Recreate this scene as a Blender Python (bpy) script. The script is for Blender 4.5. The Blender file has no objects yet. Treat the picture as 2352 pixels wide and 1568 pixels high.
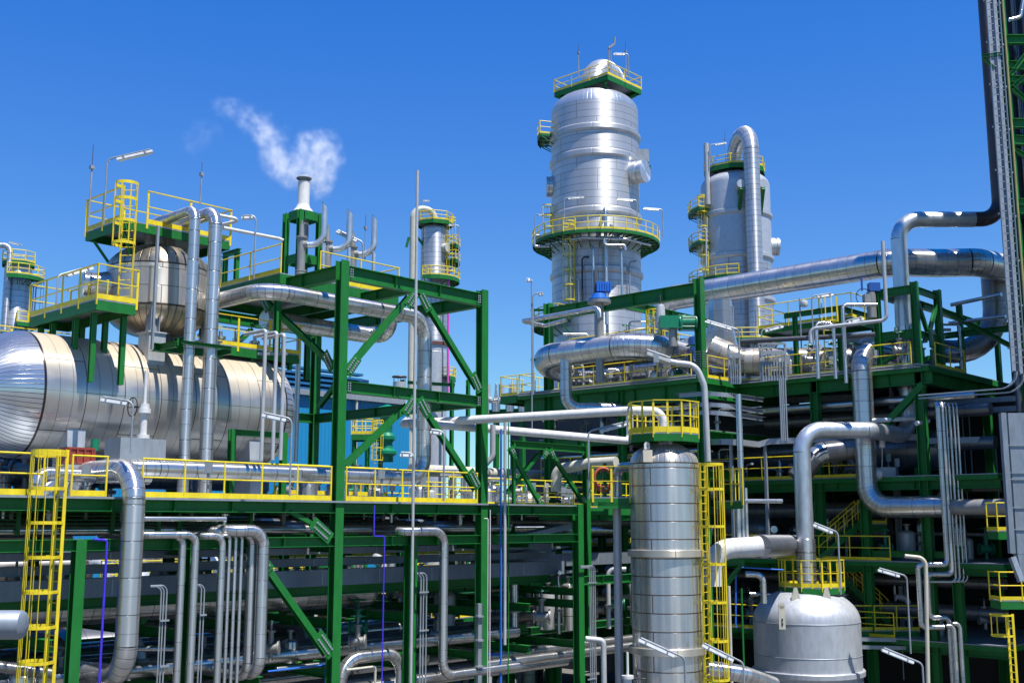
import bpy, math, random
from mathutils import Vector as V, Matrix
R = math.radians
random.seed(7)
rnd = random.random
uni = random.uniform
S = bpy.context.scene
COL = S.collection
# ---------------------------------------------------------------- camera: plant axes are X (receding right) and Y (receding left)
CAMP = V((0, 0, 10.0)); FPX = 2600.0; YAW = R(43.0); PIT = math.atan(416 / 2600)
FH = V((math.cos(YAW), math.sin(YAW), 0)); RT = V((math.sin(YAW), -math.cos(YAW), 0))
FW = FH * math.cos(PIT) + V((0, 0, math.sin(PIT))); UP = V((0, 0, math.cos(PIT))) - FH * math.sin(PIT)
cam = bpy.data.cameras.new('camera'); co = bpy.data.objects.new('camera', cam); COL.objects.link(co)
cam.sensor_width = 36; cam.lens = FPX / 2352 * 36; cam.clip_end = 20000; cam.clip_start = 0.5
co.location = CAMP; co.rotation_euler = (math.pi / 2 + PIT, 0, YAW - math.pi / 2)
S.camera = co
def ray(u, v): return FW * FPX + RT * (u - 1176) + UP * (784 - v)
def P(u, v, d):
    r = ray(u, v); return CAMP + r * (d / r.dot(FH))
def PX(u, v, x):
    r = ray(u, v); return CAMP + r * (x / r.x)
def PY(u, v, y):
    r = ray(u, v); return CAMP + r * (y / r.y)
def PZ(u, v, z):
    r = ray(u, v); return CAMP + r * ((z - 10) / r.z)
def proj(p):
    q = p - CAMP; w = q.dot(FW); return (1176 + FPX * q.dot(RT) / w, 784 - FPX * q.dot(UP) / w)
def dep(p): return (p - CAMP).dot(FH)
AX = {'x': V((1, 0, 0)), 'y': V((0, 1, 0)), 'z': V((0, 0, 1)), 'f': FH, 'r': RT}
def walk(p, a, t, by=None):
    ax = AX[a]; q = p - CAMP
    if by is None: by = 'v' if a == 'z' else 'u'
    if by == 'u': k = (t - 1176) / FPX; b = RT
    else: k = (784 - t) / FPX; b = UP
    n = k * q.dot(FW) - q.dot(b); m = ax.dot(b) - k * ax.dot(FW)
    return p + ax * (n / m)
def path(sp):
    """sp: [start Vector, ('x',u), ('z',v), ('dx',m), Vector...]"""
    pts = [sp[0]]
    for s in sp[1:]:
        if isinstance(s, V): pts.append(s)
        elif s[0][0] == 'd' and len(s[0]) == 2: pts.append(pts[-1] + AX[s[0][1]] * s[1])
        else: pts.append(walk(pts[-1], *s))
    return pts
def rpx(w, p): return w / 2 * (p - CAMP).dot(FW) / FPX
# ---------------------------------------------------------------- mesh builder
class MB:
    def __init__(s): s.v = []; s.f = []; s.sm = []; s.uv = []
    def add(s, vs, fs, smooth=False, uvs=None):
        o = len(s.v); s.v += [tuple(v) for v in vs]
        for i, f in enumerate(fs):
            s.f.append(tuple(o + k for k in f)); s.sm.append(smooth)
            s.uv.append(uvs[i] if uvs else None)
    def box(s, c, x, y, z, ax=None):
        c = V(c); a, b, d = ax or (AX['x'], AX['y'], AX['z'])
        vs = [c + a * (x / 2 * i) + b * (y / 2 * j) + d * (z / 2 * k) for i in (-1, 1) for j in (-1, 1) for k in (-1, 1)]
        s.add(vs, [(0, 1, 3, 2), (4, 6, 7, 5), (0, 4, 5, 1), (2, 3, 7, 6), (0, 2, 6, 4), (1, 5, 7, 3)]); return s
    def bb(s, a, b):
        a = V(a); b = V(b); return s.box((a + b) / 2, abs(a.x - b.x), abs(a.y - b.y), abs(a.z - b.z))
    def ext(s, prof, p, q, up=V((0, 0, 1))):
        d = (q - p).normalized()
        if abs(d.dot(up)) > .98: up = V((0, 1, 0)) if abs(d.y) < .9 else V((1, 0, 0))
        sd = d.cross(up).normalized(); u2 = sd.cross(d); n = len(prof)
        vs = [p + sd * a + u2 * b for a, b in prof] + [q + sd * a + u2 * b for a, b in prof]
        s.add(vs, [tuple(range(n))[::-1], tuple(range(n, 2 * n))] + [(i, (i + 1) % n, n + (i + 1) % n, n + i) for i in range(n)]); return s
    def bar(s, p, q, w, h, up=V((0, 0, 1))):
        return s.ext([(-w / 2, -h / 2), (w / 2, -h / 2), (w / 2, h / 2), (-w / 2, h / 2)], p, q, up)
    def H(s, p, q, h=.3, b=.3, up=V((0, 0, 1)), tf=.03, tw=.02):
        x = b / 2; y = h / 2; w = tw / 2; y2 = y - tf
        return s.ext([(-x, -y), (x, -y), (x, -y2), (w, -y2), (w, y2), (x, y2), (x, y), (-x, y), (-x, y2), (-w, y2), (-w, -y2), (-x, -y2)], p, q, up)
    def U(s, p, q, h=.2, b=.1, up=V((0, 0, 1)), t=.012, sg=1):
        y = h / 2; pr = [(0, -y), (b * sg, -y), (b * sg, -y + t), (t * sg, -y + t), (t * sg, y - t), (b * sg, y - t), (b * sg, y), (0, y)]
        return s.ext(pr, p, q, up)
    def tube(s, pts, r, n=16, cap=True, u0=0, rs=None):
        m = len(pts); fr = []
        d0 = (pts[1] - pts[0]).normalized()
        up = V((0, 0, 1)) if abs(d0.z) < .9 else V((0, 1, 0))
        sd = d0.cross(up).normalized(); L = u0; us = []
        for i, p in enumerate(pts):
            a = (pts[i] - pts[i - 1]).normalized() if i else d0
            b = (pts[i + 1] - p).normalized() if i < m - 1 else a
            t = (a + b).normalized(); sd = (sd - t * sd.dot(t)).normalized(); u2 = t.cross(sd)
            c = max(.5, t.dot(a)); fr.append((p, sd, u2, a, c))
            if i: L += (pts[i] - pts[i - 1]).length
            us.append(L)
        vs = []
        for i, (p, sd, u2, a, c) in enumerate(fr):
            rr = rs[i] if rs else r
            vs += [p + sd * (rr * math.cos(2 * math.pi * k / n)) + u2 * (rr * math.sin(2 * math.pi * k / n)) for k in range(n)]
        fs = []; uvs = []; cc = 2 * math.pi * r / n
        for i in range(m - 1):
            for k in range(n):
                k2 = (k + 1) % n; fs.append((i * n + k, i * n + k2, (i + 1) * n + k2, (i + 1) * n + k))
                uvs.append([(k * cc, us[i]), ((k + 1) * cc, us[i]), ((k + 1) * cc, us[i + 1]), (k * cc, us[i + 1])])
        s.add(vs, fs, True, uvs)
        if cap: s.add(vs[:n], [tuple(range(n))[::-1]]); s.add(vs[-n:], [tuple(range(n))])
        return s
    def cyl(s, p, q, r, n=12, cap=True, r2=None): return s.tube([p, q], r, n, cap, rs=[r, r2 if r2 is not None else r])
    def rev(s, c, prof, n=48, ax=V((0, 0, 1)), gores=0, v0=0):
        """prof: [(r, z)...] revolved about ax through c; UV in metres (or in gore counts)"""
        up = V((1, 0, 0)) if abs(ax.z) > .9 else V((0, 0, 1))
        a = ax.cross(up).normalized(); b = ax.cross(a)
        vs = []; L = v0; Ls = []; rm = max(p[0] for p in prof)
        for i, (r, z) in enumerate(prof):
            if i: L += math.hypot(r - prof[i - 1][0], z - prof[i - 1][1])
            Ls.append(L); vs += [c + ax * z + a * (r * math.cos(2 * math.pi * k / n)) + b * (r * math.sin(2 * math.pi * k / n)) for k in range(n)]
        fs = []; uvs = []; cc = (gores / n) if gores else 2 * math.pi * rm / n
        for i in range(len(prof) - 1):
            for k in range(n):
                k2 = (k + 1) % n; fs.append((i * n + k, i * n + k2, (i + 1) * n + k2, (i + 1) * n + k))
                uvs.append([(k * cc, Ls[i]), ((k + 1) * cc, Ls[i]), ((k + 1) * cc, Ls[i + 1]), (k * cc, Ls[i + 1])])
        s.add(vs, fs, True, uvs); return s
    def build(s, name, mat, par=None, loc=None, local=False):
        if not s.v: return None
        me = bpy.data.meshes.new(name)
        off = V((0, 0, 0))
        if not local:
            if par is not None:
                q = par
                while q is not None: off = off + q.location; q = q.parent
            elif loc is not None: off = V(loc)
        if par is None and not local and loc is None:
            xs = [v[0] for v in s.v]; ys = [v[1] for v in s.v]; zs = [v[2] for v in s.v]
            off = V(((min(xs) + max(xs)) / 2, (min(ys) + max(ys)) / 2, min(zs)))
        me.from_pydata([(v[0] - off.x, v[1] - off.y, v[2] - off.z) for v in s.v], [], s.f)
        me.polygons.foreach_set('use_smooth', s.sm)
        ul = me.uv_layers.new(name='UVMap'); fl = []
        for f, u in zip(s.f, s.uv):
            if u: 
                for c in u: fl += [c[0], c[1]]
            else:
                q0, q1, q2 = V(s.v[f[0]]), V(s.v[f[1]]), V(s.v[f[2]]); nn = (q1 - q0).cross(q2 - q0); ai = max(range(3), key=lambda i: abs(nn[i])); i0, i1 = [(1, 2), (0, 2), (0, 1)][ai]
                for c in f: fl += [s.v[c][i0] * .97 + .01, s.v[c][i1] * .97 + .01]
        ul.data.foreach_set('uv', fl)
        if any(s.sm): me.set_sharp_from_angle(angle=R(38))
        me.materials.append(M[mat]); o = bpy.data.objects.new(name, me); COL.objects.link(o)
        if par is not None: o.parent = par
        else: o.location = off
        return o
def tag(o, label, cat, group=None, kind=None):
    o['label'] = label
    if kind: o['kind'] = kind
    else: o['category'] = cat
    if group: o['group'] = group
    return o
def T(name, label, cat, loc, group=None, kind=None):
    o = bpy.data.objects.new(name, None); COL.objects.link(o); o.location = V(loc); o.empty_display_size = .3
    return tag(o, label, cat, group, kind)
def dup(o, loc=None, rz=None, label=None, group=None):
    def cp(a, par):
        c = a.copy(); COL.objects.link(c); c.parent = par
        for ch in a.children: cp(ch, c)
        return c
    r = cp(o, None)
    if loc is not None: r.location = V(loc)
    if rz is not None: r.rotation_euler.z = rz
    if label: r['label'] = label
    if group: r['group'] = group
    return r
# ---------------------------------------------------------------- materials
M = {}
def mat(name):
    m = bpy.data.materials.new(name); m.use_nodes = True; nt = m.node_tree; M[name] = m
    return m, nt, nt.nodes['Principled BSDF']
def N(nt, t, **k):
    n = nt.nodes.new(t)
    for a, b in k.items():
        if a in n.inputs.keys(): n.inputs[a].default_value = b
        else: setattr(n, a, b)
    return n
def mixc(nt, blend, fac, a, b):
    n = nt.nodes.new('ShaderNodeMix'); n.data_type = 'RGBA'; n.blend_type = blend
    for i, x in ((0, fac), (6, a), (7, b)):
        if hasattr(x, 'links'): nt.links.new(x, n.inputs[i])
        else: n.inputs[i].default_value = x
    return n.outputs[2]
def ramp(nt, inp, p0, c0, p1, c1):
    n = nt.nodes.new('ShaderNodeValToRGB'); e = n.color_ramp.elements
    e[0].position = p0; e[0].color = c0; e[1].position = p1; e[1].color = c1
    nt.links.new(inp, n.inputs[0]); return n.outputs[0]
def c4(c): return (c[0], c[1], c[2], 1)
def worldnoise(nt, scale, detail=4, rough=.6):
    g = N(nt, 'ShaderNodeNewGeometry'); mp = N(nt, 'ShaderNodeMapping'); mp.inputs['Scale'].default_value = scale
    nt.links.new(g.outputs['Position'], mp.inputs[0])
    n = N(nt, 'ShaderNodeTexNoise', Scale=1.0, Detail=detail, Roughness=rough); nt.links.new(mp.outputs[0], n.inputs['Vector'])
    return n.outputs['Fac']
def paint(name, col, rough=.45, metal=0, dirt=.25, spec=.5, dcol=None, bump=.0, sc=(.6, .6, .25)):
    m, nt, b = mat(name)
    n = worldnoise(nt, sc); f = ramp(nt, n, .42, (0, 0, 0, 1), .75, (1, 1, 1, 1))
    n2 = worldnoise(nt, (6, 6, 2), 3)
    dc = dcol or tuple(x * .55 + .01 for x in col)
    mm = N(nt, 'ShaderNodeMath', operation='MULTIPLY'); nt.links.new(f, mm.inputs[0]); mm.inputs[1].default_value = dirt
    c = mixc(nt, 'MIX', mm.outputs[0], c4(col), c4(dc))
    v = ramp(nt, n2, .3, (.86, .86, .86, 1), .7, (1.08, 1.08, 1.08, 1))
    c = mixc(nt, 'MULTIPLY', 1.0, c, v)
    nt.links.new(c, b.inputs['Base Color']); b.inputs['Metallic'].default_value = metal
    rr = N(nt, 'ShaderNodeMapRange'); nt.links.new(n2, rr.inputs[0]); rr.inputs[3].default_value = rough - .1; rr.inputs[4].default_value = rough + .12
    nt.links.new(rr.outputs[0], b.inputs['Roughness'])
    b.inputs['Specular IOR Level'].default_value = spec
    return m
def clad(name, col=(.64, .635, .63), rough=.27, metal=.86, rv=.4, row=1.0, bw=60., mort=.02, line=(.25, .24, .24), var=.10, stain=.0, scol=(.45, .33, .2), bump=.25, wob=.003, off=.5, minor=0, dust=0, streak=(2.2, 2.2, .22), grime=.13, srange=(.45, .68)):
    m, nt, b = mat(name)
    uv = N(nt, 'ShaderNodeUVMap'); br = nt.nodes.new('ShaderNodeTexBrick'); br.offset = off; br.offset_frequency = 2; br.squash = 1
    nt.links.new(uv.outputs[0], br.inputs['Vector'])
    br.inputs['Scale'].default_value = 1; br.inputs['Mortar Size'].default_value = mort / 2; br.inputs['Mortar Smooth'].default_value = .25
    br.inputs['Brick Width'].default_value = bw; br.inputs['Row Height'].default_value = row
    br.inputs['Color1'].default_value = (1 - var, 1 - var, 1 - var, 1); br.inputs['Color2'].default_value = (1, 1, 1, 1); br.inputs['Mortar'].default_value = (1, 1, 1, 1)
    c = mixc(nt, 'MULTIPLY', 1.0, c4(col), br.outputs['Color'])
    sn = worldnoise(nt, streak, 2, .5); g = ramp(nt, sn, .3, (1 - grime, 1 - grime, 1 - grime * .95, 1), .68, (1, 1, 1, 1))
    c = mixc(nt, 'MULTIPLY', 1.0, c, g)
    if stain > 0:
        s2 = worldnoise(nt, (.9, .9, .16), 6, .65); sf = ramp(nt, s2, srange[0], (0, 0, 0, 1), srange[1], (stain,) * 3 + (1,))
        c = mixc(nt, 'MIX', sf, c, c4(scol))
        ms = N(nt, 'ShaderNodeMath', operation='MULTIPLY_ADD'); nt.links.new(sf, ms.inputs[0]); ms.inputs[1].default_value = -.75; ms.inputs[2].default_value = metal
        nt.links.new(ms.outputs[0], b.inputs['Metallic'])
    else: b.inputs['Metallic'].default_value = metal
    if dust:
        gn = N(nt, 'ShaderNodeNewGeometry'); sz = N(nt, 'ShaderNodeSeparateXYZ'); nt.links.new(gn.outputs['Normal'], sz.inputs[0])
        d0 = worldnoise(nt, (.5, .9, .9), 4); am = N(nt, 'ShaderNodeMath', operation='MULTIPLY_ADD'); nt.links.new(d0, am.inputs[0]); am.inputs[1].default_value = .9; nt.links.new(sz.outputs[2], am.inputs[2])
        df = ramp(nt, am.outputs[0], .55, (0, 0, 0, 1), 1.0, (dust,) * 3 + (1,)); c = mixc(nt, 'MIX', df, c, c4((.42, .355, .26)))
        ms = N(nt, 'ShaderNodeMath', operation='MULTIPLY_ADD'); nt.links.new(df, ms.inputs[0]); ms.inputs[1].default_value = -.8; ms.inputs[2].default_value = metal; nt.links.new(ms.outputs[0], b.inputs['Metallic'])
    if minor:
        b2 = nt.nodes.new('ShaderNodeTexBrick'); nt.links.new(uv.outputs[0], b2.inputs['Vector']); b2.offset = 0; b2.inputs['Scale'].default_value = 1; b2.inputs['Mortar Size'].default_value = mort / 3; b2.inputs['Brick Width'].default_value = 500; b2.inputs['Row Height'].default_value = row / minor
        b2.inputs['Color1'].default_value = (.95, .95, .95, 1); b2.inputs['Color2'].default_value = (1, 1, 1, 1); b2.inputs['Mortar'].default_value = (.5, .49, .48, 1); c = mixc(nt, 'MULTIPLY', 1.0, c, b2.outputs['Color'])
    c = mixc(nt, 'MIX', br.outputs['Fac'], c, c4(line))
    nt.links.new(c, b.inputs['Base Color'])
    tg = N(nt, 'ShaderNodeTangent', direction_type='UV_MAP'); nt.links.new(tg.outputs[0], b.inputs['Tangent']); b.inputs['Anisotropic'].default_value = .8; b.inputs['Anisotropic Rotation'].default_value = .25
    rn = worldnoise(nt, (1.2, 1.2, .4), 1)
    rr = N(nt, 'ShaderNodeMapRange'); nt.links.new(rn, rr.inputs[0]); rr.inputs[1].default_value = .3; rr.inputs[2].default_value = .7
    rr.inputs[3].default_value = rough * (1 - .25 * rv); rr.inputs[4].default_value = rough * (1 + .35 * rv)
    nt.links.new(rr.outputs[0], b.inputs['Roughness'])
    bn = worldnoise(nt, (1.3, 1.3, 1.3), 0); ml = N(nt, 'ShaderNodeMath', operation='MULTIPLY_ADD')
    nt.links.new(br.outputs['Fac'], ml.inputs[0]); ml.inputs[1].default_value = -bump; 
    m3 = N(nt, 'ShaderNodeMath', operation='MULTIPLY'); nt.links.new(bn, m3.inputs[0]); m3.inputs[1].default_value = wob * 10
    nt.links.new(m3.outputs[0], ml.inputs[2])
    bp = N(nt, 'ShaderNodeBump', Strength=.35, Distance=.05); nt.links.new(ml.outputs[0], bp.inputs['Height']); nt.links.new(bp.outputs[0], b.inputs['Normal'])
    return m
paint('green', (.010, .142, .023), .45, dirt=.45, spec=.28, dcol=(.02, .10, .035), sc=(1.2, 1.2, .5))
paint('green_far', (.01, .08, .025), .5)
paint('yellow', (.70, .55, .012), .42, dirt=.5, sc=(1.5, 1.5, 1), dcol=(.45, .32, .02))
paint('galv', (.26, .29, .32), .45, .35, dirt=.5, dcol=(.3, .33, .36), sc=(2, 2, .8))
paint('galv_duct', (.22, .26, .30), .5, .45, dirt=.7, dcol=(.2, .21, .24), sc=(1.2, 1.2, .5))
paint('tray', (.17, .20, .23), .5, .3, dirt=.5)
paint('white', (.55, .55, .54), .4, dirt=.2, dcol=(.5, .47, .42))
paint('cream', (.46, .44, .36), .42, dirt=.25)
paint('pipe_grey', (.42, .43, .44), .38, .25, dirt=.3)
paint('alu', (.58, .60, .63), .36, .8, dirt=.25, dcol=(.5, .51, .53), sc=(1.5, 1.5, .3))
paint('alu_pale', (.44, .46, .49), .42, .4, dirt=.35, dcol=(.45, .46, .47), sc=(2.5, 2.5, .2))
paint('blue_wall', (.008, .11, .26), .5, dirt=.2)
paint('blue_roof', (.004, .035, .13), .5, dirt=.2)
paint('blue_pipe', (.015, .14, .55), .4)
paint('purple', (.05, .03, .55), .4)
paint('magenta', (.6, .06, .42), .45)
paint('navy', (.02, .08, .32), .35)
paint('teal_green', (.0, .17, .08), .4)
paint('red', (.24, .035, .02), .45)
paint('hose', (.36, .07, .03), .6)
paint('brass', (.33, .27, .11), .4)
paint('umber', (.075, .055, .055), .4, .4)
paint('rust', (.12, .045, .03), .8, dirt=.6, dcol=(.05, .02, .015))
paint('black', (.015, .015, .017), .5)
paint('dark_metal', (.09, .09, .10), .45, .4)
paint('valve', (.27, .27, .26), .45, .4, dirt=.6)
paint('concrete', (.11, .108, .104), .9, dirt=.4, sc=(.2, .2, .2))
paint('asphalt', (.055, .055, .055), .9, dirt=.4, sc=(.1, .1, .1))
paint('lamp_white', (.46, .48, .49), .3)
paint('lamp_lens', (.55, .58, .60), .25)
clad('clad', row=1.0, mort=.026, minor=2, line=(.12, .12, .12))
clad('clad_fine', row=.55, mort=.022)
clad('clad_elbow', row=.21, mort=.022, var=.16)
clad('clad_small', row=.8, mort=.018, rough=.25, col=(.6, .6, .6), metal=.9)
clad('clad_tower', col=(.60, .61, .635), rough=.48, metal=.66, minor=3, row=1.9, bw=3.6, mort=.075, line=(.3, .3, .32), var=.08, grime=.14, wob=.015, streak=(.8, .8, .1))
clad('clad_tower2', col=(.56, .58, .62), rough=.42, metal=.66, minor=3, row=1.9, bw=2.6, mort=.085, line=(.2, .21, .24), var=.10, grime=.15, wob=.015, streak=(.8, .8, .1))
clad('gore_tower', col=(.66, .68, .70), rough=.38, metal=.75, row=99., bw=1., mort=.06, line=(.3, .3, .3), var=.08, grime=.1, off=0, wob=.015)
clad('drum', rv=.2, col=(.56, .55, .53), rough=.36, metal=.7, row=1.3, bw=2.6, mort=.035, line=(.10, .085, .07), var=.10, minor=3, dust=.95, stain=.55, scol=(.34, .25, .15), srange=(.5, .72), grime=.12, streak=(1.6, .5, .3), wob=.004)
clad('drum_head', rv=.2, col=(.62, .63, .64), rough=.3, metal=.85, wob=.006, row=99., bw=1., mort=.15, line=(.06, .05, .045), var=.06, grime=.15, off=0)
clad('hot_vessel', col=(.66, .62, .55), rough=.36, metal=.75, row=.62, bw=1.9, mort=.03, line=(.14, .12, .10), var=.12, stain=.65, scol=(.42, .31, .19), grime=.3, srange=(.46, .66))
clad('hot_head', col=(.50, .45, .36), rough=.33, metal=.85, row=99., bw=1., mort=.13, line=(.08, .06, .045), var=.15, stain=.65, scol=(.42, .28, .15), grime=.35, off=0)
clad('vessel', col=(.70, .70, .70), rough=.26, metal=.93, row=.62, bw=4.0, mort=.042, line=(.16, .10, .06), var=.10, stain=.28, scol=(.55, .48, .36), grime=.3, streak=(5, 5, .12), off=.45)
clad('vessel_head', col=(.68, .65, .58), rough=.3, metal=.85, row=99., bw=1., mort=.11, line=(.12, .09, .06), var=.1, stain=.5, scol=(.5, .42, .3), grime=.3, off=0)
clad('band', col=(.62, .57, .47), rough=.4, metal=.7, row=9., bw=2.2, mort=.03, line=(.2, .14, .09), stain=.4)
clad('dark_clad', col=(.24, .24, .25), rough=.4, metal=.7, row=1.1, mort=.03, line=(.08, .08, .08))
# ---------------------------------------------------------------- world and sun
SUNEL = R(67); TS = (-FH * math.cos(R(43)) + RT * math.sin(R(43)))
w = bpy.data.worlds.new('World'); S.world = w; w.use_nodes = True; nt = w.node_tree
sky = nt.nodes.new('ShaderNodeTexSky'); sky.sky_type = 'NISHITA'; sky.sun_disc = False; sky.sun_elevation = SUNEL
sky.sun_rotation = math.atan2(TS.x, TS.y); sky.air_density = 1.0; sky.dust_density = 0.0; sky.ozone_density = 1.0; sky.altitude = 0
hs = nt.nodes.new('ShaderNodeHueSaturation'); hs.inputs['Saturation'].default_value = 1.5
nt.links.new(sky.outputs[0], hs.inputs['Color'])
sp_ = nt.nodes.new('ShaderNodeSeparateColor'); cb_ = nt.nodes.new('ShaderNodeCombineColor'); nt.links.new(hs.outputs[0], sp_.inputs[0])
for i, (pw, ml) in enumerate(((.65, 1.0), (.85, 1.09), (.5, 2.62))):
    a = N(nt, 'ShaderNodeMath', operation='POWER'); nt.links.new(sp_.outputs[i], a.inputs[0]); a.inputs[1].default_value = pw
    b = N(nt, 'ShaderNodeMath', operation='MULTIPLY'); nt.links.new(a.outputs[0], b.inputs[0]); b.inputs[1].default_value = ml; nt.links.new(b.outputs[0], cb_.inputs[i])
nt.links.new(cb_.outputs[0], nt.nodes['Background'].inputs[0])
nt.nodes['Background'].inputs[1].default_value = .078
sun = bpy.data.lights.new('sun', 'SUN'); so = bpy.data.objects.new('sun', sun); COL.objects.link(so)
sun.energy = 5.0; sun.angle = R(.5); sun.color = (1, .96, .9)
sd = V((TS.x * math.cos(SUNEL), TS.y * math.cos(SUNEL), math.sin(SUNEL)))
so.rotation_euler = sd.to_track_quat('Z', 'Y').to_euler(); so.location = (0, 0, 60)
S.view_settings.view_transform = 'Standard'; S.view_settings.look = 'None'; S.view_settings.exposure = .844; S.view_settings.gamma = 1
S.cycles.max_bounces = 8; S.cycles.diffuse_bounces = 3; S.cycles.glossy_bounces = 4; S.cycles.volume_bounces = 2
# ---------------------------------------------------------------- parametric kit
def fillet(pts, br):
    """returns list of segments: ('s',[a,b]) and ('e',[...])"""
    segs = []; cur = pts[0]
    for i in range(1, len(pts) - 1):
        a = (pts[i - 1] - pts[i]); b = (pts[i + 1] - pts[i]); la = a.length; lb = b.length; a.normalize(); b.normalize()
        ang = math.acos(max(-1, min(1, a.dot(b))))
        if ang > math.pi - .02: continue
        t = min(br / math.tan(ang / 2), la * .49 if i > 1 else la * .98, lb * .49 if i < len(pts) - 2 else lb * .98)
        rr = t * math.tan(ang / 2); cn = pts[i] + (a + b).normalized() * (rr / math.sin(ang / 2))
        s0 = pts[i] + a * t; e0 = pts[i] + b * t; v0 = s0 - cn; v1 = e0 - cn; th = v0.angle(v1); k = max(3, int(th / R(11)))
        arc = [cn + (v0 * math.sin((1 - j / k) * th) + v1 * math.sin(j / k * th)) / math.sin(th) for j in range(k + 1)]
        if (s0 - cur).length > .01: segs.append(('s', [cur, s0]))
        segs.append(('e', arc)); cur = e0
    if (pts[-1] - cur).length > .01: segs.append(('s', [cur, pts[-1]]))
    return segs
def pipe(label, sp, w=None, r=None, m='clad', me=None, name='insulated_pipe', cat='pipe', group=None, parts=True, br=None, n=20, fl=(), par=None, kind=None):
    pts = path(sp)
    if r is None: r = rpx(w, pts[0])
    if br is None: br = r * 2.6
    segs = fillet(pts, br); me = me or {'clad': 'clad_elbow', 'clad_small': 'clad_elbow', 'clad_fine': 'clad_elbow'}.get(m, m)
    if not parts:
        mb = MB(); allp = []
        for k, s in segs: allp += s if not allp else s[1:]
        mb.tube(allp, r, n)
        o = mb.build(name, m, par)
        if par is None: tag(o, label, cat, group, kind)
        return o
    t = T(name, label, cat, pts[0], group, kind) if par is None else par
    L = 0
    for k, s in segs:
        mb = MB(); mb.tube(s, r if k == 's' else r * 1.004, n, u0=L)
        if k == 's' : L += (s[1] - s[0]).length
        mb.build('straight_run' if k == 's' else 'elbow', m if k == 's' else me, t)
    for (i, f) in fl:   # flanges: (segment point index, t 0..1)
        a = pts[i]; b = pts[i + 1]; c = a + (b - a) * f; d = (b - a).normalized()
        mb = MB(); mb.cyl(c - d * .05, c + d * .05, r * 1.5, 20); mb.build('flange', 'valve', t)
    return t
def thin(label, sp, r=.03, m='galv', name='conduit', cat='pipe', group=None, n=8, br=.25, par=None):
    return pipe(label, sp, r=r, m=m, name=name, cat=cat, group=group, parts=False, n=n, br=br, par=par)
BOLT = None
def gusset(mb, c, sx, sz, ax='x', t=.02, bolts=True):
    """plate in the plane ax-z centred at c, with bolt heads facing the viewer"""
    a = AX[ax]; nrm = AX['y'] if ax == 'x' else AX['x']
    mb.box(c, sx, t, sz, (a, nrm, AX['z']))
    if bolts:
        for i in range(3):
            for j in range(2):
                q = c + a * (sx * (-.25 + .25 * i)) + AX['z'] * (sz * (-.2 + .4 * j)) - nrm * (t / 2 + .012)
                mb.box(q, .045, .024, .045, (a, nrm, AX['z']))
def frame(label, cols, beams, braces=(), m='green', name='steel_structure', group=None, cat='steel structure', loc=None, stiff=True):
    """cols: (x,y,z0,z1,size[,up]) ; beams/braces: (p,q,h,b)"""
    c0 = cols[0] if cols else None
    t = T(name, label, cat, loc or (c0[0], c0[1], c0[2]), group)
    for c in cols:
        mb = MB(); s = c[4]; upv = AX[c[5]] if len(c) > 5 else AX['y']
        mb.H(V((c[0], c[1], c[2])), V((c[0], c[1], c[3])), s, s, up=upv, tf=s * .09, tw=s * .06)
        mb.build('column', m, t)
    for b in beams:
        p, q, h, bw = b[:4]; d = (q - p).normalized(); L = (q - p).length; mb = MB()
        mb.H(p, q, h, bw, tf=h * .06, tw=h * .04)
        if stiff and L > 3:
            k = int(L / 1.8)
            for i in range(1, k):
                c = p + d * (L * i / k); sd = d.cross(AX['z']).normalized()
                mb.box(c, .015, bw * .93, h * .87, (d, sd, AX['z']))
        mb.build('beam', m, t)
    for b in braces:
        p, q, h, bw = b[:4]; mb = MB(); mb.H(p, q, h, bw, up=AX[b[4]] if len(b) > 4 else AX['z'], tf=h * .07, tw=h * .05); mb.build('brace', m, t)
    return t
def bolts_on(mb, c, a, b, nrm, na, nb, sa, sb, s=.045):
    for i in range(na):
        for j in range(nb):
            q = c + a * ((i - (na - 1) / 2) * sa) + b * ((j - (nb - 1) / 2) * sb) + nrm * (s / 4)
            mb.box(q, s, s, s / 2, (a, b, nrm))
def plate(par, c, d, ln, wd, nrm, m='green', bm='galv', t=.022):
    """gusset plate centred c, long along d, facing nrm, bolt heads on it"""
    nrm = nrm.normalized(); sd = nrm.cross(d).normalized(); mb = MB(); mb.box(c, ln, wd, t, (d, sd, nrm)); g = mb.build('gusset_plate', m, par)
    mb = MB(); bolts_on(mb, c + nrm * t / 2, d, sd, nrm, max(2, int(ln / .11) - 1), 2, .1, wd * .45, .06); mb.build('bolt_group', bm, g)
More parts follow.
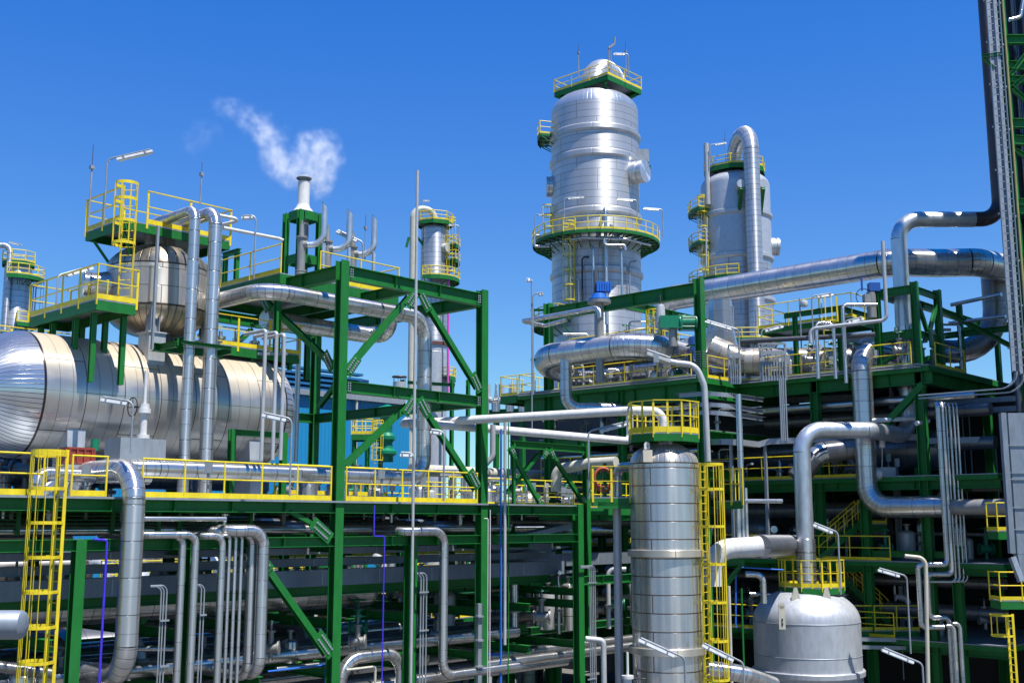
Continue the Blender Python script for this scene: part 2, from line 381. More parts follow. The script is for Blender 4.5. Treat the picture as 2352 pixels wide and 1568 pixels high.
def rails(t, pts, z, closed=False, h=1.1, r=.028, sp=1.3, toe=.14, m='yellow', flat=False, posts=True, z2=None, mid=True):
    """pts: xy corner list; builds top rail, mid rail, toe board and posts as parts of t"""
    ps = [V((p[0], p[1], z)) for p in pts]; n = len(ps)
    es = [(ps[i], ps[(i + 1) % n]) for i in range(n if closed else n - 1)]
    a = MB(); b = MB(); c = MB()
    for p, q in es:
        u = V((0, 0, h)); e = (q - p).normalized() * r
        if flat:
            a.bar(p + u - e, q + u + e, .075, .03); b.bar(p + u * .52, q + u * .52, .05, .03)
        else:
            a.tube([p + u - e, q + u + e], r, 8); b.tube([p + u * .52, q + u * .52], r * .85, 8)
        if toe: c.bar(p + V((0, 0, toe / 2 + .01)), q + V((0, 0, toe / 2 + .01)), .014, toe)
    a.build('top_rail', m, t)
    if mid: b.build('mid_rail', m, t)
    if toe: c.build('toe_board', m, t)
    if posts:
        mb = MB()
        if flat: mb.bar(V((0, 0, -.18)), V((0, 0, h)), .075, .03, V((0, 1, 0)))
        else: mb.tube([V((0, 0, -.05)), V((0, 0, h))], r * 1.05, 8)
        pm = None; L0 = t.location; done = []
        for p, q in es:
            L = (q - p).length; k = max(1, round(L / sp))
            for i in range(k + 1):
                c0 = p + (q - p) * (i / k)
                if any((c0 - d).length < .2 for d in done): continue
                done.append(c0)
                if pm is None: o = pm = mb.build('post', m, t, local=True)
                else: o = pm.copy(); COL.objects.link(o)
                o.parent = t; o.location = c0 - L0
                o.rotation_euler = (0, 0, math.atan2((q - p).y, (q - p).x) + (math.pi / 2 if flat and m == 'yellow' and False else 0))
def platform(label, pts, z, edges=None, closed=True, deckm='galv', edge=.22, em='green', name='access_platform', cat='platform', group=None, h=1.1, flat=False, sp=1.3, toe=.14, gaps=(), r=.028, under=True, slats=False):
    c = V((sum(p[0] for p in pts) / len(pts), sum(p[1] for p in pts) / len(pts), z))
    t = T(name, label, cat, c - V((0, 0, edge)), group)
    mb = MB(); n = len(pts)
    area = sum(pts[i][0] * pts[(i + 1) % n][1] - pts[(i + 1) % n][0] * pts[i][1] for i in range(n))
    if area < 0: pts = pts[::-1]
    if not slats:
        vs = [V((p[0], p[1], z - .04)) for p in pts] + [V((p[0], p[1], z)) for p in pts]
        mb.add(vs, [tuple(range(n))[::-1], tuple(range(n, 2 * n))] + [(i, (i + 1) % n, n + (i + 1) % n, n + i) for i in range(n)])
    else:
        x0 = min(p[0] for p in pts); x1 = max(p[0] for p in pts); y0 = min(p[1] for p in pts); y1 = max(p[1] for p in pts); x = x0 + .05
        while x < x1: mb.box(V((x, (y0 + y1) / 2, z - .02)), .035, y1 - y0, .035); x += .11
        y = y0
        while y < y1: mb.box(V(((x0 + x1) / 2, y + .05, z - .045)), x1 - x0, .02, .02); y += .6
    mb.build('deck', deckm, t)
    if edge:
        mb = MB()
        for i in range(n):
            a = V((pts[i][0], pts[i][1], z - .05 - edge / 2)); b = V((pts[(i + 1) % n][0], pts[(i + 1) % n][1], z - .05 - edge / 2))
            d = (b - a).normalized(); mb.U(a + d * .004, b - d * .004, edge, .09, sg=-1)
        mb.build('edge_beam', em, t)
        if under:
            xs = [p[0] for p in pts]; ys = [p[1] for p in pts]
    if edges is None: rails(t, pts, z, True, h=h, flat=flat, sp=sp, toe=toe, r=r)
    else:
        for e in edges: rails(t, e, z, False, h=h, flat=flat, sp=sp, toe=toe, r=r)
    return t
def ringplat(label, c, r0, r1, z, a0=0, a1=360, nseg=None, rail=True, h=1.1, group=None, sp=1.5, edge=.22, flat=False, name='ring_platform', toe=.14, r=.03, br=True, rh=None):
    """annular platform round a vessel; angles in degrees, measured from the direction towards the camera's right"""
    full = (a1 - a0) >= 359; nseg = nseg or max(6, int((a1 - a0) / 15)); t = T(name, label, 'platform', (c[0], c[1], z), group)
    def pt(rr, a, zz): return V((c[0], c[1], zz)) + (RT * math.cos(R(a)) - FH * math.sin(R(a))) * rr
    an = [a0 + (a1 - a0) * i / nseg for i in range(nseg + 1)]
    mb = MB(); vs = []
    for a in an: vs += [pt(r0, a, z - .04), pt(r1, a, z - .04), pt(r1, a, z), pt(r0, a, z)]
    fs = []
    for i in range(nseg):
        o = i * 4; p = o + 4
        for k in range(4): fs.append((o + k, o + (k + 1) % 4, p + (k + 1) % 4, p + k))
    mb.add(vs, fs); 
    if not full: mb.add(vs[:4], [(0, 1, 2, 3)]); mb.add(vs[-4:], [(3, 2, 1, 0)])
    mb.build('deck', 'galv', t)
    mb = MB()
    for i in range(nseg): mb.bar(pt(r1 + .01, an[i], z - .05 - edge / 2), pt(r1 + .01, an[i + 1], z - .05 - edge / 2), .02, edge)
    mb.build('edge_beam', 'green', t)
    if br:
        pm = None
        for i in range(0, nseg + (0 if full else 1), max(1, int(18 / max(1, (a1 - a0) / nseg)))):
            mb = MB(); a = an[i]; mb.bar(pt(r0, a, z - .2), pt(r1 - .02, a, z - .15), .08, .16); mb.bar(pt(r0, a, z - .75 * (r1 - r0)), pt(r1 - .15, a, z - .28), .07, .08)
            mb.build('bracket', 'green', t)
    if rail:
        ps = [pt(r1, a, z) for a in an]
        if not full: ps = [pt(r0, a0, z)] + ps + [pt(r0, a1, z)]
        else: ps = ps[:-1]
        rails(t, [(p.x, p.y) for p in ps], z, full, h=h, sp=sp, toe=toe, r=r, flat=flat)
    return t
def cageladder(label, base, ztop, face, wid=.5, cage0=2.4, rad=.38, group=None, name='caged_ladder', m='yellow', hs=1.2, rung=.28, nb=5, r=.025, hoopw=.07):
    """base: Vector; face: unit vector pointing from the wall to the climber's back (cage side)"""
    sd = V((-face.y, face.x, 0)); t = T(name, label, 'ladder', base, group); z0 = base.z
    for s in (-1, 1):
        mb = MB(); mb.bar(base + sd * (s * wid / 2), V((base.x, base.y, ztop)) + sd * (s * wid / 2), .03, .09, face); mb.build('stringer', m, t)
    mb = MB(); mb.tube([-sd * (wid / 2 - .02), sd * (wid / 2 - .02)], .016, 6); pm = None; z = z0 + .2; k = 0
    rung = max(rung, (ztop - z0) / 98)
    while z < ztop - .05:
        o = mb.build('rung', m, t, local=True) if pm is None else pm.copy()
        if pm is None: pm = o
        else: COL.objects.link(o); o.parent = t
        o.location = V((0, 0, z - z0)); z += rung
    if cage0 is None: return t
    def cp(a, zz): return V((base.x, base.y, zz)) + face * (rad * .9 + rad * math.sin(R(a))) + sd * (rad * 1.05 * math.cos(R(a)))
    z = z0 + cage0; zs = []
    while z < ztop - .1: zs.append(z); z += hs
    zs.append(ztop - .06); pm = None
    for zz in zs:
        mb = MB(); arc = [V((base.x, base.y, zz)) + sd * (wid / 2)] + [cp(a, zz) for a in range(-15, 196, 15)] + [V((base.x, base.y, zz)) - sd * (wid / 2)]
        for a, b in zip(arc[:-1], arc[1:]): mb.bar(a, b, .012, hoopw)
        mb.build('hoop', m, t)
    for i in range(nb):
        a = i * 180 / (nb - 1); mb = MB(); mb.bar(cp(a, z0 + cage0), cp(a, ztop - .06), .045, .012, face); mb.build('cage_bar', m, t)
    return t
def lamp(label, base, ztop, dirv, arm=1.3, tilt=8, group=None, r=.03, heads=1, m='galv', hl=1.25, w=.16):
    """pole from base up to ztop, arm along dirv (unit, horizontal), twin tube light head on it"""
    t = T('area_lamp', label, 'lamp', base, group); tp = V((base.x, base.y, ztop)); dz = math.tan(R(tilt))
    e = tp + (dirv + V((0, 0, dz))) * arm
    mb = MB()
    sg = fillet([base, tp, e], .22); al = []
    for k, s in sg: al += s if not al else s[1:]
    mb.tube(al, r, 8); mb.build('pole', m, t)
    d = (e - tp).normalized(); c = e - d * (hl * .42) - V((0, 0, r + .07)); sd = d.cross(V((0, 0, 1))).normalized(); u2 = sd.cross(d)
    mb = MB(); mb.ext([(-w / 2, -.03), (w / 2, -.03), (w * .32, .055), (-w * .32, .055)], c - d * hl / 2, c + d * hl / 2); h = mb.build('lamp_head', 'lamp_white', t)
    mb = MB(); mb.box(c - u2 * .045, hl * .94, w * .86, .03, (d, sd, u2)); mb.build('diffuser', 'lamp_lens', h)
    mb = MB()
    for k in (-.3, .3): mb.box(c + d * (hl * k) + u2 * .04, .05, w * 1.06, .12, (d, sd, u2))
    mb.build('clamp', 'galv', t)
    return t
def mast(label, base, h, r=.03, m='galv', tip=True, name='lightning_rod', cat='mast', group=None):
    t = T(name, label, cat, base, group); mb = MB(); mb.cyl(base, base + V((0, 0, h * .72)), r, 8); mb.build('pole', m, t)
    mb = MB(); mb.cyl(base + V((0, 0, h * .72)), base + V((0, 0, h)), r * .4, 6); mb.build('tip', 'dark_metal', t)
    mb = MB(); mb.box(base + V((0, 0, h * .72)), r * 4, r * 4, .12); mb.build('clamp', 'galv', t)
    return t
def domeprof(r, z, ratio=.5, k=10, flip=False):
    o = [(max(.02, r * math.cos(math.pi / 2 * i / k)), z + (-1 if flip else 1) * r * ratio * math.sin(math.pi / 2 * i / k)) for i in range(k + 1)]
    return o
def valve(t, c, s=1., m='valve', hw='black'):
    """gate valve as a part: body with bonnet and hand wheel"""
    mb = MB(); mb.cyl(c - RT * .18 * s, c + RT * .18 * s, .14 * s, 12); mb.cyl(c - RT * .24 * s, c - RT * .19 * s, .2 * s, 12); mb.cyl(c + RT * .19 * s, c + RT * .24 * s, .2 * s, 12)
    mb.cyl(c, c + V((0, 0, .42 * s)), .08 * s, 10); mb.cyl(c + V((0, 0, .42 * s)), c + V((0, 0, .47 * s)), .13 * s, 12)
    mb.cyl(c + V((0, 0, .47 * s)), c + V((0, 0, .75 * s)), .03 * s, 8)
    b = mb.build('valve_body', m, t) if t is not None else tag(mb.build('gate_valve', m), 'small valve', 'valve')
    mb = MB(); k = 14; ring = [c + V((0, 0, .7 * s)) + RT * (.2 * s * math.cos(2 * math.pi * i / k)) + FH * (.2 * s * math.sin(2 * math.pi * i / k)) for i in range(k + 1)]
    mb.tube(ring, .018 * s, 6); 
    for i in (0, 1): 
        dd = RT if i else FH; mb.cyl(c + V((0, 0, .7 * s)) - dd * .2 * s, c + V((0, 0, .7 * s)) + dd * .2 * s, .012 * s, 5)
    mb.build('hand_wheel', hw, b if t is not None else b)
    return b
# ================================================================ SETTING
mb = MB(); mb.add([(-3000, -3000, 0), (3000, -3000, 0), (3000, 3000, 0), (-3000, 3000, 0)], [(0, 1, 2, 3)])
o = mb.build('ground', 'concrete', loc=(0, 0, 0)); o['kind'] = 'structure'
YF = 30.4; XA = 24.0; XB = 30.9; YB = 40.9
def W(x, y, z): return V((x, y, z))
# ================================================================ NEAR PIPE RACK: tall green portal frame
ZT = 18.8; ZM = 14.78; ZD = 10.72
cols = [(XA, YF, 0, ZT + .15, .34), (XB, YF, 0, ZT + .15, .34), (XA, YB, 0, ZT + .1, .34), (XB, YB, 0, ZT + .1, .34)]
e = .17
bm = []
for z, h in ((ZT, .5), (ZM, .4)):
    bm += [(W(XA + e, YF, z - h / 2), W(XB - e, YF, z - h / 2), h, .26), (W(XA + e, YB, z - h / 2), W(XB - e, YB, z - h / 2), h, .26),
           (W(XB, YF + e, z - h / 2), W(XB, YB - e, z - h / 2), h, .26)]
bm += [(W(XA, YF + e, ZT - .25), W(XA, YB - e, ZT - .25), .5, .26), (W((XA + XB) / 2, YF + .14, ZT - .25), W((XA + XB) / 2, YB - .14, ZT - .25), .4, .2)]
xm = (XA + XB) / 2
def q(x, z, y=YF): return W(x, y, z)
brc = [(q(XA + .25, ZM + .35), q(xm - .35, ZT - .65), .2, .2, 'y'), (q(xm + .35, ZT - .65), q(XB - .25, ZM + .3), .2, .2, 'y'),
       (q(xm - .35, ZM - .6), q(XA + .3, ZD + 1.2), .2, .2, 'y'), (q(xm + .35, ZM - .6), q(XB - .3, ZD + .5), .2, .2, 'y'),
       (q(XA + .3, ZM + .3, YB), q(xm, ZT - .6, YB), .2, .2, 'y'), (W(XA, YF + 4.6, ZT - .6), W(XA, YF + .3, ZM + .5), .2, .2, 'x'),
       (W(XB, YB - .3, ZM + .3), W(XB, YB - 4.4, ZT - .6), .2, .2, 'x')]
fr = frame('tall bright green steel frame with X-shaped diagonal braces rising over the yellow-railed walkway', cols, bm, brc)
ny = V((0, -1, 0)); nx = V((-1, 0, 0))
for p, d, n in ((q(XA + .45, ZM + .55, YF - .12), V((.6, 0, .8)), ny), (q(xm - .3, ZT - .75, YF - .12), V((.6, 0, .8)), ny), (q(xm + .3, ZT - .75, YF - .12), V((.6, 0, -.8)), ny),
                (q(XB - .42, ZM + .5, YF - .12), V((.55, 0, -.83)), ny), (q(xm - .35, ZM - .65, YF - .12), V((.6, 0, .8)), ny), (q(xm + .35, ZM - .65, YF - .12), V((.6, 0, -.8)), ny),
                (W(XA - .12, YF + .5, ZM + .7), V((0, .6, .8)), nx), (W(XA - .12, YF + 4.4, ZT - .75), V((0, .6, .8)), nx), (q(XB - .5, ZD + .9, YF - .12), V((.6, 0, -.8)), ny)):
    plate(fr, p, d.normalized(), .8, .36, n)
for x in (XA, XB):
    for z in (ZT - .25, ZM - .2):
        mb = MB(); bolts_on(mb, W(x + (.3 if x == XA else -.3), YF - .13, z), AX['x'], AX['z'], ny, 2, 4, .09, .085, .05); mb.build('bolt_group', 'galv', fr)
# walkway level and tiers of the rack below it
def tier(label, zt, h, x0, x1, y, b=.28, sub='pipe_rack_beam'): pass
rc = [(PY(173, 1400, YF).x, 9.55, .3), (18.6, 9.55, .26), (27.35, 9.5, .34), (36.6, ZD + .05, .34)]
cols = [(x, YF, 0, z, s) for x, z, s in rc] + [(x, YB, 0, 9.5, .3) for x in (14.55, 18.6, 27.3, 36.6)]
bm = [(W(6, YF, ZD - .22), W(XA - e, YF, ZD - .22), .36, .28), (W(XA + e, YF, ZD - .22), W(XB - e, YF, ZD - .22), .36, .28), (W(XB + e, YF, ZD - .22), W(36.6 - e, YF, ZD - .22), .36, .28),
      (W(6, YF, 9.39), W(XA - e, YF, 9.39), .32, .28), (W(XA + e, YF, 9.39), W(XB - e, YF, 9.39), .32, .28), (W(XB + e, YF, 9.39), W(36.6 - e, YF, 9.39), .32, .28)]
for x in (8.5, 14.55, 18.6, 21.3, XA, 27.35, XB, 33.8, 36.6):
    for z, h in ((9.36, .3), (6.9, .32), (5.3, .3)): bm.append((W(x, YF + .2, z - h / 2 - .03), W(x, YB - .2, z - h / 2 - .03), h, .24))
for y in (33.2, 37, YB):
    for z in (ZD - .3, 7.6, 5.6): bm.append((W(6, y, z), W(36.5, y, z), .32, .26))
brc = [(W(20.9, YF, 9.0), W(XA - .25, YF, 5.75), .22, .22, 'y'), (W(22.1, YF, 10.35), W(XA - .2, YF, 9.62), .14, .14, 'y'), (W(18.4, YB, 5.6), W(14.8, YB, 8.9), .2, .2, 'y'), (W(17.2, YF + 3, 5), W(20.4, YF + 3, 9), .18, .18, 'y')]
fr2 = frame('long green pipe rack with stacked tiers of beams below the yellow-railed walkway', cols, bm, brc, name='pipe_rack', cat='pipe rack')
for p, d in ((W(21.0, YF - .13, 8.85), V((.66, 0, -.75))), (W(23.55, YF - .13, 6.1), V((.66, 0, -.75))), (W(23.3, YF - .13, 9.75), V((.7, 0, -.5)))):
    plate(fr2, p, d.normalized(), .95, .42, ny)
mb = MB()
y = YF + .35
# walkway: steel deck with edge tray
t = T('walkway', 'long walkway deck with tubular yellow handrails in front of the big horizontal drum', 'walkway', (10, YF, ZD - .1))
mb = MB(); mb.bb((6, YF - .12, ZD - .035), (23.75, YB, ZD)); mb.bb((24.3, YF - .12, ZD - .035), (30.6, YB, ZD)); mb.bb((31.2, YF - .12, ZD - .035), (36.4, 35, ZD)); mb.build('deck', 'galv', t)
for a, b in ((-60, 98), (163, 243), (326, 760), (795, 1096)):
    pa = PY(a, 1130, YF - .1); pb = PY(b, 1130, YF - .1)
    rails(t, [(pa.x, pa.y), (pb.x, pb.y)], ZD, h=1.12, sp=1.35, toe=.16)
mb = MB(); mb.box(W(21, YF - .2, ZD - .03), 30, .08, .06); mb.build('cable_tray_edge', 'galv', t)
# pavement of louvre slats below the walkway, seen as green slats
for (x0, x1) in ((7.2, 13.9), (15.2, 18.2), (18.9, 21.5)):
    t = T('steel_louvre', 'dark green slatted panel hung under the walkway' + (' left of the ladder' if x0 < 8 else ' between ladder and big vertical pipe' if x0 < 16 else ' right of the big vertical pipe'), 'louvre', (x0, 32.5, 9.7), 'slatted panels under the walkway')
    for k in range(7):
        mb = MB(); z = 9.75 + k * .11; mb.box(W((x0 + x1) / 2, 31.6, z), x1 - x0, .07, .02); mb.build('slat', 'green', t)
    for x in (x0, (x0 + x1) / 2, x1): mb = MB(); mb.box(W(x, 31.68, 10.05), .12, .06, .8); mb.build('stile', 'green', t)
# caged ladder
cageladder('tall yellow caged ladder at far left rising up to the walkway', W(14.25, 29.95, 3.5), 11.95, V((-1, 0, 0)), wid=.46, cage0=.2, rad=.44, hs=.9, nb=7, r=.03, hoopw=.085)
# big pipes
pipe('large shiny gooseneck pipe before the rack beside the yellow caged ladder', [W(16.2, 33.0, 10.5), W(16.2, 33.0, 11.5), W(16.2, 29.6, 11.5), W(16.2, 29.6, 5.85), W(16.2, 33, 5.7)], r=.315, br=.85, n=28)
pipe('long shiny pipe inside the green frame, dropping then running left behind the handrail', [W(21.7, 36.2, 17.75), W(21.7, 31.6, 17.75), W(29.0, 31.6, 17.75), W(29.0, 31.6, 11.62), W(17.2, 31.6, 11.62), W(17.2, 33.6, 11.62)], r=.285, br=.8, n=28)
pipe('short fat insulated pipe hung under the top beams inside the green frame', [W(24.9, 36.3, 17.75), W(30.3, 36.3, 17.75), W(30.3, 35.2, 17.75), W(30.3, 35.2, 19)], r=.34, br=.6, n=24)
pipe('narrow riser pipe, left one of the two tall pipes climbing over the drum', [W(19.75, 35.9, 19.6), W(19.75, 35.9, 20.4), W(19.75, 33, 20.4), W(19.75, 33, 10.5)], r=.185, br=.36, n=22)
pipe('wider riser pipe, right one of the two tall pipes climbing over the drum', [W(20.55, 36.0, 19.6), W(20.55, 36.0, 20.5), W(20.55, 33, 20.5), W(20.55, 33, 10.5)], r=.23, br=.5, n=22)
pipe('short insulated pipe behind the caged ladder bending down onto the walkway', [PY(150, 1085, 31.5) , ('dx', 2.1)][:1] + [W(12.9, 32, 0)][:0] + [V((14.2, 31.3, ZD + .02)), V((14.2, 31.3, 11.35)), V((17.9, 31.9, 11.35))], r=.2, br=.35)
pipe('vertical insulated pipe stub at far left on the walkway under the drum', [W(12.6, 32.3, ZD + .02), W(12.6, 32.3, 12.2)], r=.3)
pipe('short level silver pipe under the walkway right of the big gooseneck pipe', [PY(330, 1191, 30.05), ('x', 518)], r=.075, m='clad_small', n=14, parts=False)
# ---------------------------------------------------------------- big horizontal drum
YD = 36.0; ZC = 14.04; RD = 2.03
t = T('horizontal_drum', 'huge shiny horizontal drum with ribbed round end, stained insulation cladding', 'drum', (18, YD, ZC - RD))
xs0 = 15.5; xe = 24.4
mb = MB(); mb.rev(W(0, YD, ZC), [(RD, xs0), (RD, xe)], n=96, ax=AX['x']); mb.build('shell', 'drum', t)
hp = [(RD * math.cos(math.pi / 2 * i / 14), -1.75 * math.sin(math.pi / 2 * i / 14)) for i in range(15)]; hp[-1] = (.03, hp[-1][1])
mb = MB(); mb.rev(W(xs0, YD, ZC), hp, n=96, ax=AX['x'], gores=84); mb.build('end_cap', 'drum_head', t)
hp = [(RD * math.cos(math.pi / 2 * i / 14), 1.1 * math.sin(math.pi / 2 * i / 14)) for i in range(15)]; hp[-1] = (.03, hp[-1][1])
mb = MB(); mb.rev(W(xe, YD, ZC), hp, n=96, ax=AX['x'], gores=60); mb.build('end_cap', 'drum_head', t)
for x in (16.7, 23.4):
    mb = MB(); a = [W(x - .24, 34.2, 10.7), W(x + .24, 34.2, 10.7), W(x + .3, 34.3, 12.9), W(x - .3, 34.3, 12.9)]
    b = [v + V((0, 1.0, 0)) for v in a]; mb.add(a + b, [(0, 1, 2, 3), (7, 6, 5, 4), (0, 4, 5, 1), (1, 5, 6, 2), (3, 2, 6, 7), (0, 3, 7, 4)]); mb.build('saddle', 'alu_pale', t)
# support legs of the upper vessel
t2 = T('storage_vessel', 'squat upright vessel with ribbed domes and rust streaks, perched above the big drum', 'vessel', (20.2, 36, 16.4))
c = W(20.2, 36, 0); r = 1.76
mb = MB(); mb.rev(c, [(r, 17.35), (r, 18.75)], n=64); mb.build('shell', 'hot_vessel', t2)
mb = MB(); mb.rev(c, domeprof(r, 18.75, .55, 12), n=64, gores=36); mb.build('top_head', 'hot_head', t2)
mb = MB(); mb.rev(c, domeprof(r, 17.35, .55, 12, True), n=64, gores=44); mb.build('bottom_head', 'hot_head', t2)
mb = MB(); mb.rev(W(18.2, 36.6, 18.1), [(.05, -.5), (.6, -.5), (.6, -.45), (.42, -.44), (.42, 0), (.55, .5), (.7, 1.2)], n=32, ax=V((.95, -.3, 0)).normalized()); mb.build('manway', 'clad', t2)
for (x, y) in ((19.35, 34.7), (21.6, 34.9)):
    mb = MB(); mb.box(W(x, y, 18.0), .55, .45, 1.25); mb.build('leg_cladding', 'band', t2)
    mb = MB(); mb.H(W(x, y, 16.1), W(x, y, 17.4), .34, .34, up=AX['x']); lg = mb.build('leg', 'galv', t2)
    mb = MB(); mb.box(W(x, y, 15.55), .62, .7, 1.5); mb.box(W(x, y, 16.32), .75, .8, .05); mb.build('pedestal', 'alu_pale', t2)
mb = MB(); mb.cyl(W(20.4, 35.7, 15.9), W(20.4, 35.7, 16.6), .3); mb.build('nozzle', 'dark_metal', t2)
# green support beam in front of the vessel legs
pb = PY(322, 797, 33.3); t3 = frame('short green bracket beam clamping the two tall riser pipes to the drum', [], [(W(19.0, 34.0, 15.75), W(21.7, 34.0, 15.75), .26, .26), (W(19.3, 32.75, 15.82), W(21.2, 32.75, 15.82), .1, .14), (W(21.3, 32.9, 15.75), W(21.3, 34, 15.75), .2, .14), (W(19.2, 32.9, 15.75), W(19.2, 34, 15.75), .2, .14)], name='support_bracket', cat='bracket', loc=(20.3, 34, 15.6), stiff=False)
# ---------------------------------------------------------------- platforms on the drum
t = platform('lower left green platform with flat yellow rails, standing on legs over the drum', [(16.4, 32.9), (17.75, 32.9), (17.75, 34.2), (17.0, 37.4), (15.9, 37.4), (15.9, 34)][:2] + [(17.8, 37.6), (16.4, 37.6)], 16.86, edges=[[(16.4, 37.6), (16.4, 32.9), (17.75, 32.9)], [(17.8, 35), (17.8, 37.6), (16.4, 37.6)]], edge=.3, flat=True, sp=1.2, toe=.16)
for (x, y) in ((16.6, 33.4), (17.6, 33.4), (16.6, 34.6), (17.6, 34.6), (16.6, 36.2), (17.6, 36.2), (16.7, 37.3)):
    mb = MB(); mb.H(W(x, y, ZC + math.sqrt(max(.1, RD * RD - (y - YD) ** 2)) - .05), W(x, y, 16.5), .16, .16, up=AX['y']); mb.build('leg', 'green', t)
t = platform('small far-left walkway with flat yellow rails behind the drum top', [(10.9, 37.9), (18.5, 37.9), (18.5, 38.9), (10.9, 38.9)], 15.4, edges=[[(10.9, 37.9), (18.5, 37.9)], [(10.9, 38.9), (18.5, 38.9)]], edge=.2, flat=True)
t = platform('upper green platform with flat yellow rails over the squat domed vessel', [(18.1, 34.8), (22.3, 34.8), (22.3, 37.4), (18.1, 37.4)], 20.1, edges=[[(19.0, 34.8), (22.3, 34.8), (22.3, 37.4), (18.1, 37.4), (18.1, 35.0)]], edge=.28, flat=True, sp=1.4, toe=.16, h=1.15)
for (x, y) in ((18.3, 35.1), (22.1, 35.1), (18.3, 37.2), (22.1, 37.2)):
    mb = MB(); mb.bar(W(x, y, 19.8), W(c.x + (x - c.x) * .72, 36 + (y - 36) * .7, 18.9), .1, .1); mb.build('knee_brace', 'green', t)
cageladder('short yellow caged ladder between the two platforms left of the domed vessel', W(18.15, 34.45, 16.9), 21.2, V((-.75, -.6, 0)).normalized(), wid=.45, cage0=2.2, rad=.36, hs=.75, nb=5, hoopw=.1)
mb = MB(); mb.bar(W(18.75, 33.6, 15.6), W(18.75, 33.6, 19.75), .07, .1); tag(mb.build('cable_ladder', 'galv'), 'slim vertical cable ladder running up beside the domed vessel', 'cable ladder')
def at(u, v, d): return P(u, v, d)
# lamps and masts on the left
lamp('long twin tube lamp topmost at left above the yellow caged ladder', P(238, 515, 36.6), P(243, 366, 36.6).z, (RT + FH * .1).normalized(), arm=1.38, tilt=16, hl=1.2)
lamp('lamp on the lower left platform pointing away behind its yellow rail', P(129, 700, 36), P(130, 632, 36).z, (RT * .75 + FH * 1.0).normalized(), arm=1.15, tilt=24, hl=1.0)
mast('lightning rod at far left on the upper platform corner', P(203, 520, 37.5), 2.9, .035)
mast('thin rod with small arm above the riser pipes', P(460, 470, 37.5), 1.5, .03)
lamp('lamp leaning left in front of the drum, bent pole beside a valve', P(300, 1040, 31.8), P(301, 922, 31.8).z, (-RT), arm=.85, tilt=9, hl=.75)
lamp('lamp in front of the three slim risers near the drum right end', P(665, 1138, 34.5), P(667, 961, 34.5).z, (-RT), arm=.85, tilt=12, hl=.75)
# junction box with hand-wheel valve
t = T('duct_box', 'plain square metal box standing behind the handrail under the drum', 'box', P(330, 1060, 33.5)); p = P(332, 1040, 33.4)
mb = MB(); mb.bb((17.3, 32.6, 11.6), (18.85, 33.6, 12.6)); mb.build('panel', 'galv', t)
p = W(18.15, 32.8, 12.61); t = T('gate_valve', 'tall white gate valve with black hand wheel on top of the metal box', 'valve', p)
mb = MB(); mb.cyl(p, p + V((0, 0, .12)), .2, 16); mb.cyl(p + V((0, 0, .12)), p + V((0, 0, .8)), .11, 12); mb.cyl(p + V((0, 0, .8)), p + V((0, 0, .95)), .2, 16); mb.cyl(p + V((0, 0, .95)), p + V((0, 0, 1.1)), .15, 16); mb.build('body', 'white', t)
mb = MB(); mb.cyl(p + V((0, 0, 1.1)), p + V((0, 0, 2.15)), .055, 10); mb.build('stem', 'white', t)
mb = MB(); k = 20; wc = p + V((0, 0, 1.0)) - RT * .38; mb.tube([wc + AX['y'] * (.3 * math.cos(2 * math.pi * i / k)) + AX['z'] * (.3 * math.sin(2 * math.pi * i / k)) + FH * 0 for i in range(k + 1)], .02, 6); mb.cyl(wc, p + V((0, 0, 1.0)), .03, 8); mb.cyl(wc - AX['y'] * .3, wc + AX['y'] * .3, .013, 6); mb.cyl(wc - AX['z'] * .3, wc + AX['z'] * .3, .013, 6); mb.build('hand_wheel', 'black', t)
# red cable box behind ladder
t = T('actuator', 'red ribbed actuator under the drum behind the caged ladder', 'actuator', PY(175, 1058, 32.8)); p = PY(176, 1048, 32.8)
mb = MB(); mb.box(p, .95, .5, .42); mb.box(p + V((0, 0, .23)), .85, .56, .06); mb.box(p - V((0, 0, .2)), 1.05, .56, .06); mb.build('housing', 'red', t)
for k in range(4): mb = MB(); mb.box(p + V((-.35 + k * .23, -.28, 0)), .05, .06, .38); mb.build('rib', 'red', t)
mb = MB(); mb.cyl(p + V((.55, 0, .2)), p + V((.55, 0, .55)), .12, 12); mb.build('cap', 'teal_green', t)
# three slim risers
for i, (u, w) in enumerate(((604, 8), (630, 8), (648, 8))):
    b = P(u - 4, 1056, 36.2); tp = W(b.x, b.y, P(u, 758 + i * 5, 36.2).z)
    pipe(['leftmost', 'middle', 'rightmost'][i] + ' of three slim grey risers in front of the drum right end', [b, tp, tp + AX['y'] * 1.2], r=.062, m='pipe_grey', name='riser_pipe', br=.1, n=12, group='slim risers by the drum end')
mb = MB(); a = P(628, 812, 36.4); mb.bar(a - RT * .5, a + RT * .45, .08, .08); tag(mb.build('pipe_clamp', 'galv'), 'small grey crossbar clamping the slim risers', 'clamp')
pipe('plain aluminium pipe rising behind the drum right end', [P(678, 1060, 47), ('z', 748)], w=12, m='alu', n=14)
# green frame under drum
frame('low green portal frame below the drum right end', [(PY(531, 1060, 32.6).x, 32.6, ZD, PY(531, 985, 32.6).z, .2), (PY(650, 1060, 32.6).x, 32.6, ZD, PY(531, 985, 32.6).z, .2)], [(PY(531, 985, 32.6) - V((-.1, 0, .1)), W(PY(650, 1060, 32.6).x - .1, 32.6, PY(531, 985, 32.6).z - .1), .2, .18)], stiff=False)
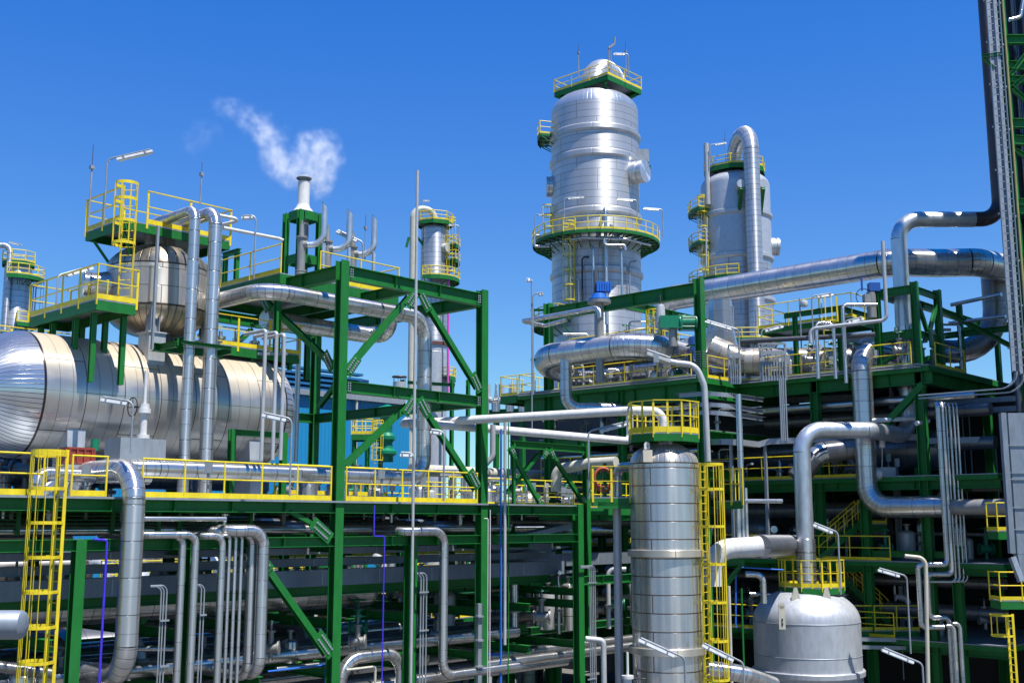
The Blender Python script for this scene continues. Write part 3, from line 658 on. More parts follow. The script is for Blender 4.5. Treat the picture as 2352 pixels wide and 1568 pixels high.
# railed platform on the drum right
t = platform('green platform with yellow rails on top of the drum, right of the tall risers', [(21.5, 34.9), (25.6, 34.9), (25.6, 37.2), (21.5, 37.2)], 16.3, edges=[[(21.5, 34.9), (25.6, 34.9), (25.6, 37.2), (21.5, 37.2)]], edge=.3, flat=True, sp=1.3)
for (x, y) in ((21.8, 35.1), (23.6, 35.1), (25.3, 35.1), (25.3, 37)): mb = MB(); mb.bar(W(x, y, 15.7), W(x, y, 16.0), .14, .14); mb.build('leg', 'green', t)
for i in range(4):
    p = W(22.2 + i * .75, 36.2, 16.32); mb = MB(); mb.cyl(p, p + V((0, 0, .4)), .14, 14); mb.cyl(p + V((0, 0, .4)), p + V((0, 0, .5)), .2, 14); mb.cyl(p + V((0, 0, .5)), p + V((0, 0, .7)), .07, 10)
    tag(mb.build('nozzle', 'clad_small'), 'small capped nozzle standing on the drum platform', 'nozzle', 'capped nozzles on the drum platform')
# ---------------------------------------------------------------- top deck with vents and steam stack
t = platform('high green deck with tubular yellow rails carrying the steam stack and three vents', [(23.6, 33.5), (29.3, 33.5), (29.3, 39.5), (23.6, 39.5)], 18.95, edges=[[(25.4, 33.5), (29.3, 33.5), (29.3, 36)], [(23.7, 39.5), (23.7, 33.6)]], edge=.35, toe=.2, sp=1.9)
for (x, y) in ((23.9, 34), (23.9, 39), (29, 39)): mb = MB(); mb.H(W(x, y, 16), W(x, y, 18.55), .2, .2, up=AX['y']); mb.build('post_support', 'green', t)
t = T('steam_stack', 'short pale steam stack with rain cap on a square green pedestal', 'stack', (26.0, 35.5, 18.95)); c = W(26.0, 35.5, 0)
s_ = .46
for i, j in ((-1, -1), (1, -1), (1, 1), (-1, 1)):
    mb = MB(); mb.H(c + W(i * s_, j * s_, 18.95), c + W(i * s_, j * s_, 22.0), .2, .2, up=AX['y']); mb.build('pedestal_post', 'green', t)
for z in (20.1, 21.85):
    for i, j in ((-1, -1), (1, -1), (1, 1), (-1, 1)):
        a = c + W(i * (s_ - .1 * (1 if i * j > 0 else 0)), j * (s_ - .1 * (0 if i * j > 0 else 1)), z); k, l = (-j, i) if True else 0
        b = c + W(-j * s_, i * s_, z); d = (b - a).normalized(); mb = MB(); mb.bar(a + d * .1, b - d * .1, .06, .34); mb.build('pedestal_beam', 'green', t)
prof = [(.42, 22.02), (.42, 22.08), (.27, 22.25), (.235, 22.4), (.235, 23.3), (.22, 23.3)]
mb = MB(); mb.rev(c, prof, n=28); mb.build('stack_pipe', 'white', t)
mb = MB(); mb.rev(c, [(.02, 20.5), (.2, 20.7), (.24, 21.0), (.24, 21.7)], n=20); mb.build('silencer_inlet', 'valve', t)
mb = MB(); mb.rev(c, [(.3, 23.42), (.31, 23.45), (.16, 23.55), (.02, 23.6)], n=24); mb.build('rain_cap', 'galv', t)
for k in range(4): mb = MB(); a = k * math.pi / 2; mb.cyl(c + W(.21 * math.cos(a), .21 * math.sin(a), 23.25), c + W(.26 * math.cos(a), .26 * math.sin(a), 23.44), .012, 6); mb.build('cap_bracket', 'dark_metal', t)
mb = MB(); mb.cyl(c + V((0, 0, 19)), c + V((0, 0, 20.4)), .12, 12); mb.cyl(c + V((0, 0, 19.5)), c + V((0, 0, 19.6)), .22, 12); mb.build('feed_pipe', 'clad_small', t)
for i, (u, vt, vb) in enumerate(((743.5, 470, 556), (802, 486, 566), (859, 500, 578))):
    d = 42.2 + i * .9; b = P(u, vb, d); top = W(b.x, b.y, P(u, vt, d).z)
    t = T('vent_pipe', ['leftmost', 'middle', 'rightmost'][i] + ' slant-cut vent pipe beside the steam stack', 'vent pipe', (b.x, b.y, 18.95), 'slant-cut vents on the high deck')
    seg = fillet([b - RT * .62 - V((0, 0, .12)), b - V((0, 0, .1)), top], .5); allp = []
    for kk, s in seg: allp += s if not allp else s[1:]
    mb = MB(); n = 20; mb.tube(allp, .122, n, cap=False)
    for k in range(n):
        j = len(mb.v) - n + k; vx = V(mb.v[j]); off = (vx - top).dot(RT); mb.v[j] = tuple(vx - V((0, 0, off * 1.1)))
    mb.build('pipe', 'alu', t)
    mb = MB(); rg = [top + RT * (.108 * math.cos(2 * math.pi * k / n)) + FH * (.108 * math.sin(2 * math.pi * k / n)) for k in range(n)]
    mb.add([p - V((0, 0, (p - top).dot(RT) * 1.1 - .012)) for p in rg], [tuple(range(n))])
    mb.build('rusty_mouth', 'rust', t)
    mb = MB(); mb.cyl(W(b.x, b.y, 19.5), W(b.x, b.y, b.z - .05), .08, 12); mb.build('drain_leg', 'alu', t)
    mb = MB(); mb.box(W(b.x, b.y, 19.25), .18, .18, .55); mb.box(W(b.x, b.y, 19.53), .3, .3, .03); mb.build('support', 'green', t)
    p = b - RT * .85; p.z = 18.98; zz = b.z
    mb = MB(); mb.cyl(p, p + V((0, 0, .35)), .13, 14); mb.cyl(p + V((0, 0, .35)), p + V((0, 0, .42)), .22, 16); mb.cyl(p + V((0, 0, .45)), p + V((0, 0, .52)), .22, 16); mb.cyl(p + V((0, 0, .52)), W(p.x, p.y, zz + .15), .16, 16); mb.cyl(W(p.x, p.y, zz + .15), W(p.x, p.y, zz + .22), .21, 16)
    mb.cyl(W(p.x, p.y, zz + .22), W(p.x, p.y, zz + .7), .11, 14, r2=.08); mb.cyl(W(p.x, p.y, zz + .7), W(p.x, p.y, zz + .85), .04, 8); mb.cyl(p + (zz - 19.08) * V((0, 0, 1)) , p + (zz - 19.08) * V((0, 0, 1)) + RT * .25, .15, 14); mb.build('relief_valve', 'valve', t)
mast('thin needle mast between the middle and right vents', P(838, 600, 44), 1.9, .025)
lamp('slanted lamp between the vents pointing left', P(833, 600, 43.5), P(833, 556, 43.5).z, (-RT), arm=1.0, tilt=26, hl=.9)
pipe('white pipe running from the riser tops to the steam stack pedestal', [P(505, 522, 39.5), P(640, 548, 42.3), P(650, 552, 42.4)], r=.065, m='white', n=10, parts=False, name='steam_pipe')
pipe('white hairpin pipe bend right of the riser tops', [P(505, 495, 39), P(557, 505, 39.2), P(505, 517, 39.6)], r=.06, m='white', n=10, parts=False, name='steam_pipe', br=.12)
lamp('small lamp standing between the risers and the high deck', P(583, 640, 41), P(584, 494, 41).z, (-RT), arm=.5, tilt=-2, hl=.42)
mb = MB(); [mb.H(W(24.3 - k * .0, 38.2 - k * .8, 19), W(24.3, 38.2 - k * .8, 20.4), .16, .16, up=AX['y']) for k in range(2)]; mb.H(W(24.3, 38.4, 20.5), W(24.3, 37.2, 20.5), .18, .16); tag(mb.build('pipe_support', 'green'), 'small green goalpost pipe support on the high deck left of the stack', 'support')
# long thin vent mast in front of everything
pipe('very tall slim white vent mast rising in front of the green frame', [PY(943, 1568, 29.4), ('z', 392)], r=.055, m='pipe_grey', n=12, parts=False, name='vent_mast', cat='vent pipe')
# ================================================================ TALL TOWERS
def hd(v): return V((v.x, v.y, 0))
# ---- main tower
D1 = 98.0; R1 = 3.93; cp = P(1373, 900, D1); C1 = V((cp.x, cp.y, 0)); fz = lambda v: P(1373, v, D1 - R1).z
t = T('distillation_tower', 'tallest and widest silver tower, with a huge elbow pipe on its domed top', 'tower', (C1.x, C1.y, 0))
zb = fz(227); cuts = [0, fz(613), fz(478), fz(346), fz(287), zb]
for a, b in zip(cuts[:-1], cuts[1:]):
    mb = MB(); mb.rev(C1, [(R1, a), (R1, b)], n=96, v0=a * .37); mb.build('shell', 'clad_tower', t)
mb = MB(); mb.rev(C1, domeprof(R1, zb, .52, 14), n=96, gores=72); mb.build('top_head', 'gore_tower', t)
for v in (613, 478, 346, 287):
    z = fz(v); mb = MB(); mb.rev(C1, [(R1, z - .42), (R1 + .18, z - .22), (R1 + .18, z + .12), (R1, z + .3)], n=96); mb.build('stiffener_ring', 'clad_tower', t)
zt = zb + R1 * .52
ar = .5; R0 = 1.2; za_ = P(1400, 118, D1).z - 1.45; pth = [C1 + V((0, 0, zt - .5)), C1 + V((0, 0, za_)), C1 + V((0, 0, za_)) + RT * 2.6 + FH * 4.6, C1 + RT * 2.6 + FH * 4.6 + V((0, 0, 8))]
pipe('', pth, r=1.36, m='clad_tower', me='clad_tower', par=t, br=2.62, n=40)
cor = P(1396, 170, 94.5); pl = walk(cor, 'y', 1273); pr = walk(cor, 'x', 1473); zz = cor.z; CB = V((pr.x, pl.y, zz))
platform('square yellow-railed platform on top of the tallest tower', [(cor.x, cor.y), (pr.x, pr.y), (CB.x, CB.y), (pl.x, pl.y)], zz, edge=.45, sp=2.0, toe=.2, r=.045, h=1.15)
for p in (cor, pl, pr): 
    mb = MB(); q = C1 + (V((p.x, p.y, 0)) - C1) * .5; mb.bar(V((p.x, p.y, zz - .5)) * 1.0 + (C1 + V((0, 0, zz - .5)) - V((p.x, p.y, zz - .5))) * .1, V((q.x, q.y, zb + 1.0)), .2, .25); mb.build('knee_brace', 'green', t)
def manway(t, c, R_, z, d, r, l, m='clad_tower', fl=True):
    s = V((c.x, c.y, z)) + d * (R_ - .3); mb = MB(); mb.rev(s, [(r * 1.0, 0), (r * 1.0, .3 + l * .45), (r * .9, .3 + l * .5), (r * .9, .3 + l * .62), (r, .3 + l * .66), (r, .3 + l), (.02, .3 + l)], n=32, ax=d)
    mb.build('manway', m, t)
manway(t, C1, R1, P(1475, 391, 95).z, (-FH * .55 + RT * .82).normalized(), 1.02, 1.1, 'gore_tower')
manway(t, C1, R1, P(1265, 430, 98).z, -RT, .95, .45, 'gore_tower')
z = P(1486, 362, 98).z; mb = MB(); mb.box(C1 + RT * 4.3 + V((0, 0, z)), 1, 1.2, 1.2, (RT, FH, AX['z'])); mb.build('junction_box', 'galv', t)
mb = MB(); mb.H(C1 + RT * 3.9 + V((0, 0, z - .9)), C1 + RT * 5.0 + V((0, 0, z - .9)), .3, .25); mb.build('bracket', 'green', t)
ringplat('small half-round balcony on the left side of the tallest tower', C1, R1 - .2, R1 + 1.25, P(1255, 317, 98).z, 164, 202, nseg=3, h=1.1, sp=1.4, edge=.35, r=.045)
ringplat('wide round yellow-railed platform encircling the tallest tower at mid height', C1, R1 + .1, 5.62, P(1373, 524, D1 - 5.6).z, 0, 360, nseg=32, sp=1.9, edge=.26, r=.045, toe=.14)
zr = P(1373, 524, D1 - 5.6).z
ringplat('dark round gallery low on the tallest tower behind the left frame column', C1, R1, R1 + 1.7, P(1230, 746, D1).z, 130, 235, nseg=8, sp=1.8, edge=.42, r=.045)
for i, (u, va, vb, w) in enumerate(((1312, 560, 700, 4), (1338, 590, 690, 4), (1330, 640, 720, 5), (1447, 600, 690, 4))):
    a = P(u, vb, D1 - R1 - .4 + (abs(u - 1373) / 104) ** 2 * 1.9); b_ = V((a.x, a.y, P(u, va, dep(a)).z)); pipe('thin pipe or cable run down the tallest tower below its round platform', [a, b_, b_ + RT * (.6 if i % 2 else -.6)], w=w, n=8, name='riser_pipe', m=('clad_small', 'black', 'clad_small', 'galv')[i % 4], br=.3, parts=False, group='thin runs below the round platform')
c1p = C1 - FH * 3.98 - RT * 2.6
f_ = (-FH * .8 - RT * .55).normalized(); bs = C1 + f_ * (R1 + .25); cageladder('yellow caged ladder climbing the lower tallest tower to its round platform', V((bs.x, bs.y, P(1300, 715, 94).z)), zr + 1.1, f_, wid=.6, cage0=1.0, rad=.5, hs=1.3, nb=5, r=.04, hoopw=.1)
f_ = (-RT * .95 - FH * .3).normalized(); bs = C1 + f_ * (R1 + .2); cageladder('yellow caged ladder above the round platform on the left of the tallest tower', V((bs.x, bs.y, zr)), zr + 3.2, f_, wid=.6, cage0=1.2, rad=.45, hs=1.0, nb=5, hoopw=.1)
for i, (u, va, vb, w, lab) in enumerate(((1394, 478, 745, 9, 'thick riser pipe on the front of the tallest tower'), (1364, 566, 700, 6, 'slim riser pipe left of the thick one on the tallest tower'), (1429, 571, 700, 6, 'slim riser pipe right of the thick one on the tallest tower'))):
    a = P(u, vb, D1 - R1 - .8 - .2 * i); b = P(u, va, D1 - R1 - .8); tp = V((a.x, a.y, b.z))
    pipe(lab, [a, tp, tp + FH * 1.0], w=w, n=12, name='riser_pipe', m='clad_small', br=.35)
dd = D1 - 5.0
pipe('silver header pipe hung in a polygon under the round platform of the tallest tower', [P(1252, 563, 96.5), P(1256, 560, 96), P(1336, 546, dd), P(1438, 549, dd), P(1494, 563, 95.5)], r=.12, n=10, m='clad_small', parts=False, name='header_pipe', br=.3)
pipe('small header branch stepping down under the round platform', [P(1388, 549, dd - .3), ('z', 563), ('r', 1436), ('z', 575)], r=.13, n=10, m='clad_small', parts=False, name='branch_pipe', br=.25)
pipe('square pipe loop at the left edge below the round platform', [P(1262, 566, 95.5), ('r', 1228), ('z', 541), ('r', 1240)], r=.12, n=10, m='clad_small', parts=False, name='loop_pipe', br=.2)
for u, vt, vb, s in ((1296, 455, 520, 1), (1464, 460, 523, -1), (1523, 481, 545, -1), (1229, 493, 530, 1)):
    b = P(u, vb, D1 - (4.5 if 1250 < u < 1500 else 1)); lamp('lamp on the round platform of the tallest tower, ' + {1296: 'left of its middle', 1464: 'right of its middle', 1523: 'at its far right end', 1229: 'at its far left end'}[u], b, P(u, vt, dep(b)).z, RT * s, arm=1.6, tilt=5, r=.045, hl=1.35, w=.22)
mast('lightning rod on the left of the tallest tower top', P(1329, 178, 96), 3.2, .05); mast('lightning rod on the right of the tallest tower top', P(1438, 178, 97), 3.4, .05)
t = T('camera_mast', 'camera pole with bent bracket on the front corner of the tallest tower top', 'mast', P(1399, 165, 94.8)); b = P(1399, 165, 94.8)
mb = MB(); mb.cyl(b, b + V((0, 0, 2.3)), .06, 8); mb.cyl(b + RT * .18, b + RT * .18 + V((0, 0, 2.1)), .04, 8); mb.build('pole', 'galv', t)
mb = MB(); mb.bar(b + V((0, 0, 2.2)), b + RT * .55 + V((0, 0, 2.6)), .18, .18); mb.cyl(b + RT * .5 + V((0, 0, 2.5)), b + RT * .55 + V((0, 0, 3.2)), .1, 10); mb.build('camera', 'galv', t)
b = P(1444, 175, 96); lamp('lamp arching left from the right of the tallest tower top', b, P(1444, 124, 96).z, -RT, arm=1.25, tilt=2, r=.045, hl=1.0, w=.18)
# ---- second tower
D2 = 135.0; R2 = 4.2; cp = P(1703, 900, D2); C2 = V((cp.x, cp.y, 0)); fz2 = lambda v: P(1703, v, D2 - R2).z
t = T('absorber_tower', 'second silver tower with smooth grey upper half and arched pipe down its front', 'tower', (C2.x, C2.y, 0))
ztl = fz2(410)
mb = MB(); mb.rev(C2, [(R2, fz2(577)), (R2, ztl)] + domeprof(R2, ztl, .5, 12)[1:], n=80); mb.build('upper_shell', 'alu_pale', t)
mb = MB(); mb.rev(C2, [(R2 - .03, 0), (R2 - .03, fz2(577))], n=80); mb.build('shell', 'clad_tower2', t)
for v in (478, 577, 676, 778):
    z = fz2(v); mb = MB(); mb.rev(C2, [(R2, z - .6), (R2 + .2, z - .35), (R2 + .2, z + .05), (R2, z + .15)], n=80); mb.build('stiffener_ring', 'alu_pale', t)
fp = P(1734, 600, D2 - R2 - 1.6); z_pk = P(1722, 310, D2 - 3).z
pipe('', [C2 + V((0, 0, ztl + 1.8)), C2 + V((0, 0, z_pk)), V((fp.x, fp.y, z_pk)), V((fp.x, fp.y, P(1740, 900, D2 - 6).z))], r=.93, m='clad_tower2', me='clad_tower2', par=t, br=2.9, n=32)
for s in (-1, 1):
    q = V((fp.x, fp.y, P(1734, 420, D2 - 6).z)) + RT * (1.3 * s); mb = MB(); mb.cyl(q + FH * 0, q + FH * 1.9, .5, 16); mb.build('trunnion', 'alu_pale', t)
    mb = MB(); mb.bar(q + V((0, 0, -.6)), q + FH * 2 + V((0, 0, -3.2)), .35, .5); mb.bar(q + V((0, 0, -.7)), q + FH * 1.6 + V((0, 0, -.7)), .3, .35); mb.build('pipe_bracket', 'green', t)
manway(t, C2, R2, P(1795, 567, 135).z, RT, 1.1, .9, 'alu_pale'); manway(t, C2, R2, P(1612, 570, 135).z, (-RT * .97 - FH * .2).normalized(), 1.0, .7, 'alu_pale')
ringplat('round yellow-railed platform on top of the second tower with the arched pipe', C2, .4, 3.75, fz2(378) + .5, 0, 360, nseg=10, sp=2.2, edge=.6, r=.055, toe=.2)
ringplat('curved yellow-railed platform low on the left of the second tower', C2, R2, R2 + 1.7, P(1630, 634, 131).z, 100, 195, nseg=7, sp=1.8, edge=.4, r=.055)
ringplat('small balcony at mid height on the left of the second tower', C2, R2, R2 + 1.6, P(1600, 560, 134).z, 150, 205, nseg=3, sp=1.6, edge=.4, r=.055)
ringplat('small high balcony on the left of the second tower', C2, R2, R2 + 1.6, P(1600, 483, 134).z, 150, 205, nseg=3, sp=1.6, edge=.4, r=.055)
f_ = (-RT * .9 - FH * .42).normalized(); bs = C2 + f_ * (R2 + .3); cageladder('caged ladder up the left side of the second tower', V((bs.x, bs.y, P(1610, 640, 133).z)), P(1610, 450, 133).z, f_, wid=.7, cage0=1, rad=.55, hs=1.8, nb=5, r=.05, hoopw=.14)
ringplat('yellow-railed platform low on the front of the second tower above the lamps', C2, R2, R2 + 3.2, P(1690, 775, 128).z, 62, 112, nseg=4, sp=1.6, edge=.5, r=.055)
b = P(1625, 411, 134); pipe('white overflow column standing at the upper left of the second tower', [P(1626, 470, 132.5), ('z', 330)], r=.32, n=12, parts=False, m='pipe_grey', name='overflow_pipe')
lamp('lamp reaching right beside the white column on the second tower', P(1632, 378, 132), P(1632, 333, 132).z, RT, arm=1.9, tilt=9, r=.06, hl=1.4, w=.24)
mast('needle rod on top of the second tower', P(1667, 375, 134), 4.2, .05)
pipe('thin pipe bracket leaving the second tower above the lower platform', [P(1603, 535, 130), P(1622, 522, 129.5), P(1622, 612, 129.5)], r=.1, n=8, parts=False, m='pipe_grey', name='branch_pipe', br=.2)
# ---- third, slim tower
D3 = 143.0; R3 = 1.77; cp = P(994, 900, D3); C3 = V((cp.x, cp.y, 0)); fz3 = lambda v: P(994, v, D3 - R3).z
t = T('slim_tower', 'slim distant silver tower with a grey hairpin pipe, behind the tall vent mast', 'tower', (C3.x, C3.y, 0))
mb = MB(); mb.rev(C3, [(R3, fz3(780)), (R3, fz3(523))], n=48); mb.build('shell', 'clad_tower2', t)
mb = MB(); mb.rev(C3, domeprof(R3, fz3(523), .5, 8), n=48, gores=30); mb.build('top_head', 'gore_tower', t)
mb = MB(); mb.rev(C3, [(R3 + .02, 0), (R3 + .02, fz3(806)), (R3 - .05, fz3(805)), (R3 - .05, fz3(784)), (R3 + .1, fz3(784)), (R3 + .1, fz3(780))], n=48); mb.build('skirt', 'alu_pale', t)
mb = MB(); mb.rev(C3, [(R3 + .12, fz3(790)), (R3 + .12, fz3(783))], n=48); mb.build('rusty_band', 'rust', t)
zz = P(955, 478, 142).z; lp = P(948, 600, 142)
pipe('', [C3 + V((0, 0, fz3(515))), C3 + V((0, 0, zz)), V((lp.x, lp.y, zz)), V((lp.x, lp.y, 0))], r=.43, m='cream', par=t, br=1.3, n=20)
manway(t, C3, R3, P(1022, 566, 141).z, (RT * .8 - FH * .6).normalized(), .62, .6, 'cream')
for s in (1, -1): mb = MB(); q = V((lp.x, lp.y, P(948, 545, 142).z)) + RT * (.55 * s); mb.bar(q, q + RT * 1.0 * s * (1 if s > 0 else .3) - V((0, 0, 1.3)), .3, .3); mb.build('pipe_bracket', 'green', t)
ringplat('yellow-railed platform on top of the slim distant tower', C3, .3, 2.35, fz3(509) + .3, 0, 360, nseg=8, sp=1.7, edge=.5, r=.06, toe=.2)
ringplat('upper small balcony on the right of the slim distant tower', C3, R3, 3.3, P(1040, 561, 142).z, -40, 30, nseg=4, sp=1.5, edge=.5, r=.06)
ringplat('middle small balcony on the right of the slim distant tower', C3, R3, 3.3, P(1040, 595, 142).z, -40, 30, nseg=4, sp=1.5, edge=.5, r=.06)
ringplat('lower curved platform on the front and right of the slim distant tower', C3, R3, 3.3, P(1015, 634, 141).z, -60, 112, nseg=9, sp=1.5, edge=.5, r=.06)
ringplat('lowest small platform on the right of the slim distant tower', C3, R3, 2.9, P(1034, 864, 142).z, -30, 40, nseg=3, sp=1.5, edge=.5, r=.06)
f_ = (RT * .9 - FH * .4).normalized(); bs = C3 + f_ * (R3 + .2); cageladder('caged ladder up the right side of the slim distant tower', V((bs.x, bs.y, P(1034, 640, 142).z)), P(1034, 500, 142).z, f_, wid=.6, cage0=1, rad=.55, hs=2.2, nb=5, r=.05, hoopw=.14)
pipe('magenta pipe running down beside the slim distant tower', [P(1031, 620, 141), ('z', 930)], w=5, n=10, parts=False, m='magenta', name='riser_pipe')
lamp('lamp on the top right of the slim distant tower', P(1053, 620, 142), P(1053, 518, 142).z, -RT, arm=1.5, tilt=6, r=.06, hl=1.1, w=.22)
lamp('lamp above the hairpin pipe of the slim distant tower', P(969, 500, 143), P(969, 460, 143).z, RT, arm=.9, tilt=0, r=.06, hl=.8, w=.22)
# short grey tank and green support between slim tower and the blue shed
frame('green support frame at the foot of the slim distant tower', [(C3.x + RT.x * i + FH.x * j, C3.y + RT.y * i + FH.y * j, 0, P(994, 874, 141).z, .4) for i, j in ((-3.6, -3), (2.6, -3), (4.6, -3))], [(P(936, 878, 140), P(1045, 884, 140), .4, .3)], stiff=False)
t = T('vent_drum', 'short grey open-topped drum with a flat raised lid beside the slim tower', 'drum', P(917, 900, 140)); c = P(917, 895, 140); c.z = 0; za = P(917, 870, 140).z; zc = P(917, 892, 140).z
mb = MB(); mb.rev(c, [(.8, zc - 8), (.8, za - .4), (.7, za - .4), (.02, za - .5)], n=32); mb.build('shell', 'pipe_grey', t)
mb = MB(); mb.rev(c, [(.02, za + .45), (.9, za + .35), (.95, za + .2)], n=32); mb.build('lid', 'dark_metal', t)
for k in range(6): mb = MB(); a = k * math.pi / 3; mb.cyl(c + W(.75 * math.cos(a), .75 * math.sin(a), za - .5), c + W(.85 * math.cos(a), .85 * math.sin(a), za + .3), .03, 6); mb.build('lid_post', 'dark_metal', t)
# ---- far-left tower
D4 = 118.0
cp = P(22, 900, D4); C4 = V((cp.x, cp.y, 0)); t = T('far_tower', 'distant silver tower at the far left edge with railed platforms', 'tower', (C4.x, C4.y, 0)); r4 = 1.35
mb = MB(); mb.rev(C4, [(r4, 0), (r4, P(22, 615, D4).z)] + domeprof(r4, P(22, 615, D4).z, .5, 6)[1:], n=40); mb.build('shell', 'clad_tower2', t)
q = P(15, 700, D4 - 1.6); pipe('', [V((q.x, q.y, 0)), V((q.x, q.y, P(12, 572, D4).z)), V((q.x, q.y, P(12, 572, D4).z)) - RT * 3], r=.3, m='clad_tower2', me='clad_tower2', par=t, br=.8, n=16)
ringplat('top platform of the far left tower', C4, .3, 1.7, P(22, 604, D4).z, 0, 360, nseg=8, sp=1.5, edge=.4, r=.05)
ringplat('middle platform of the far left tower', C4, r4, 2.6, P(40, 638, D4).z, -30, 90, nseg=5, sp=1.5, edge=.4, r=.05)
ringplat('lower platform of the far left tower', C4, r4, 2.4, P(40, 745, D4).z, -40, 60, nseg=4, sp=1.5, edge=.4, r=.05)
cageladder('dark caged ladder on the right of the far left tower', C4 + RT * 1.9 + V((0, 0, P(40, 745, D4).z)), P(40, 640, D4).z, RT, wid=.6, cage0=.8, rad=.5, hs=1.6, nb=5, m='dark_metal')
lamp('lamp above the far left tower', P(48, 600, D4), P(48, 562, D4).z, -RT, arm=1.3, tilt=14, r=.05, hl=1.1, w=.2)
# ---- blue industrial shed
t = T('blue_shed', 'long blue metal shed with ribbed walls and dark blue louvred roof ridge', 'building', (60, 87, 0)); yb = 86.7
m_, nt, b_ = mat('corrugated'); 
g = N(nt, 'ShaderNodeNewGeometry'); sx = N(nt, 'ShaderNodeSeparateXYZ'); nt.links.new(g.outputs['Position'], sx.inputs[0])
w_ = N(nt, 'ShaderNodeMath', operation='MULTIPLY'); nt.links.new(sx.outputs[0], w_.inputs[0]); w_.inputs[1].default_value = 2 * math.pi / .45
s_1 = N(nt, 'ShaderNodeMath', operation='SINE'); nt.links.new(w_.outputs[0], s_1.inputs[0]); bp = N(nt, 'ShaderNodeBump', Strength=.5, Distance=.08); nt.links.new(s_1.outputs[0], bp.inputs['Height']); nt.links.new(bp.outputs[0], b_.inputs['Normal'])
b_.inputs['Base Color'].default_value = (.004, .19, .40, 1); b_.inputs['Roughness'].default_value = .5
zt = PY(800, 918, yb).z; x1 = PY(941, 950, yb).x; x2 = PY(853, 880, yb).x
mb = MB(); mb.bb((20, yb, 0), (x1, yb + 25, zt)); mb.build('wall', 'corrugated', t)
mb = MB(); mb.bb((20, yb - .5, zt + .02), (x1 - 1, yb + .4, zt + .55)); mb.build('gutter', 'galv', t)
zr_ = PY(800, 870, yb + 3).z
mb = MB(); mb.bb((20, yb + 2.2, zr_ - 1.6), (x2 + 1.5, yb + 12, zr_)); mb.build('ridge_roof', 'blue_roof', t)
for k in range(5):
    mb = MB(); z = zt + .8 + k * .48; mb.bb((20, yb + 1.2 - k * .05 + .3, z), (x2, yb + 2.2, z + .22)); mb.build('louvre', 'blue_wall', t)
mb = MB(); mb.cyl(W(PY(820, 900, yb - .3).x, yb - .3, 0), W(PY(820, 900, yb - .3).x, yb - .3, zt + .2), .12, 8); mb.build('downpipe', 'cream', t)
# low yellow-railed platform and green column in front of the shed
d = 84; q = P(807, 990, d); q2 = P(880, 990, d)
tp = platform('small square yellow-railed platform on a lattice stand in front of the blue shed', [(q.x, q.y), (q2.x, q2.y), (q2.x + FH.x * 2, q2.y + FH.y * 2), (q.x + FH.x * 2, q.y + FH.y * 2)], P(840, 996, d).z, edge=.4, sp=.9, r=.04, toe=.2)
for s in (.08, .5, .92):
    b = q + (q2 - q) * s + FH * .3; mb = MB(); mb.bar(V((b.x, b.y, 0)), V((b.x, b.y, P(840, 1000, d).z)), .25, .25); mb.build('leg', 'green', tp)
b = P(867, 1070, d - .3); cageladder('yellow caged ladder below the small platform in front of the blue shed', V((b.x, b.y, P(867, 1070, d).z)), P(867, 965, d).z, -FH, wid=.55, cage0=.4, rad=.4, hs=.9, nb=5, r=.03)
t = T('control_valve', 'bulbous dark green valve stack beside the ladder in front of the blue shed', 'valve', P(890, 1060, d)); b = P(888, 1060, d); b2 = V((b.x, b.y, 0))
zA = b.z; prof = [(.5, 0), (.5, .5), (.75, .7), (.75, .95), (.45, 1.2), (.4, 1.7), (.62, 2.0), (.62, 2.3), (.4, 2.6), (.38, 3.4), (.55, 3.7), (.55, 4.1), (.35, 4.3), (.35, 4.6), (.85, 4.7), (.85, 4.85), (.02, 5.2)]
mb = MB(); mb.rev(b2, [(r_, zA + z_ * .82) for r_, z_ in prof], n=24); mb.build('body', 'teal_green', t)
# ================================================================ PROCESS STRUCTURE ON THE RIGHT
XL = 46.5; YL = 30.7; YL2 = 40.6; ZP = 17.05; XR = 50.0
cols = [(XL, YL, 0, 21.95, .4), (XL, YL2, 0, 22.0, .4), (XL + 9, YL, 0, 16.7, .4), (XL + 9, YL2, 0, 16.7, .4), (XL, 35.6, 0, 16.7, .34)]
bm = [(W(XL, YL + .2, 21.4), W(XL, YL2 - .2, 21.4), .7, .3), (W(XL + .15, 35.6, 21.35), W(XL + 9, 35.6, 21.35), .45, .25), (W(XL, YL + .2, 16.35), W(XL, YL2 - .2, 16.35), .85, .32), (W(XL, YL2 + .2, 16.35), W(XL, 42.4, 16.35), .85, .32),
      (W(XL + .2, YL, 16.4), W(XR + 4, YL, 16.4), .75, .3), (W(XL + .2, YL2, 16.4), W(XL + 9, YL2, 16.4), .7, .3), (W(XL, YL + .2, 18.0), W(XL, 33.6, 18.0), .01, .01)][:6] + [(W(XL, YL + .2, z), W(XL, YL2 - .2, z), .45, .3) for z in (14.2, 12.3, 8.2)] + [(W(XL + .2, y, z), W(XL + 9, y, z), .4, .3) for z in (14.2, 12.3) for y in (YL, 35.6, YL2)]
fr = frame('dark green two-storey frame carrying the large looped pipe, left of the right-hand structure', cols, bm, [])
for z_ in (17.9,):
    mb = MB(); bolts_on(mb, W(XL + .02, YL - .205, z_), AX['x'], AX['z'], ny, 3, 7, .12, .12, .05); mb.build('bolt_group', 'galv', fr)
    mb = MB(); bolts_on(mb, W(XL - .205, YL + .02, z_), AX['y'], AX['z'], nx, 3, 7, .12, .12, .05); mb.build('bolt_group', 'galv', fr)
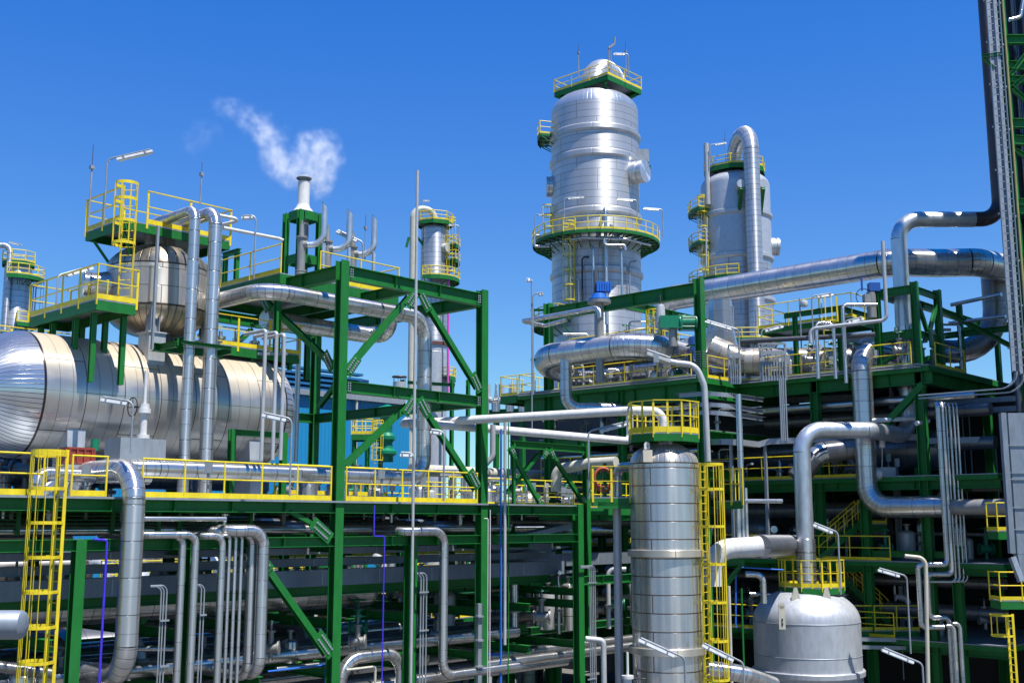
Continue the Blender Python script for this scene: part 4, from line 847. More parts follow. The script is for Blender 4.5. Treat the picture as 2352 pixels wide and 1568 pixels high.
platform('long upper deck with yellow rails under the looped pipe', [(XL - .4, YL - .1), (XL + 12, YL - .1), (XL + 12, 42.6), (XL - .4, 42.6)], ZP, edges=[[(XL - .35, YL + .35), (XL - .35, 39.2)], [(XL - .35, 41.3), (XL - .35, 42.5), (XL + 3, 42.5)], [(XL + .5, YL - .05), (XR, YL - .05)]], edge=.25, sp=1.9, toe=.14)
# right-hand deck
YC = 21.0
cols = [(XR, YC + .3, 0, ZP - .3, .4), (XR + 8, YC + .3, 0, ZP - .3, .4), (XR, 26.5, 0, ZP - .3, .4), (XR + 8, 30, 0, ZP - .3, .4), (XR + 16, 22, 0, ZP - .3, .4), (XR + 16, 30, 0, ZP - .3, .4)]
bm = [(W(XR, YC - .3, 16.5), W(XR, YL, 16.5), .6, .3), (W(XR + .2, YC, 16.5), W(XR + 16, YC, 16.5), .6, .3)]
for z_, h_ in ((11.75, .55), (8.0, .5), (4.6, .5)):
    bm += [(W(XR, YC - 3, z_), W(XR, YL + 8, z_), h_, .3), (W(XR + .2, YC, z_), W(XR + 16, YC, z_), h_, .3), (W(XR + 8, YC, z_), W(XR + 8, YL + 8, z_), h_, .3)]
frame('large dark green multi-storey process structure at right behind the arched pipes', cols, bm, [(W(XR - .02, YC + .1, 16.2), W(XR - .0, YC + 3.3, 13.3), .3, .3, 'x')], name='process_structure', cat='structure')
platform('right-hand upper deck with yellow rails beside the braced pipe tower', [(XR - .35, YC - .3), (XR + 16, YC - .3), (XR + 16, YL + .3), (XR - .35, YL + .3)], ZP, edges=[[(XR - .3, YL - .2), (XR - .3, 25.3)], [(XR - .3, 23.9), (XR - .3, 21.5)], [(XR + .6, YC - .25), (XR + 4, YC - .25)]], edge=.25, sp=1.7)
for i, (z_, lab) in enumerate(((12.1, 'middle storey deck with yellow rails deep in the right-hand structure'), (8.3, 'lower storey deck of the right-hand structure beside the stairs'), (4.9, 'lowest deck with yellow rails in the dark at bottom right'))):
    platform(lab, [(XR - .3, YC - 3), (XR + 18, YC - 3), (XR + 18, YL + 9), (XR - .3, YL + 9)], z_, edges=[[(XR - .25, YL + 6), (XR - .25, YC + (2 if i else 3))]], edge=.2, sp=1.9)
# braced pipe tower round the riser
pa = V((XR, YC + .3, 0)); wy = 1.85; wx = 2.6; zt_ = P(2120, 640, 50).z
p4 = [(XR, YC + .3), (XR, YC + .3 + wy), (XR + wx, YC + .3), (XR + wx, YC + .3 + wy)]
cols = [(x, y, ZP, zt_ + (.1 if i != 1 else .25), .3) for i, (x, y) in enumerate(p4)]
bm = []
for z_ in (zt_ - .25, zt_ - 2.3):
    bm += [(W(XR, YC + .45, z_), W(XR, YC + .15 + wy, z_), .4, .22), (W(XR + .15, YC + .3, z_), W(XR + wx - .15, YC + .3, z_), .28, .2), (W(XR + .15, YC + .3 + wy, z_), W(XR + wx - .15, YC + .3 + wy, z_), .3, .2)]
xm_ = XR + wx / 2; yq = YC + .3; zm_ = zt_ - 2.6
brc = [(W(XR + .15, yq, zt_ - .6), W(xm_ - .1, yq, zm_ + .5), .16, .18, 'y'), (W(XR + wx - .15, yq, zt_ - .6), W(xm_ + .1, yq, zm_ + .5), .16, .18, 'y'), (W(XR + .15, yq, ZP + .2), W(xm_ - .1, yq, zm_ - .7), .16, .18, 'y'), (W(XR + wx - .15, yq, ZP + .2), W(xm_ + .1, yq, zm_ - .7), .16, .18, 'y'),
       (W(XR, YC + .6 + wy - .3, ZP + .2), W(XR, YC + .3 + wy / 2, zm_ - .5), .18, .18, 'x')]
fr = frame('green braced tower with X-shaped bracing guiding the tall riser at right', cols, bm, brc)
plate(fr, W(xm_, yq - .12, zm_ + .2), V((0, 0, 1)), .9, .5, ny); plate(fr, W(xm_, yq - .12, zm_ - .75), V((0, 0, 1)), .8, .45, ny)
# ================================================================ BIG PIPES ON THE RIGHT
z_ = 18.75
pipe('fat shiny pipe bent in a long horizontal hairpin in front of the right frame', [W(52, 32.6, 18.3), W(50.5, 32.6, 18.3), W(44.9, 33.0, 18.75), W(44.9, 40.3, 18.75), W(48.3, 40.3, 18.0), W(48.3, 34, 18.0)], r=.67, m='clad_fine', br=1.75, n=40)
pipe('silver pipe dropping from the hairpin pipe and turning right below the deck', [W(44.6, 37.75, 18.4), ('z', 938), ('r', 1500)], w=27, m='clad_fine', br=.7, n=24)
p0 = PX(1512, 672, 53.4); p1 = PX(2050, 607, 53.4); p1.z = p0.z = 22.85
pipe('long fat insulated transfer pipe crossing the sky at right', [V((p0.x, p0.y, 18.6)), p0, p1, p1 + RT * 2.3 + FH * .2, p1 + RT * 4.2 + FH * .0, p1 + RT * 9 + FH * 3], r=.71, br=1.2, n=40, m='clad')
Q0 = P(2084, 900, 52.7); zq = P(2075, 504, 52.7).z; v2 = P(1852, 1300, 50)
pr_ = P(2299, 504, 52.7); prt = V((pr_.x, pr_.y, zq))
pipe('smooth silver pipe rising from the domed vessel, arching right and high into the sky', [V((v2.x, v2.y, P(1852, 1352, 50).z)), V((v2.x, v2.y, P(1852, 987, 50).z)), P(2000, 988, 50.6), V((Q0.x, Q0.y, P(2085, 1003, 52.7).z)), V((Q0.x, Q0.y, zq)), prt - RT * 1.3], r=.375, m='alu', br=1.0, n=36)
pipe('dark brown pipe elbow turning up and climbing out of view at the right edge', [prt - RT * 1.3 + V((0, 0, .01)), prt + V((0, 0, .01)), V((prt.x, prt.y, 45))], r=.36, m='umber', br=.95, n=28)
k0 = P(2085, 870, 52.7).z - .5; k1 = P(2085, 752, 52.7).z; mb = MB(); mb.rev(V((Q0.x, Q0.y, 0)), [(.376, k0), (.44, k0), (.44, k1), (.376, k1)], n=36); tag(mb.build('insulation_sleeve', 'vessel'), 'shiny sleeve round the smooth riser inside the braced tower', 'sleeve')
mb = MB(); mb.rev(V((v2.x, v2.y, 0)), [(r_, P(1852, v_, 50).z) for r_, v_ in ((.376, 1236), (.425, 1238), (.425, 1330), (.47, 1330), (.47, 1334), (.4, 1334), (.4, 1341), (.49, 1341), (.49, 1346), (.34, 1346))], n=36); tag(mb.build('insulation_sleeve', 'vessel'), 'shiny flanged sleeve round the arched pipe above the domed vessel', 'sleeve')
pipe('thin white bypass pipe curling flat behind the arched silver pipe', [P(2000, 966, 52), P(2100, 960, 52), P(2137, 966, 51.5), P(2105, 972, 51)], r=.11, m='white', n=12, parts=False, name='bypass_pipe', br=.2)
s0 = P(1976, 800, 52.3); pipe('shiny pipe with gooseneck top and long horizontal foot, right of the arched silver pipe', [V((s0.x, s0.y, P(1976, 805, 52.3).z)) + FH * 2.6 + RT * 2.6, V((s0.x, s0.y, P(1976, 802, 52.3).z)), V((s0.x, s0.y, P(1976, 1164, 52.3).z)), ('y', 2172)], r=.475, br=1.05, n=36, m='clad')
a = walk(V((s0.x, s0.y, P(1976, 1166, 52.3).z)), 'y', 2171); pipe('dull bare pipe continuing right from the horizontal foot of the shiny gooseneck pipe', [a, a - AX['y'] * 9], r=.33, m='valve', n=20, parts=False, name='bare_pipe')
t = T('pipe_trunnion', 'short capped stub with flat end plate on the gooseneck pipe', 'stub', P(1995, 1088, 52.3)); a = P(1992, 1088, 52.3)
mb = MB(); mb.cyl(a, a + RT * .6 + FH * 0, .28, 20); mb.cyl(a + RT * .42, a + RT * .5, .31, 20); mb.build('stub', 'pipe_grey', t); mb = MB(); mb.box(a + RT * .95, .7, .1, .62, (RT, FH, AX['z'])); mb.build('end_plate', 'galv', t)
mb = MB(); mb.cyl(P(2026, 1075, 52.3), P(2026, 1010, 52.3), .02, 6); mb.cyl(P(2026, 1028, 52.3), P(2026, 1005, 52.3), .14, 12); mb.build('spring_hanger', 'white', t)
# thick curved pipe at far right, tower shade put in as darker cladding
b = P(2281, 640, 57.6); pipe('very fat dark curved pipe sweeping down and left behind the cable ladders', [V((b.x, b.y, P(2281, 600, 57.6).z)), V((b.x, b.y, P(2281, 812, 57.6).z)), P(2150, 806, 57.6)], r=.6, br=2.2, n=36, m='dark_clad')
# horizontal stained pipe on deck
pipe('fat beige stained pipe lying on the upper deck behind the yellow rails', [P(1630, 800, 57.5), P(1700, 832, 57.2), P(1960, 830, 55.5)], r=.72, m='hot_vessel', me='hot_head', br=1.2, n=32)
t = T('hopper', 'tall tapered shiny hood rising from the deck right of the green column', 'hood', P(1660, 850, 57.8)); c_ = P(1658, 840, 58.0)
mb = MB(); mb.rev(V((c_.x, c_.y, 0)), [(.95, P(1658, 860, 58).z), (.9, P(1658, 800, 58).z), (.62, P(1658, 740, 58).z), (.62, P(1658, 690, 58).z)], n=8); mb.build('body', 'clad_fine', t)
t = T('blue_cylinder', 'glossy dark blue upright cylinder left of the tall green column', 'cylinder', P(1597, 860, 56.5)); c_ = P(1598, 850, 56.3)
mb = MB(); mb.rev(V((c_.x, c_.y, 0)), [(.36, P(1598, 870, 56.3).z), (.36, P(1598, 782, 56.3).z), (.3, P(1598, 774, 56.3).z), (.02, P(1598, 770, 56.3).z)], n=28); mb.build('body', 'navy', t)
# spring can and green actuator
a = P(1518, 745, 56); t = T('spring_hanger', 'white cylindrical spring can hanging from the big green beam', 'hanger', V((a.x, a.y, P(1518, 745, 56).z)))
mb = MB(); mb.rev(V((a.x, a.y, 0)), [(.02, a.z), (.28, a.z), (.32, a.z + .1), (.26, a.z + .12), (.24, a.z + .3), (.2, a.z + .95), (.18, a.z + 1.0), (.02, a.z + 1.02)], n=20); mb.build('can', 'pipe_grey', t)
mb = MB(); mb.cyl(a - V((0, 0, .9)), a + V((0, 0, 1.5)), .03, 8); mb.build('rod', 'dark_metal', t)
t = T('valve_actuator', 'bright green horizontal pneumatic valve actuator under the big green beam', 'actuator', P(1560, 745, 55.2)); a = P(1545, 741, 55.2)
mb = MB(); mb.box(a + RT * -.1, 1.1, .7, .62, (RT, FH, AX['z'])); mb.build('gearbox', 'teal_green', t)
mb = MB(); mb.cyl(a + RT * .3, a + RT * 1.15, .36, 24); mb.cyl(a + RT * .3, a + RT * .36, .42, 24); mb.cyl(a + RT * 1.1, a + RT * 1.18, .42, 24); mb.build('cylinder', 'teal_green', t)
for k in range(5): mb = MB(); an = k * 2 * math.pi / 5; o_ = FH * (.4 * math.cos(an)) + V((0, 0, .4 * math.sin(an))); mb.cyl(a + RT * .3 + o_, a + RT * 1.2 + o_, .025, 6); mb.build('tie_rod', 'teal_green', t)
mb = MB(); mb.cyl(a + RT * 1.18, a + RT * 1.6, .12, 12); mb.cyl(a + RT * 1.3, a + RT * 1.36, .2, 12); mb.build('end_cap', 'teal_green', t)
mb = MB(); mb.cyl(a - V((0, 0, .35)), a - V((0, 0, 1.2)), .22, 16); mb.build('stem', 'valve', t)
# blue motor
t = T('blue_motor', 'bright blue electric motor standing above the big green beam before the tallest tower', 'motor', P(1378, 675, 57)); a = P(1376, 684, 57)
mb = MB(); mb.rev(V((a.x, a.y, 0)), [(.02, a.z + .3), (.35, a.z + .2), (.4, a.z), (.55, a.z - .05), (.55, a.z - .12)], n=20); mb.build('base', 'blue_pipe', t)
mb = MB(); mb.box(a + RT * .22 + V((0, 0, .55)), .75, .5, .5, (RT, FH, AX['z'])); mb.build('housing', 'blue_pipe', t)
for k in range(6): mb = MB(); mb.box(a + RT * (-.1 + k * .13) + V((0, 0, .55)) - FH * .27, .03, .05, .5, (RT, FH, AX['z'])); mb.build('cooling_fin', 'blue_pipe', t)
mb = MB(); mb.cyl(a - RT * .2, a - RT * .2 + V((0, 0, 1.45)), .09, 10); mb.build('shaft', 'dark_metal', t)
mb = MB(); mb.cyl(V((a.x, a.y, ZP)), a - V((0, 0, .1)), .22, 14); mb.cyl(a - V((0, 0, .3)), a - V((0, 0, .14)), .6, 20); mb.build('mounting', 'valve', t)
# ---------------------------------------------------------------- V1 tall vessel with yellow platform
dv = 41.0; c_ = P(1528, 1200, dv); c1 = V((c_.x, c_.y, 0)); rv = 1.235
t = T('tall_vessel', 'tall shiny upright vessel with stained bands and ribbed dome, beside a yellow caged ladder', 'vessel', (c1.x, c1.y, 0))
fv = lambda v: P(1528, v, dv - rv).z
z0, z1, z2, z3 = 0, fv(1500), fv(1272), fv(1063)
for a, b in ((0, z1), (z1, z2), (z2, z3)): mb = MB(); mb.rev(c1, [(rv, a), (rv, b)], n=72, v0=a * .43); mb.build('shell', 'vessel', t)
mb = MB(); mb.rev(c1, domeprof(rv, z3, .66, 14), n=72, gores=40); mb.build('top_head', 'vessel_head', t)
for z in (z1, z2): mb = MB(); mb.rev(c1, [(rv, z - .12), (rv + .12, z - .1), (rv + .12, z + .12), (rv + .1, z + .14), (rv, z + .14)], n=72); mb.build('stiffener_ring', 'band', t)
q = c1 - FH * 1.0 - RT * .72 + V((0, 0, z3 + .25)); mb = MB(); mb.box(q, .32, .4, .42, (RT, FH, AX['z'])); mb.build('lug_cover', 'band', t)
q = c1 - FH * .98 - RT * .72 + V((0, 0, z3 + .58)); mb = MB(); mb.box(q, .2, .04, .16, (RT, FH, AX['z'])); mb.cyl(q + V((0, 0, .08)) - FH * .02, q + V((0, 0, .08)) + FH * .02, .1, 16); mb.build('lifting_lug', 'white', t)
mb = MB(); mb.cyl(c1 + RT * .15 - FH * .5 + V((0, 0, z3 + .4)), c1 + RT * .15 - FH * .5 + V((0, 0, z3 + .95)), .1, 12); mb.build('nozzle', 'pipe_grey', t)
zp = fv(992); ringplat('octagonal green platform with bold yellow railing crowning the tall shiny vessel', c1, .2, 1.3, zp, -22.5, 337.5, nseg=8, sp=.55, edge=.26, flat=True, toe=.2, h=1.14, br=False)
pipe('white painted pipe running right to the railed top of the tall shiny vessel', [c1 + V((0, 0, zp + .1)), c1 + V((0, 0, P(1470, 944, 41).z)), P(1448, 943, 41.0), P(928, 973, 43.9), P(934, 966, 48)], r=.163, m='white', n=20, br=.42)
pl_ = [PY(1000, 979, 31.1), PY(1447, 1014, 31.1)]; pl_[0].z = pl_[1].z = 13.65; pipe('lower white pipe passing behind the steel column to an elbow by the tall vessel', [pl_[0], pl_[1], pl_[1] + V((0, 0, 1.3))], r=.165, m='white', n=20, br=.3)
pipe('grey cane-shaped pipe curving down to the head of the caged ladder', [P(1506, 824, 43.5), P(1556, 834, 43.3), P(1598, 838, 43.2), P(1618, 885, 43.2), P(1626, 1060, 43.2)], w=14, m='pipe_grey', n=18, parts=False, name='drain_pipe', br=1.1)
t = T('strip_lamp', 'thick white lamp fitting lying along the start of the cane-shaped pipe', 'lamp', P(1505, 820, 43)); a = P(1486, 811, 43.1); b = P(1540, 830, 43.1)
mb = MB(); mb.bar(a, b, .2, .12); mb.build('lamp_head', 'lamp_white', t); mb = MB(); mb.tube([a + V((0, 0, .15)), b + V((0, 0, .15))], .03, 8); mb.build('conduit', 'galv', t); mb = MB(); mb.box(P(1507, 822, 42.9), .2, .1, .34, (RT, FH, AX['z'])); mb.build('end_plate', 'galv', t)
fl_ = (RT * .85 - FH * .52).normalized(); lb = P(1619, 1300, 40.6)
cageladder('bold yellow caged ladder hugging the right side of the tall shiny vessel', V((lb.x, lb.y, P(1619, 1640, 40.6).z)), P(1619, 1063, 40.6).z, fl_, wid=.5, cage0=1.2, rad=.4, hs=1.3, nb=7, r=.03, hoopw=.09)
# side platform left with hose
a = P(1362, 1143, 41.0); b = P(1448, 1143, 41.0)
tp = platform('small green side platform with yellow railing left of the tall vessel', [(a.x, a.y), (b.x, b.y), (b.x + FH.x * 1.1, b.y + FH.y * 1.1), (a.x + FH.x * 1.1, a.y + FH.y * 1.1)], P(1400, 1141, 41).z, edges=[[(b.x, b.y), (a.x, a.y), (a.x + FH.x * 1.1, a.y + FH.y * 1.1)]], edge=.26, flat=True, sp=.8, toe=0, h=1.1)
mb = MB(); mb.bar(P(1373, 1160, 41.1), P(1448, 1160, 41.1), .2, .24); mb.build('bearer', 'green', tp)
t = T('hose_reel', 'coiled red hose hanging on a green post on the side platform', 'hose', P(1385, 1140, 41.6)); a = P(1386, 1096, 41.5)
for k in range(6):
    mb = MB(); rr = .30 + .035 * (k % 3); n = 28; mb.tube([a + FH * (k * .02) + V((0, 0, -.02 * k)) + RT * (rr * math.cos(2 * math.pi * i / n)) + V((0, 0, 1.12 * rr * math.sin(2 * math.pi * i / n))) for i in range(n + 1)], .022, 6, cap=False); mb.build('hose_coil', 'hose', t)
mb = MB(); mb.H(P(1389, 1145, 41.7), P(1389, 1063, 41.7), .14, .14, up=RT); mb.build('post', 'green', t)
for (u, v) in ((1363, 1080), (1400, 1075), (1392, 1121)): mb = MB(); mb.box(P(u, v, 41.4), .1, .08, .05, (RT, FH, AX['z'])); mb.build('tie', 'teal_green', t)
a = P(1655, 1148, 42.4); b = P(1706, 1150, 41.4)
tp = platform('small green side platform with yellow railing right of the caged ladder', [(a.x, a.y), (b.x, b.y), (b.x + FH.x * 1.3, b.y + FH.y * 1.3), (a.x + FH.x * 1.3, a.y + FH.y * 1.3)], P(1690, 1148, 41.6).z, edges=[[(a.x, a.y), (b.x, b.y), (b.x + FH.x * 1.3, b.y + FH.y * 1.3)]], edge=.26, flat=True, sp=.7, toe=0, h=1.15)
pipe('shiny elbow pipe entering the tall vessel from the left side platform', [P(1418, 1140, 42.2), ('z', 1072), P(1455, 1072, 41.6)], w=22, n=24, br=.35, m='clad_small')
# ---------------------------------------------------------------- V2 domed vessel
dv = 50.0; c_ = P(1855, 1500, dv); c2 = V((c_.x, c_.y, 0)); rv = 2.25
t = T('domed_vessel', 'wide matt silver vessel with smooth dome at the foot of the arched pipe', 'vessel', (c2.x, c2.y, 0)); fv = lambda v: P(1855, v, dv - rv).z
zt2 = fv(1434)
mb = MB(); mb.rev(c2, [(rv, 0), (rv, zt2)], n=80); mb.build('shell', 'alu_pale', t)
mb = MB(); mb.rev(c2, [(rv * math.cos(a), zt2 + rv * .62 * math.sin(a)) for a in [i * math.pi / 2 / 16 for i in range(16)]] + [(.03, zt2 + rv * .62)], n=80); mb.build('top_head', 'alu_pale', t)
for z in (zt2 - .02, fv(1514)): mb = MB(); mb.rev(c2, [(rv + .002, z - .02), (rv + .012, z - .01), (rv + .012, z + .01), (rv + .002, z + .02)], n=80); mb.build('weld_seam', 'galv', t)
mb = MB(); mb.rev(c2, [(rv, fv(1568)), (rv + .1, fv(1562)), (rv + .11, fv(1551)), (rv + .08, fv(1549)), (rv, fv(1549))], n=80); mb.build('skirt_band', 'alu_pale', t)
for s, u in ((-1, 1827), (1, 1898)):
    q = P(u, 1360, 48.6); mb = MB(); a = FH * .04
    pts_ = [q - RT * .2 - V((0, 0, .32)), q + RT * .2 - V((0, 0, .32)), q + RT * .07 + V((0, 0, .2)), q - RT * .07 + V((0, 0, .2))]
    mb.add([p - a for p in pts_] + [p + a for p in pts_], [(0, 1, 2, 3), (7, 6, 5, 4), (0, 4, 5, 1), (1, 5, 6, 2), (2, 6, 7, 3), (3, 7, 4, 0)]); mb.build('lifting_lug', 'cream', t)
q = P(1796, 1417, 47.8); mb = MB(); mb.box(q, .27, .06, .95, (RT, FH, AX['z'])); mb.cyl(q + V((0, 0, .47)) - FH * .03, q + V((0, 0, .47)) + FH * .03, .135, 16); mb.build('name_bracket', 'cream', t)
mb = MB(); mb.box(q + V((0, 0, -.1)) - FH * .04, .05, .03, .12, (RT, FH, AX['z'])); mb.box(q + V((0, 0, -.27)) - FH * .04, .06, .03, .1, (RT, FH, AX['z'])); mb.build('slot', 'black', t)
c3 = V((v2.x, v2.y, 0)) + RT * .2
ringplat('octagonal green platform with bold yellow railing around the foot of the arched pipe', c3, .5, 1.36, P(1864, 1349, 48.7).z, -22.5, 337.5, nseg=10, sp=.5, edge=.24, flat=True, toe=.16, h=1.12, br=False)
mb = MB(); n = 20; a = P(1893, 1322, 49.6); [mb.tube([a + FH * (k * .03) + RT * ((.2 + .02 * k) * math.cos(2 * math.pi * i / n)) + V((0, 0, (.38 + .01 * k) * math.sin(2 * math.pi * i / n))) for i in range(n + 1)], .014, 5, cap=False) for k in range(4)]; tag(mb.build('cable_coil', 'black'), 'coil of black cable hung on the small platform of the domed vessel', 'cable')
pipe('white elbow pipe joining a dark pipe behind the caged ladder', [P(1634, 1345, 43.5), P(1634, 1262, 43.5), P(1745, 1254, 44.0)], r=.385, m='white', br=.85, n=32)
a = P(1745, 1254, 44.0); pipe('dark shiny pipe continuing right from the white elbow', [a, P(1850, 1250, 55)], r=.45, m='dark_clad', n=32)
# ================================================================ INSIDE THE NEAR PIPE RACK
def yp(u, v, y): return PY(u, v, y)
def tray(label, p, q, h=.4, w=.5, m='tray', ribs=True, name='cable_tray', group=None):
    t = T(name, label, 'cable tray', p, group); d = (q - p).normalized(); sd = d.cross(AX['z']).normalized(); L = (q - p).length; L0 = (p + q) / 2
    mb = MB(); mb.bar(p, q, .012, h); mb.bar(p + V((0, 0, h / 2 + .006)) - sd * .02, q + V((0, 0, h / 2 + .006)) - sd * .02, .06, .012); mb.bar(p - V((0, 0, h / 2 + .006)) - sd * .02, q - V((0, 0, h / 2 + .006)) - sd * .02, .06, .012); mb.build('side_rail', m, t)
    mb = MB(); o = sd * (-w); mb.bar(p + o, q + o, .012, h); mb.build('side_rail', m, t)
    mb = MB(); mb.bar(p + o / 2 - V((0, 0, h * .3)), q + o / 2 - V((0, 0, h * .3)), w - .03, .03); mb.build('tray_bottom', m, t)
    if ribs:
        k = max(1, int(L / 2.4)); mb = None
        for i in range(1, k):
            mb = MB(); mb.box(p + d * (L * i / k) + sd * .014, .05, .014, h * .86, (d, sd, AX['z'])); mb.build('joint_strap', 'galv', t)
    return t
def xr(u0, u1, v, y):   # horizontal line along X at Y=y whose height is read at u0
    a = PY(u0, v, y); b = PY(u1, v, y); return a, V((b.x, y, a.z))
TG = 'cable trays along the near pipe rack'
a, b = W(4, 31.5, 8.15), W(37, 31.5, 8.15); tray('deep grey cable tray running the whole pipe rack, widest and lowest of three', a, b, .52, .7, group=TG)
tray('middle grey cable tray of three along the pipe rack', W(4, 32.0, 8.66), W(37, 32.0, 8.66), .24, .6, group=TG)
tray('topmost narrow grey cable tray of three along the pipe rack', W(4, 31.7, 9.05), W(37, 31.7, 9.05), .2, .6, group=TG)
fp_ = pipe('fat dark insulated pipe with round end lying low in the pipe rack', [W(3, 33.6, 7.46), W(28.0, 33.6, 7.46)], r=.52, m='clad', n=32)
mb = MB(); mb.rev(W(28.0, 33.6, 7.46), [(.52, 0), (.5, .12), (.4, .27), (.22, .36), (.02, .38)], n=28, ax=AX['x']); mb.build('end_cap', 'clad', fp_)
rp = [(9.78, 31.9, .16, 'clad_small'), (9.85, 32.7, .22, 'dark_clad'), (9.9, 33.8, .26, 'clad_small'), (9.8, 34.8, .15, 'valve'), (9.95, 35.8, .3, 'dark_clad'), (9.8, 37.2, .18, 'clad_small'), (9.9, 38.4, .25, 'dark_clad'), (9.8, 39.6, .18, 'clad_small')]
for i, (z, y, r, m) in enumerate(rp):
    pipe('insulated pipe lying far back on the tier just under the walkway', [W(4, y, z), W(34 + (i % 3), y, z)], r=r, m=m, group='pipes on the upper tier under the walkway', n=14) if i > 1 else \
    pipe(['slim shiny pipe on the tier under the walkway nearest the front beam', 'darker second pipe on the tier under the walkway'][i], [W(4, y, z), W(34, y, z)], r=r, m=m, n=16)
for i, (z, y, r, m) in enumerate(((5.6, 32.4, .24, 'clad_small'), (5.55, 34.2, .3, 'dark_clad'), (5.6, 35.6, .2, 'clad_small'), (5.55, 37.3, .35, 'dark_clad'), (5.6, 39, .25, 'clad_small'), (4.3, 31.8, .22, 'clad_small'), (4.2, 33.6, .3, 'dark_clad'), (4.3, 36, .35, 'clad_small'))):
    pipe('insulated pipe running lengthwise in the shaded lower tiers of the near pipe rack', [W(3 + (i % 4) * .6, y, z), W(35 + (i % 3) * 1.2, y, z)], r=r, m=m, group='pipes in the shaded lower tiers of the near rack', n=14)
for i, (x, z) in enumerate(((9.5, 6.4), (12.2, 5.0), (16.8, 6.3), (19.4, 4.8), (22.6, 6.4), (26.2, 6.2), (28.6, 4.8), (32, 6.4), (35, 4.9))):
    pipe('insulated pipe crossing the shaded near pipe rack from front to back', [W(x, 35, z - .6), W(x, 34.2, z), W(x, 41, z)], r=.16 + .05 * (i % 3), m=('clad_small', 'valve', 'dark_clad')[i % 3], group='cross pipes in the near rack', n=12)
# dark exchangers added behind the left of the rack to fill in its shade
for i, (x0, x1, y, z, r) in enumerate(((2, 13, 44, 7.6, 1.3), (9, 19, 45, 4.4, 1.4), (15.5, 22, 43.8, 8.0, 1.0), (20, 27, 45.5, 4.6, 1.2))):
    t = T('filler_exchanger', ['dark horizontal exchanger behind the caged ladder', 'low dark exchanger behind the big vertical pipe', 'dark exchanger behind the twin risers', 'low dark exchanger behind the green brace'][i], 'heat exchanger', W((x0 + x1) / 2, y, z - r))
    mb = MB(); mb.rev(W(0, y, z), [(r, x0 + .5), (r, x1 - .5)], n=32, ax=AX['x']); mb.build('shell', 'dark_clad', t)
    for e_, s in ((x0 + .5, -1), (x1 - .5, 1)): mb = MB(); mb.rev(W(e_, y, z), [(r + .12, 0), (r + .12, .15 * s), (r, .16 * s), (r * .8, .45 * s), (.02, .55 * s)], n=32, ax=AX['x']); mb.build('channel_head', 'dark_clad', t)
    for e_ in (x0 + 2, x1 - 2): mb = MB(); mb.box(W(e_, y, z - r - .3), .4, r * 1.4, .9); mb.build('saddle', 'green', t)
t = T('dark_backdrop_wall', 'low dark shed wall closing the view behind the left end of the rack', 'building', (12, 48, 0)); mb = MB(); mb.bb((-6, 48, 0), (23.5, 49, 9.6)); mb.build('wall', 'black', t); mb = MB(); mb.bb((-6, 47.9, 9.62), (23.5, 49.1, 9.75)); mb.build('roof_edge', 'tray', t)  # black wall added to keep the gaps between tiers dark
# vertical pipes dropping in front of the rack
pipe('dark shiny pipe low in the rack ending in an elbow beside the thin conduits', [PY(690, 1462, 35), ('x', 974), ('z', 1535), ('dy', 2)], w=34, m='clad_small', n=24, br=.6)
pipe('thin silver pipe low behind the brace foot left of the main green column', [PY(634, 1536, 31), ('x', 752), ('z', 1600)], w=11, m='clad_small', n=14, br=.15)
pipe('bright blue thin line crossing low left of the main green column', [PY(615, 1541, 30.8), ('x', 748), ('z', 1600)], r=.03, m='blue_pipe', n=6, parts=False, name='water_line', br=.05)
pipe('second bright blue thin line crossing low behind the right steel column', [P(1020, 1493, 45), P(1150, 1503, 43.5)], r=.05, m='blue_pipe', n=6, parts=False, name='water_line', br=.05)
pipe('pair member, cream thin pipe hooked below the bending silver pipe', [PY(795, 1538, 30.6), ('x', 862), ('z', 1600)], r=.045, m='cream', n=8, parts=False, name='drain_pipe', br=.1)
mb = MB(); mb.H(W(6, 31.9, 7.7), W(36.4, 31.9, 7.7), .32, .26); tag(mb.build('rack_girder', 'green'), 'deep dark green girder running directly under the widest cable tray', 'girder')
for i in range(16):
    x = 13.5 + i * 1.35; p = W(x, 33.4 + (i * 5 % 3) * .6, 10.62); k = MB(); n_ = 40; k.tube([p - V((0, 0, .75 * j / n_)) + V((.05 * math.cos(j * 1.2), .05 * math.sin(j * 1.2), 0)) for j in range(n_ + 1)], .018, 5)
    tag(k.build('hanger_spring', 'dark_metal'), 'small coiled spring hanger under the walkway', 'spring', 'spring hangers under the walkway')
yv = 30.0
def drop(label, u, w, vt, ul, y=yv, m='clad_small', vb=1600, br=None, grp=None, foot=None, n=20):
    tp = PY(u, vt + w / 2, y); st = walk(tp, 'x', ul); pts = [st + V((0, 2.5, 0)), st, tp, ('z', vb)]
    if foot: pts += [foot]
    return pipe(label, pts, r=w / 2 * (tp - CAMP).dot(FW) / FPX, m=m, br=br, group=grp, n=n, name='riser_pipe')
drop('left one of the twin silver drop pipes right of the big vertical pipe', 420, 18, 1219, 330, y=30.0)
drop('right one of the twin silver drop pipes right of the big vertical pipe', 450, 18, 1219, 405, y=29.9)
drop('silver drop pipe left of the three very thin ones', 511, 17, 1222, 470, y=30.0)
for i, u in enumerate((528, 542, 556)): drop(['leftmost', 'middle', 'rightmost'][i] + ' of three very thin silver drop pipes side by side', u, 8.5, 1225, u - 14, grp='three very thin drop pipes')
drop('fat silver drop pipe half hidden just left of the widest one', 580, 24, 1208, 500, y=30.2, vb=1552, foot=('dy', 3), br=.4)
drop('widest silver drop pipe right of the three thin ones, elbow at its foot', 606, 28, 1204, 530, y=29.85, vb=1548, foot=('dy', 3), br=.5, n=28)
drop('silver drop pipe with round elbow between the slim mast and right steel column', 1020, 21, 1209, 936, y=30.0, vb=1552, foot=('dx', 4), br=.5, n=24)
